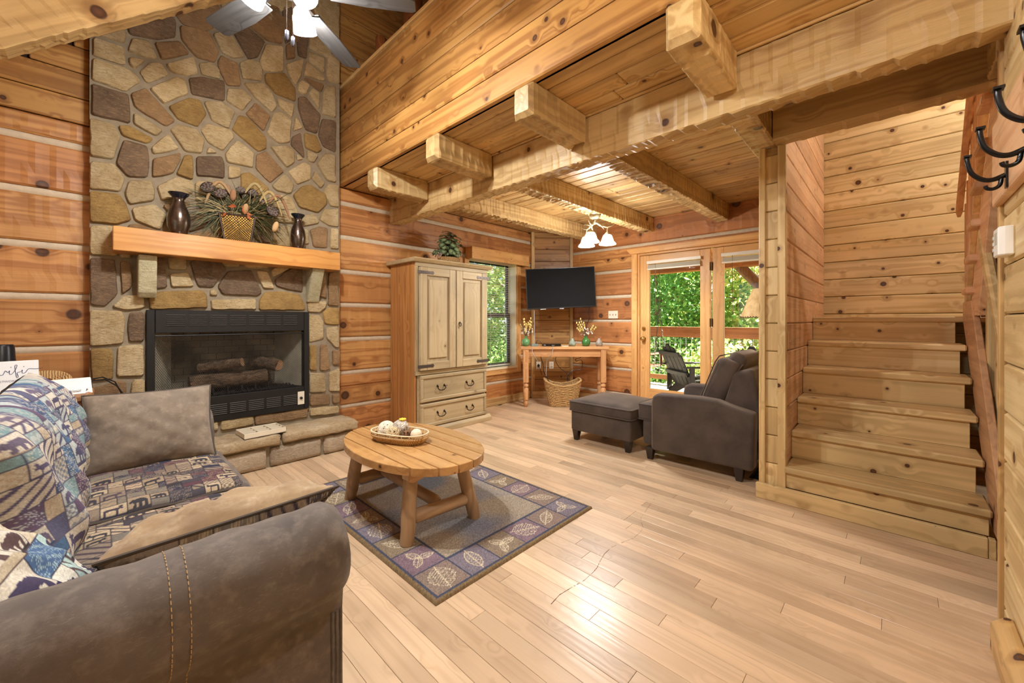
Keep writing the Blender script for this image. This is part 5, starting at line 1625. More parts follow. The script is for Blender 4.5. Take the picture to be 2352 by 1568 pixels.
for k in range(-12, 13):
    for d in (1, -1):
        pts = []
        for i in range(13):
            f = i / 12
            u = k / 6.0 + d * (f - 0.5) * 1.9
            if -1 <= u <= 1: pts.append(on_front(u, f))
        if len(pts) > 1: lt.tube([pts[0], pts[-1]], 0.0024, 4)
lt.build('lattice', plain('lattice_dark', S(70, 48, 26), 0.5), bq)['kind'] = 'stuff'
fr_ = MB()
cor = [(-1, -1), (1, -1), (1, 1), (-1, 1)]
for sx_, sy_ in cor: fr_.tube([(sx_ * b0, sy_ * b0 * 0.8, 0), (sx_ * b1, sy_ * b1 * 0.75, hh)], 0.008, 6)
for (p, q) in zip(cor, cor[1:] + cor[:1]):
    fr_.tube([(p[0] * b1, p[1] * b1 * 0.75, hh), (q[0] * b1, q[1] * b1 * 0.75, hh)], 0.008, 6)
fr_.build('planter_frame', plain('planter_frame', S(58, 40, 26), 0.5), bq)
ra = random.Random(21)


def blade_path(base, dirx, diry, L, droop, up):
    pts = []
    for i in range(7):
        f = i / 6
        pts.append((base[0] + dirx * L * f, base[1] + diry * L * f, base[2] + up * f - droop * f * f))
    return pts


for nm, cnt, cols, wr_ in (('green_grass', 420, (S(66, 72, 42), S(48, 60, 36)), 0.0036), ('straw_grass', 300, (S(176, 152, 104), S(150, 128, 84)), 0.0019)):
    gm = MB()
    for k in range(cnt):
        q = ra.uniform(0, 2 * PI)
        s = ra.uniform(0.14, 0.40) * (0.5 + 0.5 * abs(math.cos(q)))
        dx, dy = math.cos(q), math.sin(q) * 0.28
        up = ra.uniform(0.06, 0.40)
        pts = blade_path((ra.uniform(-0.08, 0.08), ra.uniform(-0.05, 0.05), hh - 0.02), dx, dy - 0.06, s, ra.uniform(0.05, 0.34), up)
        pts = [(x, min(y, 0.10), z) for x, y, z in pts]
        gm.tube(pts, [wr_, wr_, wr_, wr_ * 0.9, wr_ * 0.7, wr_ * 0.5, wr_ * 0.2], 3, caps=False)
    gm.build(nm, plain(nm, cols[0], 0.7, var=0.4, scale=20), bq)['kind'] = 'stuff'
for (x, y, z, r, tl) in ((-0.19, -0.04, 0.40, 0.05, -0.6), (-0.11, -0.06, 0.36, 0.045, -0.3), (0.24, -0.05, 0.28, 0.05, 1.0), (0.10, 0.0, 0.42, 0.04, 0.3), (0.17, -0.02, 0.36, 0.035, 0.6), (0.02, 0.02, 0.43, 0.034, 0.0)):
    pd = MB().lathe([(0.006, -0.09), (0.012, -0.05), (r, 0.0), (r * 1.02, 0.012), (r * 0.92, 0.016)], 18).build('lotus_pod', plain('lotus_pod', S(64, 48, 40), 0.7, var=0.3, scale=40), bq, (x, y, z), (math.radians(60), tl, 0), smooth=45)
    hl = MB()
    for k in range(14):
        q = k * 2.4
        rr = r * 0.8 * math.sqrt((k + 0.5) / 14)
        hl.lathe([(0.0075, 0), (0.0075, 0.004), (0.005, 0.004)], 8, (rr * math.cos(q), rr * math.sin(q), 0.015))
    hl.build('seed_cells', plain('seed_cell_pale', S(112, 98, 92), 0.6), pd)
for (x, y, z, a, c) in ((-0.03, -0.08, 0.36, 0.1, S(160, 118, 84)), (0.05, -0.09, 0.26, 0.2, S(176, 140, 96)), (0.26, -0.07, 0.15, 0.3, S(202, 166, 116)), (-0.06, -0.02, 0.41, -0.2, S(150, 122, 92))):
    MB().sphere((0, 0, 0), 0.022, 12, 8, (1, 1, 2.1)).build('cattail', plain('cattail_%d' % int(x * 100), c, 0.95, bump=0.6, bscale=200), bq, (x, y, z), (0.2, a, 0), smooth=True)
for (x, z, s, c) in ((-0.10, 0.42, -1, S(168, 136, 96)), (0.20, 0.40, 1, S(178, 152, 100)), (0.10, 0.45, 1, S(170, 150, 104)), (0.26, 0.38, 1, S(150, 110, 80))):
    pts = [(x - s * 0.05 + s * 0.16 * f, -0.05, z - 0.05 + 0.11 * math.sin(f * PI) - 0.10 * f * f) for f in [i / 8 for i in range(9)]]
    MB().tube(pts, [0.004, 0.010, 0.013, 0.014, 0.014, 0.013, 0.012, 0.010, 0.004], 8).build('grass_plume', plain('plume_%d' % int(x * 100), c, 0.95, bump=0.7, bscale=240), bq, smooth=True)
for k in range(7):
    q = ra.uniform(0, 6.3)
    lf = MB().add([(0, 0, 0), (0.022, 0, 0.012), (0.05, 0, 0), (0.022, 0, -0.012)], [(0, 1, 2, 3)])
    lf.build('autumn_leaf', plain('autumn_leaf', S(160, 82, 38), 0.7), bq, (ra.uniform(-0.09, 0.08), -0.11, ra.uniform(0.20, 0.30)), (ra.uniform(-0.5, 0.5), q, ra.uniform(-0.5, 0.5)))

# white divided tray on the hearth
tr = thing('divided_tray', 'small white nine-compartment wooden tray lying on the hearth', 'tray', (0.945, 3.775, 0.267), math.radians(3))
CW = plain('cream_paint', S(232, 220, 194), 0.55, var=0.04)
tb = MB().box(-0.15, 0.15, -0.11, 0.11, 0, 0.005)
tb.build('tray_bottom', plain('tray_floor', S(130, 104, 76), 0.7), tr)  # bottom coloured darker to stand in for shade inside the compartments
for y in (-0.11, 0.105): MB().box(-0.15, 0.15, y, y + 0.006, 0, 0.040).build('tray_side', CW, tr, bevel=0.001)
for x in (-0.15, 0.144): MB().box(x, x + 0.006, -0.104, 0.105, 0, 0.040).build('tray_side', CW, tr, bevel=0.001)
for x in (-0.05, 0.048): MB().box(x, x + 0.004, -0.104, 0.105, 0.005, 0.039).build('divider', CW, tr)
for y in (-0.036, 0.034): MB().box(-0.144, 0.144, y, y + 0.004, 0.005, 0.038).build('divider', CW, tr)
tk_ = MB()
for i in range(3):
    for j in range(3):
        if (i + j) % 2 == 0: tk_.lathe([(0.02, 0.006), (0.02, 0.014), (0.012, 0.016)], 14, (-0.097 + i * 0.097, -0.07 + j * 0.07, 0))
tk_.build('game_tokens', plain('token_dark', S(70, 52, 40), 0.6), tr)

# ================================================================== END TABLE BEHIND THE SOFA
et = thing('end_table', 'rustic log-edged end table between sofa arm and chimney', 'table', (-0.40, 3.62, 0))
FAMILY['etable'] = dict(c1=S(178, 124, 78), c2=S(132, 84, 48), kr=0.12, spread=0.1)
plank('table_top', et, -0.36, 0.375, -0.26, 0.26, 0.735, 0.762, 'etable')
MB().tube([(0.365, -0.27, 0.748), (0.37, -0.1, 0.748), (0.372, 0.1, 0.748), (0.365, 0.27, 0.748)], 0.022, 12).build('log_edge', W('etable', 'y'), et, smooth=45)
for sx_ in (-0.33, 0.34):
    for sy_ in (-0.22, 0.22): MB().tube([(sx_, sy_, 0), (sx_, sy_, 0.735)], [0.03, 0.026], 12).build('leg', W('etable', 'z'), et, smooth=45)
plank('apron', et, -0.33, 0.34, -0.235, -0.215, 0.64, 0.735, 'etable')
plank('apron', et, 0.325, 0.345, -0.2, 0.2, 0.66, 0.735, 'etable')
EZ = 0.762


def text_mesh(name, s, size, mat, parent, loc, rot, shear=0.0):
    cu = bpy.data.curves.new(name, 'FONT')
    cu.body = s
    cu.size = size
    cu.shear = shear
    cu.extrude = 0.0004
    tmp = bpy.data.objects.new(name, cu)
    COL.objects.link(tmp)
    bpy.context.view_layer.update()
    me = bpy.data.meshes.new_from_object(tmp.evaluated_get(bpy.context.evaluated_depsgraph_get()))
    bpy.data.objects.remove(tmp)
    me.materials.clear()
    return obj(name, me, mat, parent, loc, rot)


ro = thing('router', 'white internet router leaning on the end table beside the chimney', 'router', (-0.165, 3.50, EZ), math.radians(8))
MB().prism([(-0.03, 0.0), (0.03, 0.0), (0.055, 0.085), (0.035, 0.09)], -0.15, 0.15, 'x').build('case', WHITEPL, ro, bevel=0.003)
MB().box(-0.14, 0.14, -0.02, 0.04, -0.001, 0.004).build('foot', BLK, ro)
PRINT = plain('print_ink', S(58, 58, 66), 0.6)
text_mesh('logo', 'Viasat', 0.020, PRINT, ro, (0.055, -0.0262, 0.016), (math.radians(72), 0, 0), 0.15)
MB().prism([(0, 0), (0.010, 0.004), (0.003, 0.012)], -0.0005, 0.0005).build('logo_mark', PRINT, ro, (0.122, -0.0262, 0.018), (math.radians(72), 0, 0))
wf = thing('wifi_sign', 'white card sign with wifi in navy script on the end table', 'sign', (-0.43, 3.33, EZ), math.radians(12))
wf.rotation_euler = (math.radians(-8), 0, math.radians(10))
MB().box(-0.12, 0.22, -0.006, 0.006, 0, 0.222).build('card', plain('white_card', S(240, 238, 234), 0.6, var=0.01), wf, bevel=0.002)
ink = plain('navy_ink', S(52, 56, 96), 0.6)


def stroke(pts, r, name='lettering'):
    P = [Vector((p[0] * 0.9 + 0.055, -0.0068, p[1] + 0.072)) for p in pts]
    out = []
    for i in range(len(P) - 1):
        p0, p1, p2, p3 = P[max(i - 1, 0)], P[i], P[i + 1], P[min(i + 2, len(P) - 1)]
        for k in range(6):
            t = k / 6
            out.append(0.5 * ((2 * p1) + (p2 - p0) * t + (2 * p0 - 5 * p1 + 4 * p2 - p3) * t * t + (3 * p1 - p0 - 3 * p2 + p3) * t ** 3))
    out.append(P[-1])
    return MB().tube(out, r, 5)


sx_ = 0.035
lines = [[(-0.075, 0.098), (-0.03, 0.100), (0.0, 0.094), (0.012, 0.100), (0.014, 0.082), (0.026, 0.080), (0.034, 0.098), (0.036, 0.082), (0.048, 0.081), (0.056, 0.100), (0.066, 0.092), (0.072, 0.100), (0.071, 0.084), (0.080, 0.082), (0.094, 0.104), (0.100, 0.126), (0.092, 0.124), (0.094, 0.090), (0.098, 0.062), (0.104, 0.066), (0.100, 0.086), (0.114, 0.092), (0.120, 0.100), (0.119, 0.084), (0.130, 0.084), (0.144, 0.104), (0.170, 0.102), (0.200, 0.104)]]
wm = MB()
for ln in lines:
    b_ = stroke(ln, 0.0011)
    wm.add(b_.v, b_.f)
for dx in (0.073, 0.121): wm.sphere((dx * 0.9 + 0.059, -0.0068, 0.19), 0.002, 6, 4)
wm.build('lettering', ink, wf)
text_mesh('small_print', 'NETWORK', 0.014, plain('grey_ink', S(150, 150, 160), 0.6), wf, (0.075, -0.0066, 0.112), (PI / 2, 0, 0))
di = thing('diffuser', 'black tapered diffuser at the left edge of the frame', 'diffuser', (-0.375, 3.66, EZ))
MB().lathe([(0.066, 0), (0.068, 0.02), (0.052, 0.285), (0.048, 0.297)], 28).build('body', plain('satin_black', S(28, 30, 36), 0.28, 0.2), di, smooth=50)
MB().lathe([(0.0475, 0.298), (0.040, 0.287), (0.02, 0.283)], 28).build('top_opening', plain('matte_black', S(8, 8, 9), 0.8), di, smooth=True)
wt = MB()
for k in range(6): wt.tube([(0.10 * math.cos(q) * (1 - k * 0.14), 0.06 * math.sin(q) * (1 - k * 0.14), 0.02 + 0.0) for q in [2 * PI * i / 30 for i in range(30)]], 0.008, 6, close=True)
tag(wt.build('wicker_coaster', SEAG, None, (-0.21, 3.74, EZ + 0.06), (math.radians(60), 0, 0), smooth=True), 'round wicker mat standing behind the router', 'mat')
adp = thing('power_adapter', 'black power adapter with red switch and cords beside the chimney', 'adapter', (0.07, 3.915, 0.62))
MB().box(-0.06, 0.09, -0.02, 0.03, -0.02, 0.025).build('body', BLK, adp, bevel=0.005)
MB().tube([(-0.01, -0.022, 0.0), (-0.03, -0.03, 0.02), (-0.01, -0.03, 0.04), (0.03, -0.025, 0.03), (0.03, -0.022, 0.0)], 0.007, 8).build('red_clip', plain('red_plastic', S(200, 40, 50), 0.35), adp, smooth=True)
CABLE = plain('black_cable', S(26, 26, 28), 0.45)
MB().tube([(-0.11, -0.22, 0.20), (-0.04, -0.15, 0.205), (0.02, -0.08, 0.16), (0.05, -0.03, 0.08), (0.055, -0.02, 0.02)], 0.004, 6).build('cord', CABLE, adp, smooth=True)
MB().tube([(-0.11, -0.22, 0.19), (-0.03, -0.15, 0.19), (0.03, -0.08, 0.13), (0.085, -0.03, 0.02)], 0.004, 6).build('cord', CABLE, adp, smooth=True)
MB().tube([(-0.09, -0.20, 0.19), (-0.08, -0.2, 0.08), (-0.07, -0.18, -0.08), (-0.06, -0.16, -0.2)], 0.0035, 6).build('cord', CABLE, adp, smooth=True)

# ================================================================== ARMOIRE
FAMILY['armf'] = dict(c1=S(198, 178, 140), c2=S(170, 146, 104), c3=S(186, 164, 124), kr=0.08, ks=5, rough=0.5, spread=0.06, ring=0.35)
FAMILY['arms'] = dict(c1=S(196, 140, 80), c2=S(152, 98, 50), kr=0.09, ks=5.5, rough=0.45, spread=0.08)
ar = thing('armoire', 'pale pine armoire with two panelled doors and two drawers', 'armoire', (2.76, 3.53, 0))
IRON = plain('iron_strap', S(96, 86, 80), 0.45, 0.7, var=0.15)
IRON2 = plain('iron_pull', S(56, 46, 38), 0.4, 0.8)
for x0 in (-0.5, 0.475): plank('side_panel', ar, x0, x0 + 0.025, 0.02, 0.50, 0.04, 1.80, 'arms', 0.003)
plank('back_panel', ar, -0.475, 0.475, 0.485, 0.50, 0.04, 1.80, 'arms', axis='z')
plank('upper_frame', ar, -0.5, 0.5, 0.0, 0.02, 1.755, 1.80, 'armf', axis='x')
plank('upper_stile', ar, -0.5, -0.468, 0.0, 0.022, 0.66, 1.755, 'armf', axis='z')
plank('upper_stile', ar, 0.468, 0.5, 0.0, 0.022, 0.66, 1.755, 'armf', axis='z')
plank('mid_rail', ar, -0.5, 0.5, -0.004, 0.03, 0.63, 0.672, 'armf', axis='x')
plank('lower_frame', ar, -0.465, 0.5, 0.02, 0.04, 0.05, 0.64, 'armf', axis='x')
plank('carcase_floor', ar, -0.475, 0.475, 0.03, 0.485, 0.04, 0.06, 'arms', axis='x')
MB().prism([(-0.05, 1.842), (-0.05, 1.832), (-0.02, 1.80), (0.52, 1.80), (0.52, 1.842)], -0.545, 0.545, 'x').build('cornice', W('armf', 'x'), ar, bevel=0.004, center=True)
MB().prism([(-0.035, 0.0), (-0.035, 0.045), (-0.005, 0.075), (0.50, 0.075), (0.50, 0.0)], -0.50, 0.535, 'x').build('plinth', W('armf', 'x'), ar, bevel=0.004, center=True)
for s in (-1, 1):
    xa, xb = (-0.466, -0.006) if s < 0 else (0.006, 0.466)
    dr = plank('door', ar, xa, xb, -0.016, 0.004, 0.678, 1.75, 'armf', 0.004, 'z')
    cx0, cz0 = (xa + xb) / 2, (0.678 + 1.75) / 2
    w2_, h2_ = (xb - xa) / 2, (1.75 - 0.678) / 2
    dr.data.materials[0] = W('armf', 'z')
    for nm, x0, x1, z0, z1, axs in (('stile', -w2_, -w2_ + 0.085, -h2_, h2_, 'z'), ('stile', w2_ - 0.085, w2_, -h2_, h2_, 'z'), ('rail', -w2_ + 0.085, w2_ - 0.085, h2_ - 0.085, h2_, 'x'), ('rail', -w2_ + 0.085, w2_ - 0.085, -h2_, -h2_ + 0.085, 'x')):
        plank(nm, dr, x0, x1, -0.030, -0.010, z0, z1, 'armf', 0.005, axs)
    pf = MB().box(-w2_ + 0.115, w2_ - 0.115, -0.026, -0.008, -h2_ + 0.12, h2_ - 0.12).build('panel', W('armf', 'z'), dr, bevel=0.008)
    for zz in (h2_ - 0.055, -h2_ + 0.045):
        xo = s * w2_
        hb = MB().prism([(xo + s * 0.03, zz - 0.016), (xo + s * 0.03, zz + 0.016), (xo - s * 0.13, zz + 0.014), (xo - s * 0.155, zz + 0.02), (xo - s * 0.17, zz), (xo - s * 0.155, zz - 0.02), (xo - s * 0.13, zz - 0.014)], -0.034, -0.030, 'y')
        for q in (0.01, 0.06, 0.11): hb.sphere((xo - s * q, -0.034, zz), 0.005, 8, 5, (1, 0.5, 1))
        hb.build('strap_hinge', IRON, dr)
    if s > 0:
        k = MB().sphere((-w2_ + 0.04, -0.034, -0.04), 0.011, 10, 6, (1, 0.6, 1)).tube([(-w2_ + 0.04 + 0.017 * math.sin(q), -0.040, -0.062 + 0.02 * math.cos(q)) for q in [2 * PI * i / 16 for i in range(16)]], 0.0035, 6, close=True)
        k.build('ring_pull', IRON2, dr, smooth=True)
for z0, z1 in ((0.345, 0.622), (0.082, 0.325)):
    dw = plank('drawer', ar, -0.445, 0.47, -0.004, 0.02, z0, z1, 'armf', 0.004, 'x')
    hh_ = (z1 - z0) / 2
    for nm, x0, x1, a, b in (('moulding', -0.4575, 0.4575, hh_ - 0.035, hh_), ('moulding', -0.4575, 0.4575, -hh_, -hh_ + 0.035)):
        plank(nm, dw, x0, x1, -0.026, -0.010, a, b, 'armf', 0.006, 'x')
    for x0 in (-0.4575, 0.4225): plank('moulding', dw, x0, x0 + 0.035, -0.026, -0.010, -hh_ + 0.035, hh_ - 0.035, 'armf', 0.006, 'z')
    for xh in (-0.20, 0.20):
        pl = MB()
        for d in (-0.045, 0.045):
            pl.sphere((xh + d, -0.014, 0.012), 0.013, 10, 6, (0.8, 0.6, 1.2)).tube([(xh + d, -0.012, 0.012), (xh + d, -0.032, 0.010)], 0.005, 6)
        pl.tube([(xh - 0.045, -0.032, 0.010), (xh - 0.052, -0.034, -0.012), (xh - 0.03, -0.036, -0.03), (xh, -0.036, -0.034), (xh + 0.03, -0.036, -0.03), (xh + 0.052, -0.034, -0.012), (xh + 0.045, -0.032, 0.010)], 0.005, 8)
        pl.build('bail_pull', IRON2, dw, smooth=True)

# ---- potted plant on the armoire
pp = thing('potted_plant', 'leafy green plant in a low wicker basket on the armoire', 'plant', (2.83, 3.72, 1.8425))
bk = MB()
for k in range(5): bk.tube([((0.115 + 0.005 * k) * math.cos(q), (0.09 + 0.004 * k) * math.sin(q), 0.008 + 0.015 * k) for q in [2 * PI * i / 30 for i in range(30)]], 0.008, 6, close=True)
bk.lathe([(0.10, 0.0), (0.10, 0.005)], 24)
bk.build('wicker_basket', SEAG, pp, smooth=True)
LEAFG = NT('plant_leaf')
at = LEAFG.n('Attribute'); at.attribute_name = 'Col'
LEAFG.b.inputs['Subsurface Weight'].default_value = 0.0
LEAFG = LEAFG.done(at.outputs['Color'], 0.45)
rp = random.Random(6)


def leafy(name, parent, n, size, place, cols, mat, vein=None):
    """n small round leaves, each a creased fan of six triangles"""
    vs, fs, cs = [], [], []
    for k in range(n):
        c, up = place(k)
        c = Vector(c)
        up = Vector(up).normalized()
        a = up.orthogonal().normalized()
        a.rotate(__import__('mathutils').Quaternion(up, rp.uniform(0, 6.28)))
        b = up.cross(a)
        s = size * rp.uniform(0.7, 1.25)
        col = Vector(rp.choice(cols)[:3]) * rp.uniform(0.75, 1.25)
        b0_ = len(vs)
        vs.append(c)
        cs.append(tuple(Vector(vein) if vein else col * 1.2) + (1,))
        for i in range(8):
            q = 2 * PI * i / 8
            rr = s * (1 + 0.12 * math.cos(q))
            vs.append(c + a * math.cos(q) * rr + b * math.sin(q) * rr * 0.85 + up * (0.18 * s * abs(math.sin(q)) - 0.12 * s))
            cs.append(tuple(col * (0.8 if i % 2 else 1.1)) + (1,))
        for i in range(8): fs.append((b0_, b0_ + 1 + i, b0_ + 1 + (i + 1) % 8))
    me = bpy.data.meshes.new(name)
    me.from_pydata([tuple(p) for p in vs], [], fs)
    ca = me.color_attributes.new('Col', 'FLOAT_COLOR', 'POINT')
    ca.data.foreach_set('color', np.array(cs).reshape(-1))
    o = obj(name, me, mat, parent)
    o['kind'] = 'stuff'
    return o


def place_plant(k):
    q = rp.uniform(0, 2 * PI)
    e = rp.uniform(0.0, 1.0) ** 0.6
    ph = rp.uniform(-0.15, PI / 2)
    d = Vector((math.cos(q) * math.cos(ph), math.sin(q) * math.cos(ph) * 0.85, math.sin(ph)))
    return Vector((0, 0, 0.13)) + Vector((d.x * 0.21, d.y * 0.17, d.z * 0.26)) * e, d + Vector((0, -0.3, 0.5))


leafy('leaves', pp, 230, 0.034, place_plant, [S(58, 84, 48), S(44, 68, 40), S(84, 104, 66), S(36, 58, 36)], LEAFG, S(150, 164, 120)[:3])
sm = MB()
for k in range(24):
    q = rp.uniform(0, 6.28)
    sm.tube([(0.03 * math.cos(q), 0.03 * math.sin(q), 0.03), (0.08 * math.cos(q), 0.08 * math.sin(q), 0.14), (0.14 * math.cos(q), 0.13 * math.sin(q), 0.22 + rp.uniform(-0.1, 0.1))], 0.0025, 4)
sm.build('stems', plain('stem_green', S(70, 84, 46), 0.6), pp)

# ================================================================== TELEVISION
tv = thing('television', 'black flat-screen television on a corner wall bracket', 'television', (4.515, 3.375, 1.653), math.atan2(R2.y, R2.x))
tv.rotation_euler = (0, math.radians(-2.6), math.atan2(R2.y, R2.x))
MB().box(-0.485, 0.485, -0.012, 0.03, -0.285, 0.282).build('bezel', plain('tv_bezel', S(18, 18, 20), 0.3), tv, bevel=0.004)
MB().box(-0.475, 0.475, -0.0145, -0.012, -0.268, 0.274).build('screen', plain('tv_screen', S(24, 24, 25), 0.95, var=0.0), tv)
MB().box(-0.03, 0.03, -0.015, -0.005, -0.296, -0.284).build('sensor_bar', plain('tv_grey', S(150, 150, 155), 0.4), tv)
MB().box(-0.30, -0.22, -0.0135, -0.005, -0.292, -0.286).build('sticker', WHITEPL, tv)
MB().box(-0.1, 0.1, 0.03, 0.06, -0.12, 0.12).box(-0.02, 0.02, 0.06, 0.46, -0.03, 0.03).box(-0.06, 0.06, 0.44, 0.47, -0.15, 0.15).build('wall_bracket', BLK, tv, bevel=0.003)
MB().tube([(0.40, 0.01, -0.285), (0.37, 0.02, -0.36), (0.40, 0.05, -0.44), (0.36, 0.08, -0.52), (0.34, 0.12, -0.66)], 0.005, 6).build('power_cord', CABLE, tv, smooth=True)
MB().tube([(-0.385, 0.02, -0.285), (-0.39, 0.03, -0.5), (-0.40, 0.05, -0.82)], 0.004, 6).build('aerial_cord', plain('white_cable', S(180, 176, 170), 0.5), tv, smooth=True)

MATS['tv_screen'].node_tree.nodes['Principled BSDF'].inputs['Specular IOR Level'].default_value = 0.05

# ================================================================== CONSOLE TABLE
FAMILY['cons'] = dict(c1=S(214, 164, 112), c2=S(184, 128, 78), kr=0.06, rough=0.45, spread=0.05)
cg = math.atan2(R2.y, R2.x)
con = thing('console_table', 'pine console table with turned legs across the corner under the television', 'table', (4.462, 3.264, 0), cg)
CW2, CD, CH = 0.6125, 0.29, 0.836
plank('table_top', con, -CW2, CW2, 0.0, CD, CH - 0.042, CH, 'cons', 0.006, 'x')
plank('apron', con, -0.52, 0.50, 0.035, 0.055, CH - 0.145, CH - 0.042, 'cons', 0.003, 'x')
plank('apron', con, -0.52, 0.50, CD - 0.05, CD - 0.03, CH - 0.145, CH - 0.042, 'cons', 0.003, 'x')
for x in (-0.545, 0.525):
    plank('apron', con, x + 0.0, x + 0.02, 0.06, CD - 0.06, CH - 0.145, CH - 0.042, 'cons', 0.003, 'y')
for x in (-0.535, 0.535):
    for y in (0.045, CD - 0.045):
        lg = MB().box(x - 0.036, x + 0.036, y - 0.036, y + 0.036, 0.34, CH - 0.042)
        lg.lathe([(0.036, 0.34), (0.022, 0.325), (0.036, 0.312), (0.037, 0.285), (0.020, 0.272), (0.028, 0.262), (0.037, 0.25), (0.034, 0.10), (0.020, 0.088), (0.03, 0.07), (0.032, 0.045), (0.024, 0.012), (0.012, 0.0)], 20, (x, y, 0))
        lg.build('leg', W('cons', 'z'), con, smooth=45)


def on_console(x, y, z=0.0):
    c, s = math.cos(cg), math.sin(cg)
    return (4.462 + c * x - s * y, 3.264 + s * x + c * y, CH + z)


GLZ = plain('green_glaze', S(96, 146, 92), 0.18, 0.0, var=0.3, scale=18, coat=0.4)
GLZ2 = plain('dark_green_glaze', S(62, 118, 58), 0.15, 0.0, var=0.3, scale=18, coat=0.4)


def flower_vase(x, y, label, mat, handles, tall):
    t = thing('flower_vase', label, 'vase', on_console(x, y), 0)
    MB().lathe([(0.034, 0), (0.05, 0.012), (0.060, 0.045), (0.058, 0.075), (0.040, 0.10), (0.020, 0.112), (0.018, 0.13), (0.024, 0.142), (0.02, 0.142), (0.012, 0.12)], 26).build('body', mat, t, smooth=True)
    if handles:
        MB().tube([(-0.018, 0, 0.135), (-0.045, 0, 0.13), (-0.05, 0, 0.10), (-0.042, 0, 0.09)], 0.005, 6).build('handle', mat, t, smooth=True)
    st = MB(); bl = MB(); wh = MB()
    rq = random.Random(int(x * 100) + 50)
    for k in range(16):
        q = rq.uniform(0, 2 * PI)
        sp = rq.uniform(0.03, 0.13) * tall
        hgt = rq.uniform(0.22, 0.40)
        e = Vector((sp * math.cos(q), sp * math.sin(q), hgt))
        st.tube([(0, 0, 0.12), (e.x * 0.45, e.y * 0.45, 0.12 + (hgt - 0.12) * 0.55), tuple(e)], 0.0018, 4)
        if k % 3:
            for f in (1.0, 0.85, 0.7): bl.sphere((e.x * f, e.y * f, 0.12 + (hgt - 0.12) * f), 0.013, 7, 5, (0.8, 0.8, 1.35))
    for k in range(26):
        q = rq.uniform(0, 2 * PI); s = rq.uniform(0.0, 0.09)
        wh.sphere((s * math.cos(q), s * math.sin(q), 0.15 + rq.uniform(0, 0.10)), rq.uniform(0.008, 0.014), 6, 4)
    st.build('stems', plain('flower_stem', S(110, 96, 70), 0.7), t)['kind'] = 'stuff'
    bl.build('yellow_buds', plain('bud_yellow', S(226, 200, 118), 0.7), t, smooth=True)['kind'] = 'stuff'
    wh.build('white_blossoms', plain('blossom_white', S(220, 206, 192), 0.8), t, smooth=True)['kind'] = 'stuff'
    return t


flower_vase(-0.535, 0.10, 'pale green vase with yellow dried flowers at the left end of the console', GLZ, False, 1.0)
flower_vase(0.31, 0.11, 'dark green handled vase with sparse yellow flowers on the console', GLZ2, True, 1.1)
PEAR = plain('pear_patina', S(150, 160, 140), 0.6, 0.1, var=0.5, scale=16)
for nm, x, sc in (('bird-like ceramic pear with a leaf on its left side on the console', 0.115, 1.0), ('grey ceramic pear at the right end of the console', 0.49, 0.98)):
    t = thing('ceramic_pear', nm, 'ornament', on_console(x, 0.09), 0)
    MB().lathe([(0.03, 0), (0.046, 0.014), (0.050, 0.036), (0.040, 0.064), (0.024, 0.084), (0.021, 0.098), (0.014, 0.11), (0.002, 0.114)], 22).build('body', PEAR if x < 0.3 else plain('pear_grey', S(158, 150, 136), 0.6, 0.1, var=0.5, scale=16), t, smooth=True)
    MB().tube([(0, 0, 0.11), (0.004, 0, 0.125)], 0.003, 5).build('stalk', IRON2, t)
    if x < 0.3: MB().add([(-0.04, 0.03, 0.012), (-0.07, 0.075, 0.03), (-0.075, 0.09, 0.036), (-0.055, 0.055, 0.02)], [(0, 1, 2, 3)]).build('leaf', PEAR, t)
bx_ = thing('cable_box', 'slim black set-top box on the console', 'set-top box', on_console(-0.18, 0.10), cg)
MB().box(-0.13, 0.13, -0.07, 0.07, 0.004, 0.036).build('case', plain('gloss_black', S(20, 18, 20), 0.15), bx_, bevel=0.004)
MB().box(-0.11, -0.08, -0.072, -0.069, 0.014, 0.024).box(0.0, 0.04, -0.072, -0.069, 0.014, 0.02).build('display', plain('display_grey', S(150, 150, 150), 0.4), bx_)
ad_ = thing('plug_hub', 'small grey plug hub with cord at the left of the console', 'plug', on_console(-0.41, 0.08), cg)
MB().box(-0.05, 0.05, -0.03, 0.03, 0, 0.034).build('case', plain('hub_grey', S(120, 132, 128), 0.5), ad_, bevel=0.004)
MB().tube([(0.02, 0, 0.03), (0.03, 0, 0.08), (0.06, 0, 0.085), (0.09, 0.0, 0.04), (0.12, 0.02, 0.012)], 0.004, 6).build('cord', CABLE, ad_, smooth=True)
tag(MB().box(-0.045, 0.045, -0.025, 0.025, 0, 0.008).build('remote_card', WHITEPL, None, on_console(0.01, 0.06), (0, 0, cg), bevel=0.003), 'small white card lying on the console beside the box', 'card')
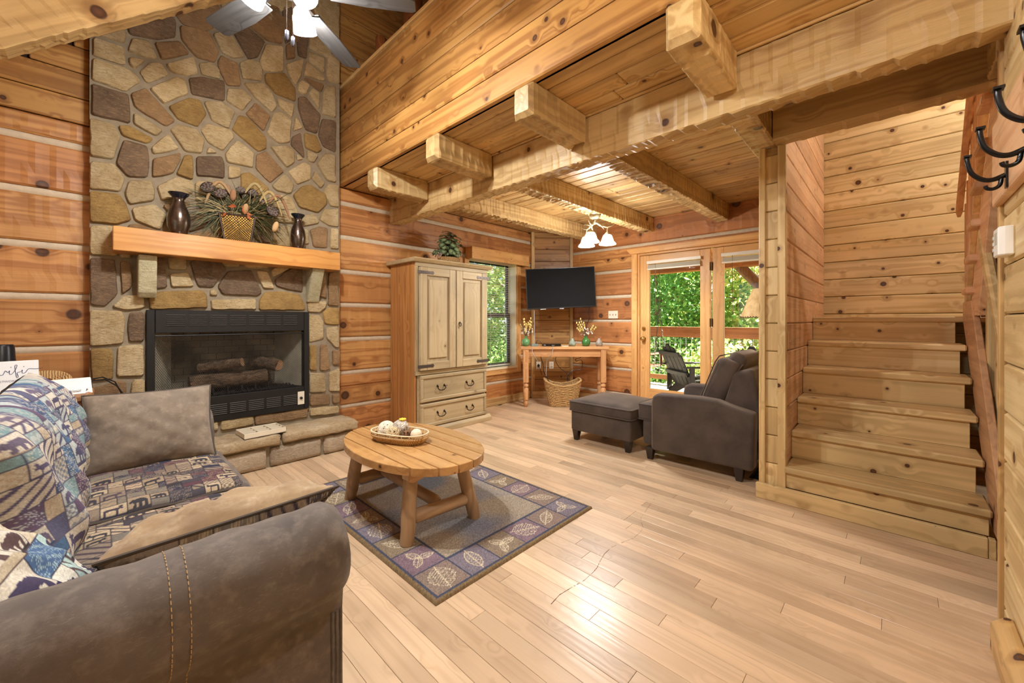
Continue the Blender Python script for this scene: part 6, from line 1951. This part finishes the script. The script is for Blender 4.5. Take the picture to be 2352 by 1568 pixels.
# cords hanging behind the console
for i, (lab, pts, m) in enumerate((
        ('grey cord hanging over the left front edge of the console', [(-0.44, -0.004, 0.006), (-0.45, -0.006, -0.06), (-0.42, -0.002, -0.13), (-0.36, 0.08, -0.22)], MATS['white_cable']),
        ('pale cord crossing the console apron below the set-top box', [(-0.17, -0.004, 0.006), (-0.17, -0.006, -0.06), (-0.20, 0.0, -0.13), (-0.24, 0.08, -0.2), (-0.25, 0.12, -0.42)], MATS['white_cable']),
        ('thick black cord bundle at left under the console', [(-0.33, 0.14, -0.14), (-0.29, 0.14, -0.26), (-0.28, 0.14, -0.36), (-0.22, 0.14, -0.48), (-0.20, 0.15, -0.52)], CABLE),
        ('black cord curving into the basket under the console', [(-0.10, 0.16, -0.14), (-0.11, 0.16, -0.22), (-0.05, 0.16, -0.31), (0.04, 0.15, -0.38), (0.06, 0.14, -0.45), (0.05, 0.14, -0.5)], CABLE),
        ('looped black cord at right under the console', [(0.26, 0.17, -0.13), (0.24, 0.17, -0.17), (0.19, 0.17, -0.18), (0.17, 0.17, -0.20), (0.19, 0.17, -0.215), (0.25, 0.17, -0.20), (0.27, 0.17, -0.25), (0.25, 0.17, -0.33), (0.14, 0.16, -0.345), (0.07, 0.15, -0.40), (0.05, 0.14, -0.47)], CABLE))):
    P_ = [Vector(p) for p in pts]
    out = []
    for j in range(len(P_) - 1):
        p0, p1, p2, p3 = P_[max(j - 1, 0)], P_[j], P_[j + 1], P_[min(j + 2, len(P_) - 1)]
        for k in range(5):
            t = k / 5
            out.append(0.5 * ((2 * p1) + (p2 - p0) * t + (2 * p0 - 5 * p1 + 4 * p2 - p3) * t * t + (3 * p1 - p0 - 3 * p2 + p3) * t ** 3))
    out.append(P_[-1])
    tag(MB().tube(out, 0.006 if i == 2 else 0.0045, 6).build('cord', m, None, (4.462, 3.264, CH), (0, 0, cg), smooth=True), lab, 'cord')
# outlets on the corner panel
for lab, x in (('left outlet plate with black plug on the corner panel', 0.10), ('right outlet plate on the corner panel under the console', 0.30)):
    t = thing('wall_outlet', lab, 'outlet', (A.x + x * dv.x / plen - 0.001 * F2.x, A.y + x * dv.y / plen - 0.001 * F2.y, 0.50), ang)
    MB().box(-0.035, 0.035, -0.007, 0, -0.058, 0.058).build('plate', MATS['ivory_plate'], t, bevel=0.002)
    for zz in (-0.022, 0.022): MB().lathe([(0.016, 0), (0.016, 0.002)], 14).build('socket', plain('socket_ivory', S(200, 190, 170), 0.5), t, (0, -0.007, zz), (PI / 2, 0, 0))
    if x < 0.2: MB().tube([(0, -0.008, 0.0), (0, -0.035, 0.0)], 0.02, 10).tube([(0, -0.03, 0), (0.02, -0.05, -0.05), (0.05, -0.06, -0.14)], 0.004, 6).build('plug', CABLE, t)
sw = thing('switch_plate', 'ivory triple light switch plate left of the double door', 'switch', (XB + 0.001, 2.897, 1.278), 0)
MB().box(-0.007, 0, -0.075, 0.075, -0.055, 0.055).build('plate', MATS['ivory_plate'], sw, bevel=0.002)
for y in (-0.045, 0, 0.045): MB().box(-0.016, -0.006, y - 0.004, y + 0.004, -0.010, 0.008).build('toggle', plain('toggle', S(150, 110, 90), 0.5), sw, bevel=0.001)
sw = thing('switch_plate', 'narrow wood-toned light switch on the stair partition', 'switch', (3.27, 0.5175, 1.062), 0)
MB().box(-0.036, 0.036, -0.006, 0, -0.058, 0.058).build('plate', plain('tan_plate', S(206, 160, 112), 0.45), sw, bevel=0.002)
MB().box(-0.006, 0.006, -0.014, -0.006, -0.012, 0.012).build('toggle', MATS['tan_plate'], sw, bevel=0.001)

# ---- basket under the console
def rectring(a, b, z, dip, n=48, k=0.35):
    out = []
    for i in range(n):
        q = 2 * PI * i / n
        cx_, sy_ = math.cos(q), math.sin(q)
        x = a * math.copysign(abs(cx_) ** k, cx_)
        y = b * math.copysign(abs(sy_) ** k, sy_)
        out.append((x, y, z + dip * (x / a) ** 2))
    return out


wb = thing('storage_basket', 'woven seagrass basket with dipped rim under the console', 'basket', on_console(-0.02, 0.135, -CH), cg)
WEAVE = NT('seagrass_weave')
v, r = WEAVE.objvec(False)
n1 = WEAVE.noise(WEAVE.vec('MULTIPLY', v, (1, 1, 2.5)), 60.0, 3.0)
WEAVE.bump(n1, 0.5, 0.008)
WEAVE = WEAVE.done(WEAVE.mix(WEAVE.mrange(n1, 0.35, 0.65, 0, 1), S(150, 112, 66), S(216, 180, 122)), 0.85)
rows = 17
for k in range(rows):
    f = k / (rows - 1)
    a, b = 0.175 + 0.075 * f, 0.105 + 0.035 * f
    ringp = rectring(a, b, 0.012 + 0.255 * f, 0.085 * f * f)
    ringp = [(p[0] + (0.006 if (i + k) % 2 else -0.004) * (1 if abs(p[0]) > a * 0.95 else 0), p[1] + (0.006 if (i + k) % 2 else -0.004) * math.copysign(1 if abs(p[1]) > b * 0.9 else 0, p[1]), p[2]) for i, p in enumerate(ringp)]
    MB().tube(ringp, 0.0095, 6, close=True).build('woven_row', WEAVE, wb, smooth=True)
MB().tube(rectring(0.253, 0.143, 0.285, 0.085), 0.014, 8, close=True).build('rim', WEAVE, wb, smooth=True)
MB().box(-0.165, 0.165, -0.095, 0.095, 0.0, 0.01).build('basket_floor', WEAVE, wb)

# ================================================================== ARMCHAIR AND OTTOMAN (facing +y)
MICRO = NT('microfibre')
v, r = MICRO.objvec()
n1 = MICRO.noise(v, 6.0, 4.0, 0.6)
n2 = MICRO.noise(v, 260.0, 2.0)
MICRO.bump(n2, 0.1, 0.002)
MICRO.b.inputs['Sheen Weight'].default_value = 0.6
MICRO.b.inputs['Sheen Tint'].default_value = S(190, 170, 150)
MICRO = MICRO.done(MICRO.mix(MICRO.mrange(n1, 0.35, 0.65, 0, 1), S(60, 51, 45), S(80, 69, 61)), 0.85)
ESP = plain('espresso_leg', S(34, 22, 17), 0.3, coat=0.3)


def soft_box(name, par, x0, x1, y0, y1, z0, z1, rad, crown=0.0, mat=None, seg=4):
    o = MB().box(x0, x1, y0, y1, z0, z1).build(name, mat or MICRO, par, bevel=rad, seg=seg, smooth=True, center=True)
    if crown:
        bm = bmesh.new()
        bm.from_mesh(o.data)
        big = [f for f in bm.faces if f.normal.z > 0.9]
        r_ = bmesh.ops.subdivide_edges(bm, edges=list({e for f in big for e in f.edges}), cuts=8, use_grid_fill=True)
        hx, hy, hz = (x1 - x0) / 2, (y1 - y0) / 2, (z1 - z0) / 2
        for vt in bm.verts:
            if vt.co.z > hz - 1e-4:
                vt.co.z += crown * max(0, 1 - (vt.co.x / hx) ** 2) * max(0, 1 - (vt.co.y / hy) ** 2)
        bm.to_mesh(o.data)
        bm.free()
        o.data.polygons.foreach_set('use_smooth', [True] * len(o.data.polygons))
    return o


def welt(par, x0, x1, y0, y1, z, rad=0.03):
    pts = []
    for cx_, cy_, a0 in ((x1 - rad, y1 - rad, 0), (x0 + rad, y1 - rad, 90), (x0 + rad, y0 + rad, 180), (x1 - rad, y0 + rad, 270)):
        for k in range(5):
            q = math.radians(a0 + 22.5 * k)
            pts.append((cx_ + rad * math.cos(q), cy_ + rad * math.sin(q), z))
    return MB().tube(pts, 0.005, 6, close=True).build('welt', MICRO, par, smooth=True)


def tapered_leg(par, x, y, h=0.105):
    return MB().add([(x - 0.021, y - 0.021, 0), (x + 0.021, y - 0.021, 0), (x + 0.021, y + 0.021, 0), (x - 0.021, y + 0.021, 0), (x - 0.034, y - 0.034, h), (x + 0.034, y - 0.034, h), (x + 0.034, y + 0.034, h), (x - 0.034, y + 0.034, h)],
                    [(0, 3, 2, 1), (4, 5, 6, 7), (0, 1, 5, 4), (1, 2, 6, 5), (2, 3, 7, 6), (3, 0, 4, 7)]).build('leg', ESP, par, bevel=0.003)


ott = thing('ottoman', 'dark brown upholstered ottoman in front of the armchair', 'ottoman', (3.62, 2.02, 0))
soft_box('base', ott, -0.315, 0.315, -0.325, 0.325, 0.10, 0.305, 0.02)
oc = soft_box('cushion', ott, -0.33, 0.33, -0.335, 0.34, 0.295, 0.395, 0.022, 0.055)
welt(ott, -0.332, 0.332, -0.337, 0.342, 0.388)
welt(ott, -0.332, 0.332, -0.337, 0.342, 0.303)
for x, y in ((-0.275, -0.28), (-0.275, 0.28), (0.275, -0.28), (0.275, 0.28)): tapered_leg(ott, x, y)

ac = thing('armchair', 'dark brown upholstered armchair beside the stair partition', 'armchair', (3.70, 1.16, 0))
side = [(0.335, 0.095), (0.335, 0.50), (0.325, 0.555), (0.28, 0.578), (-0.05, 0.592), (-0.18, 0.585), (-0.30, 0.55), (-0.44, 0.52), (-0.43, 0.10)]
for nm, x0, x1 in (('arm', -0.43, -0.30), ('arm', 0.29, 0.42)):
    MB().prism(side, x0, x1, 'x').build(nm, MICRO, ac, bevel=0.028, seg=4, smooth=True, center=True)
soft_box('seat_base', ac, -0.32, 0.31, -0.40, 0.46, 0.10, 0.315, 0.02)
soft_box('seat_cushion', ac, -0.315, 0.305, -0.25, 0.51, 0.305, 0.455, 0.028, 0.03)
for z in (0.447, 0.313): welt(ac, -0.317, 0.307, -0.25, 0.512, z)
# leaning back: frame and loose cushion
bf = MB().prism([(-0.28, 0.28), (-0.20, 0.56), (-0.27, 0.80), (-0.40, 0.84), (-0.46, 0.52), (-0.44, 0.28)], -0.31, 0.30, 'x').build('back_frame', MICRO, ac, bevel=0.035, seg=4, smooth=True, center=True)
bc = soft_box('back_cushion', ac, -0.305, 0.295, -0.09, 0.09, -0.20, 0.20, 0.06, 0.0)
bc.location = (-0.005, -0.165, 0.70)
bc.rotation_euler = (math.radians(21), 0, 0)
for yy in (-0.088, 0.088): MB().tube([(-0.28, yy, -0.19), (-0.285, yy, 0.15), (-0.24, yy, 0.195), (0.24, yy, 0.195), (0.285, yy, 0.15), (0.28, yy, -0.19)], 0.005, 6).build('welt', MICRO, bc, smooth=True)
for x, y in ((-0.375, 0.36), (0.36, 0.36), (-0.375, -0.33), (0.36, -0.33)): tapered_leg(ac, x, y)
hp = soft_box('head_pillow', ac, -0.26, 0.27, -0.075, 0.06, -0.08, 0.09, 0.05)
hp.location = (0.03, -0.26, 0.86)
hp.rotation_euler = (math.radians(25), 0, 0)

# ---- side table and lamp behind the armchair
stb = thing('side_table', 'small wooden side table behind the armchair under the lamp', 'table', (4.55, 0.92, 0))
plank('table_top', stb, -0.22, 0.22, -0.22, 0.24, 0.58, 0.605, 'etable')
for sx_ in (-0.19, 0.19):
    for sy_ in (-0.19, 0.21): plank('leg', stb, sx_ - 0.02, sx_ + 0.02, sy_ - 0.02, sy_ + 0.02, 0, 0.58, 'etable')
plank('shelf', stb, -0.2, 0.2, -0.2, 0.22, 0.16, 0.18, 'etable')
lm = thing('table_lamp', 'table lamp with laced parchment shade half hidden by the post', 'lamp', (4.55, 0.92, 0.605))
MB().lathe([(0.09, 0), (0.09, 0.02), (0.03, 0.05), (0.045, 0.16), (0.05, 0.26), (0.025, 0.40), (0.012, 0.46), (0.012, 0.66)], 22).build('base', plain('lamp_bronze', S(74, 54, 38), 0.45, 0.4), lm, smooth=True)
PARCH = NT('parchment')
v, r = PARCH.objvec()
n1 = PARCH.noise(v, 16.0, 4.0, 0.6)
PARCH = PARCH.done(PARCH.mix(PARCH.mrange(n1, 0.35, 0.65, 0, 1), S(222, 192, 136), S(196, 160, 104)), 0.7)
MB().lathe([(0.205, 0.625), (0.098, 0.905), (0.096, 0.903), (0.203, 0.625)], 36, caps=False).build('shade', PARCH, lm)
lc = MB()
for k in range(48):
    q = 2 * PI * k / 48
    lc.tube([(0.206 * math.cos(q), 0.206 * math.sin(q), 0.632), (0.207 * math.cos(q + 0.08), 0.207 * math.sin(q + 0.08), 0.618)], 0.004, 4)
lc.build('lacing', plain('rawhide', S(120, 90, 56), 0.8), lm)['kind'] = 'stuff'
fv = thing('floor_register', 'black metal floor vent behind the armchair by the partition', 'vent', (3.60, 0.735, 0))
MB().box(-0.16, 0.16, -0.06, 0.06, 0.0, 0.006).build('frame', BLK, fv, bevel=0.002)
for k in range(7): MB().box(-0.14, 0.14, -0.05 + k * 0.015, -0.044 + k * 0.015, 0.006, 0.009).build('bar', BLK, fv)
tag(MB().box(-0.07, 0.07, -0.05, 0.05, 0.0, 0.002).build('paper_sheet', plain('yellow_paper', S(226, 200, 140), 0.7), None, (3.50, 1.30, 0.0005), (0, 0, 0.3)), 'folded yellow paper on the floor under the armchair', 'paper')

# ================================================================== RIGHT WALL: COAT RACK AND THERMOSTAT
cr = thing('coat_rack', 'wooden board with black iron coat hooks on the right wall', 'coat rack', (0, YR, 0))
plank('rack_board', cr, 1.0, 2.47, 0.0005, 0.026, 1.647, 1.968, 'red', 0.004, 'x')
HK = plain('black_iron', S(24, 23, 23), 0.28, 0.5, var=0.1)


def smooth_path(pts, m=6):
    P_ = [Vector(p) for p in pts]
    out = []
    for j in range(len(P_) - 1):
        p0, p1, p2, p3 = P_[max(j - 1, 0)], P_[j], P_[j + 1], P_[min(j + 2, len(P_) - 1)]
        for k in range(m):
            t = k / m
            out.append(0.5 * ((2 * p1) + (p2 - p0) * t + (2 * p0 - 5 * p1 + 4 * p2 - p3) * t * t + (3 * p1 - p0 - 3 * p2 + p3) * t ** 3))
    out.append(P_[-1])
    return out


for x in (2.166, 1.874, 1.582, 1.29):
    h = MB()
    h.box(x - 0.012, x + 0.012, 0.026, 0.032, 1.655, 1.745)
    up_ = smooth_path([(x, 0.032, 1.70), (x, 0.060, 1.690), (x, 0.085, 1.698), (x, 0.108, 1.725), (x, 0.118, 1.765), (x, 0.118, 1.785)])
    h.tube(up_, [0.0085 - 0.002 * i / len(up_) for i in range(len(up_))], 8)
    h.box(x - 0.014, x + 0.014, 0.108, 0.128, 1.783, 1.789)
    lo_ = smooth_path([(x, 0.040, 1.695), (x, 0.044, 1.668), (x, 0.058, 1.658), (x, 0.072, 1.662), (x, 0.076, 1.672)])
    h.tube(lo_, 0.006, 8)
    h.build('hook', HK, cr, bevel=0, smooth=45)
ts = thing('thermostat', 'white plastic thermostat on the right wall below the coat rack', 'thermostat', (2.295, YR, 1.485))
MB().prism([(-0.055, 0), (0.055, 0), (0.055, 0.026), (0.045, 0.038), (-0.045, 0.038), (-0.055, 0.026)], -0.052, 0.052).build('case', WHITEPL, ts, bevel=0.004)
MB().box(-0.03, 0.02, 0.0375, 0.0385, -0.01, 0.035).build('display', plain('lcd', S(186, 192, 178), 0.3), ts)
for k in range(3): MB().box(0.028, 0.040, 0.037, 0.041, -0.03 + k * 0.022, -0.018 + k * 0.022).build('button', plain('button_grey', S(200, 198, 192), 0.5), ts)

# ================================================================== OUTDOORS
deck = struct('deck', MB().box(XB + 0.22, 7.75, -2.0, 6.5, -0.12, -0.075), plain('deck_frame', S(90, 70, 52), 0.9))
FAMILY['deckw'] = dict(c1=S(190, 176, 158), c2=S(150, 134, 116), kr=0.06, rough=0.8, spread=0.15)
y = -2.0
while y < 6.4:
    plank('deck_board', deck, XB + 0.22, 7.75, y + 0.003, y + 0.137, -0.075, -0.045, 'deckw', 0.004, 'x')
    y += 0.14
MB().box(XB + 0.2, XB + 0.3, YS - 0.2, 0.62, -0.1, 2.6).build('outer_wall', W('log', 'y'), deck)
FAMILY['railw'] = dict(c1=S(196, 138, 86), c2=S(156, 100, 56), kr=0.08, rough=0.7, spread=0.1)
ra_ = thing('deck_railing', 'wooden deck railing with square wire mesh infill', 'railing', (7.62, 0, -0.045))
plank('top_rail', ra_, -0.02, 0.02, -2.0, 6.4, 0.925, 1.085, 'railw')
plank('cap_rail', ra_, -0.07, 0.07, -2.0, 6.4, 1.085, 1.12, 'railw')
plank('bottom_rail', ra_, -0.02, 0.02, -2.0, 6.4, 0.10, 0.19, 'railw')
for y in (-1.9, 0.9, 4.45, 6.3): plank('rail_post', ra_, 0.02, 0.11, y - 0.045, y + 0.045, 0.0, 1.085, 'railw')
wm_ = MB()
y = -2.0
while y < 6.4:
    wm_.box(-0.0025, 0.0025, y - 0.0025, y + 0.0025, 0.19, 0.925)
    y += 0.10
for k in range(8): wm_.box(-0.003, 0.003, -2.0, 6.4, 0.24 + k * 0.093, 0.246 + k * 0.093)
wm_.build('wire_mesh', plain('galvanised', S(190, 194, 196), 0.35, 0.7), ra_)['kind'] = 'stuff'
pr_ = thing('porch_roof', 'porch roof of dark boards on a timber beam over the deck', 'roof', (0, 0, 0))
MB().prism([(XB + 0.15, 2.72), (8.0, 2.32), (8.0, 2.40), (XB + 0.15, 2.80)], -2.2, 6.6, 'y').build('roof_boards', W('railw', 'x'), pr_)
plank('eave_beam', pr_, 7.50, 7.68, -2.0, 6.4, 2.10, 2.30, 'railw')
lgp = wood('porch_log', 'z', c1=S(150, 116, 84), c2=S(104, 76, 52), kr=0.1)
MB().tube([(7.6, 0.9, -0.045), (7.6, 0.9, 2.12)], [0.11, 0.10], 16).build('log_post', lgp, pr_, smooth=45)
MB().tube([(7.6, 2.03, 2.28), (7.6, 1.0, 1.05)], [0.085, 0.09], 14).build('log_brace', lgp, pr_, smooth=45)
MB().tube([(7.6, 4.45, 1.1), (7.6, 4.45, 2.12)], 0.1, 14).build('log_post', lgp, pr_, smooth=45)

PLAS = plain('resin_black', S(52, 50, 48), 0.5, var=0.15)


def adirondack(label, loc, rz):
    t = thing('deck_chair', label, 'chair', loc, rz, 'slatted deck chairs')
    tilt = math.radians(24)
    bs, bc_ = Vector((-math.sin(tilt), 0, math.cos(tilt))), Vector((-0.10, 0, 0.24))
    for k in range(5):
        y = (k - 2) * 0.112
        h = 0.70 - 0.055 * abs(k - 2) ** 1.6
        w = 0.052
        pts = [(-w, 0), (w, 0), (w * 1.05, h - 0.03), (w * 0.6, h), (-w * 0.6, h), (-w * 1.05, h - 0.03)]
        MB().prism([(p[0], p[1]) for p in pts], -0.011, 0.011, 'x').build('back_slat', PLAS, t, tuple(bc_ + Vector((0, y, 0))), (0, -tilt, 0), bevel=0.004)
    for f in (0.22, 0.55):
        p = bc_ + bs * f + Vector((-0.028, 0, -0.012))
        MB().box(-0.016, 0.016, -0.29, 0.29, -0.035, 0.035).build('back_brace', PLAS, t, tuple(p), (0, -tilt, 0), bevel=0.004)
    for k in range(6):
        x = -0.06 + k * 0.095
        MB().box(-0.042, 0.042, -0.27, 0.27, -0.011, 0.011).build('seat_slat', PLAS, t, (x, 0, 0.25 + k * 0.022), (0, math.radians(-13), 0), bevel=0.003)
    for s in (-1, 1):
        MB().prism([(-0.30, 0.0), (-0.22, 0.0), (0.48, 0.33), (0.48, 0.38), (-0.05, 0.25)], s * 0.285 - 0.012, s * 0.285 + 0.012, 'y').build('side_rail', PLAS, t, bevel=0.003)
        MB().box(0.40, 0.49, s * 0.312 - 0.013, s * 0.312 + 0.013, 0, 0.53).build('front_leg', PLAS, t, bevel=0.003)
        MB().box(-0.20, -0.12, s * 0.312 - 0.013, s * 0.312 + 0.013, 0.12, 0.53).build('arm_post', PLAS, t, bevel=0.003)
        MB().prism([(-0.28, s * 0.31 - 0.04), (0.52, s * 0.33 - 0.07), (0.56, s * 0.33), (0.52, s * 0.33 + 0.07), (-0.28, s * 0.31 + 0.04)], 0.53, 0.552).build('arm', PLAS, t, bevel=0.003)
    return t


adirondack('dark slatted deck chair seen from behind through the left door leaf', (6.42, 2.30, -0.045), math.radians(-38))
adirondack('dark slatted deck chair behind the armchair, in the right door leaf', (6.60, 1.33, -0.045), math.radians(-12))
SWW = plain('swing_stain', S(112, 62, 40), 0.6, var=0.2)
sg = thing('porch_swing', 'red-brown porch swing hanging on chains at the left of the deck', 'swing', (6.80, 3.75, 0.40))
for k in range(6): MB().box(-0.24 + k * 0.083, -0.165 + k * 0.083, -0.75, 0.75, -0.01, 0.01).build('seat_slat', SWW, sg, bevel=0.003)
for s in (-0.74, 0.74):
    MB().box(-0.26, 0.28, s - 0.025, s + 0.025, 0.20, 0.225).build('arm', SWW, sg, bevel=0.004)
    MB().prism([(0.20, 0.0), (0.26, 0.0), (0.245, 0.1), (0.26, 0.2), (0.20, 0.2), (0.215, 0.1)], s - 0.02, s + 0.02, 'y').build('arm_post', SWW, sg, bevel=0.003)
for k in range(4): MB().box(-0.27, -0.25, -0.75, 0.75, 0.08 + k * 0.11, 0.15 + k * 0.11).build('back_slat', SWW, sg, bevel=0.003)
for s in (-0.80, 0.80):
    chn = MB()
    for x0 in (-0.22, 0.24):
        a, b = Vector((x0, s, 0.0)), Vector((0.0, s + 0.10 * (1 if s < 0 else -1) * 0, 1.05))
        n = 22
        for i in range(n):
            p = a.lerp(b, (i + 0.5) / n)
            d = (b - a).normalized()
            e = d.orthogonal().normalized() if i % 2 else d.cross(d.orthogonal()).normalized()
            chn.tube([p + d * 0.03 * math.cos(q) + e * 0.012 * math.sin(q) for q in [2 * PI * j / 8 for j in range(8)]], 0.004, 4, close=True)
    chn.tube([(0, s, 1.05), (0, s, 1.95)], 0.006, 6)
    chn.build('chain', plain('chain_steel', S(120, 112, 100), 0.4, 0.8), sg)

ground = struct('ground', MB().add([(5.3, -30, -0.9), (80, -60, -9.0), (80, 80, -9.0), (5.3, 60, -0.9), (-6, 60, -0.9), (-6, 4.4, -0.9), (5.3, 4.4, -0.9)], [(0, 1, 2, 3), (3, 4, 5, 6)]), plain('forest_ground', S(96, 100, 54), 0.95, var=0.4, scale=2.0))
LEAFO = bpy.data.materials.new('tree_leaf')
LEAFO.use_nodes = True
t_ = LEAFO.node_tree
t_.nodes.remove(t_.nodes['Principled BSDF'])
at = t_.nodes.new('ShaderNodeAttribute'); at.attribute_name = 'Col'
d1 = t_.nodes.new('ShaderNodeBsdfDiffuse'); d2 = t_.nodes.new('ShaderNodeBsdfTranslucent'); mx = t_.nodes.new('ShaderNodeMixShader')
mx.inputs[0].default_value = 0.6
t_.links.new(at.outputs['Color'], d1.inputs[0]); t_.links.new(at.outputs['Color'], d2.inputs[0])
t_.links.new(d1.outputs[0], mx.inputs[1]); t_.links.new(d2.outputs[0], mx.inputs[2]); t_.links.new(mx.outputs[0], t_.nodes['Material Output'].inputs[0])


def tree(label, x, y, z0, h, rad, n, cols, size, seed, trunk=0.09, low=0.1, group='trees beyond the deck', name='tree', cat='tree'):
    t = thing(name, label, cat, (x, y, z0), 0, group)
    r = np.random.RandomState(seed)
    if trunk:
        MB().tube([(0, 0, 0), (0.1 * r.randn(), 0.1 * r.randn(), h * 0.5), (0.15 * r.randn(), 0.15 * r.randn(), h * 0.95)], [trunk, trunk * 0.7, trunk * 0.25], 9).build('trunk', lgp, t, smooth=True)
        br = MB()
        for k in range(9):
            q, f = r.uniform(0, 6.28), r.uniform(0.3, 0.9)
            br.tube([(0, 0, h * f), (rad * 0.4 * math.cos(q), rad * 0.4 * math.sin(q), h * f + 0.2), (rad * 0.9 * math.cos(q), rad * 0.9 * math.sin(q), h * f + 0.25)], [trunk * 0.4, trunk * 0.25, trunk * 0.08], 6)
        br.build('branches', lgp, t)
    nc = max(14, n // 60)
    C = np.zeros((nc, 3))
    f = r.uniform(low, 1.0, nc)
    q = r.uniform(0, 2 * PI, nc)
    rr = rad * np.sqrt(r.uniform(0.1, 1, nc)) * np.clip(np.sin((f * 0.85 + 0.12) * PI), 0.25, 1)
    C[:, 0], C[:, 1], C[:, 2] = rr * np.cos(q), rr * np.sin(q), f * h
    idx = r.randint(0, nc, n)
    ctr = C[idx] + r.randn(n, 3) * np.array([rad * 0.16, rad * 0.16, rad * 0.11])
    u = r.randn(n, 3); u /= np.linalg.norm(u, axis=1, keepdims=True)
    w = np.cross(u, r.randn(n, 3)); w /= np.linalg.norm(w, axis=1, keepdims=True)
    s = (size * r.uniform(0.6, 1.35, n))[:, None]
    V = np.stack([ctr - u * s, ctr + w * s * 0.55, ctr + u * s, ctr - w * s * 0.55], 1).reshape(-1, 3)
    me = bpy.data.meshes.new('foliage')
    me.vertices.add(4 * n); me.vertices.foreach_set('co', V.reshape(-1))
    me.loops.add(4 * n); me.loops.foreach_set('vertex_index', np.arange(4 * n))
    me.polygons.add(n); me.polygons.foreach_set('loop_start', np.arange(n) * 4)
    me.update(calc_edges=True)
    cc = np.array([c[:3] for c in cols])[r.randint(0, len(cols), n)] * r.uniform(0.65, 1.3, (n, 1))
    c4 = np.ones((n, 4, 4)); c4[:, :, :3] = cc[:, None, :]
    me.color_attributes.new('Col', 'FLOAT_COLOR', 'POINT').data.foreach_set('color', c4.reshape(-1))
    o = obj('foliage', me, LEAFO, t)
    o['kind'] = 'stuff'
    return t


G1 = [S(130, 172, 92), S(160, 196, 112), S(106, 152, 76), S(182, 210, 126)]
G2 = [S(176, 200, 118), S(206, 212, 136), S(150, 184, 100), S(220, 204, 136)]
G3 = [S(214, 202, 136), S(226, 190, 150), S(176, 196, 118), S(200, 210, 140)]
GP = [S(118, 170, 100), S(138, 188, 112), S(98, 148, 82), S(160, 202, 122)]
gz = lambda x: -0.9 - max(0, x - 5.3) * 0.108
T = [('feathery green pine filling the left door leaf', 12.0, 5.2, 8.0, 2.2, 9000, GP, 0.13), ('tall green tree behind the left door leaf', 13.5, 3.4, 9.0, 2.2, 7000, G1, 0.15), ('pale green tree between the two door leaves', 15.5, 3.9, 8.5, 2.2, 6000, G2, 0.15),
     ('autumn-tinted tree in the right door leaf', 13.0, 2.5, 8.0, 1.9, 7000, G3, 0.14), ('yellow-green tree far right beyond the deck', 16.5, 1.2, 8.0, 2.2, 5000, G2, 0.15), ('dark green tree beyond the right end of the deck', 17.0, -1.5, 9.0, 2.4, 4000, G1, 0.17),
     ('leafy tree seen through the top of the sash window', 9.6, 9.2, 8.5, 2.3, 7000, G2, 0.13), ('green tree seen low through the sash window', 11.8, 10.6, 8.5, 2.4, 6000, G1, 0.15), ('light green tree left of the sash window view', 8.2, 9.8, 8.0, 2.0, 5000, G1, 0.13), ('far green tree between window and door', 14.5, 8.2, 10.0, 2.6, 6000, G1, 0.17), ('far pale tree behind the pine', 18.0, 6.8, 10.5, 2.8, 6000, G2, 0.2)]
for i, (lab, x, y, h, rad, n, cols, sz) in enumerate(T):
    tree(lab, x, y, gz(x), h, rad, int(n * 1.5), cols, sz * 0.55, 100 + i)
Bq = [('green bush behind the left end of the deck railing', 9.2, 4.2, 2.1, 1.2, 3200, G1), ('yellow-green bush behind the deck railing, right of the deck chair', 9.0, 2.7, 2.0, 1.1, 3200, G2), ('bright leafy bush behind the railing in the right door leaf', 8.9, 1.7, 2.1, 1.0, 3200, [S(196, 200, 96), S(150, 176, 74), S(220, 212, 130), S(110, 146, 60)]), ('small bush at the right end of the railing', 9.4, 0.5, 1.9, 1.0, 2200, G2), ('bush outside below the sash window', 6.2, 6.6, 2.0, 1.1, 2600, G1)]
for i, (lab, x, y, h, rad, n, cols) in enumerate(Bq):
    tree(lab, x, y, gz(x), h, rad, n, cols, 0.05, 300 + i, 0.0, 0.05, 'bushes beyond the railing', 'bush', 'bush')
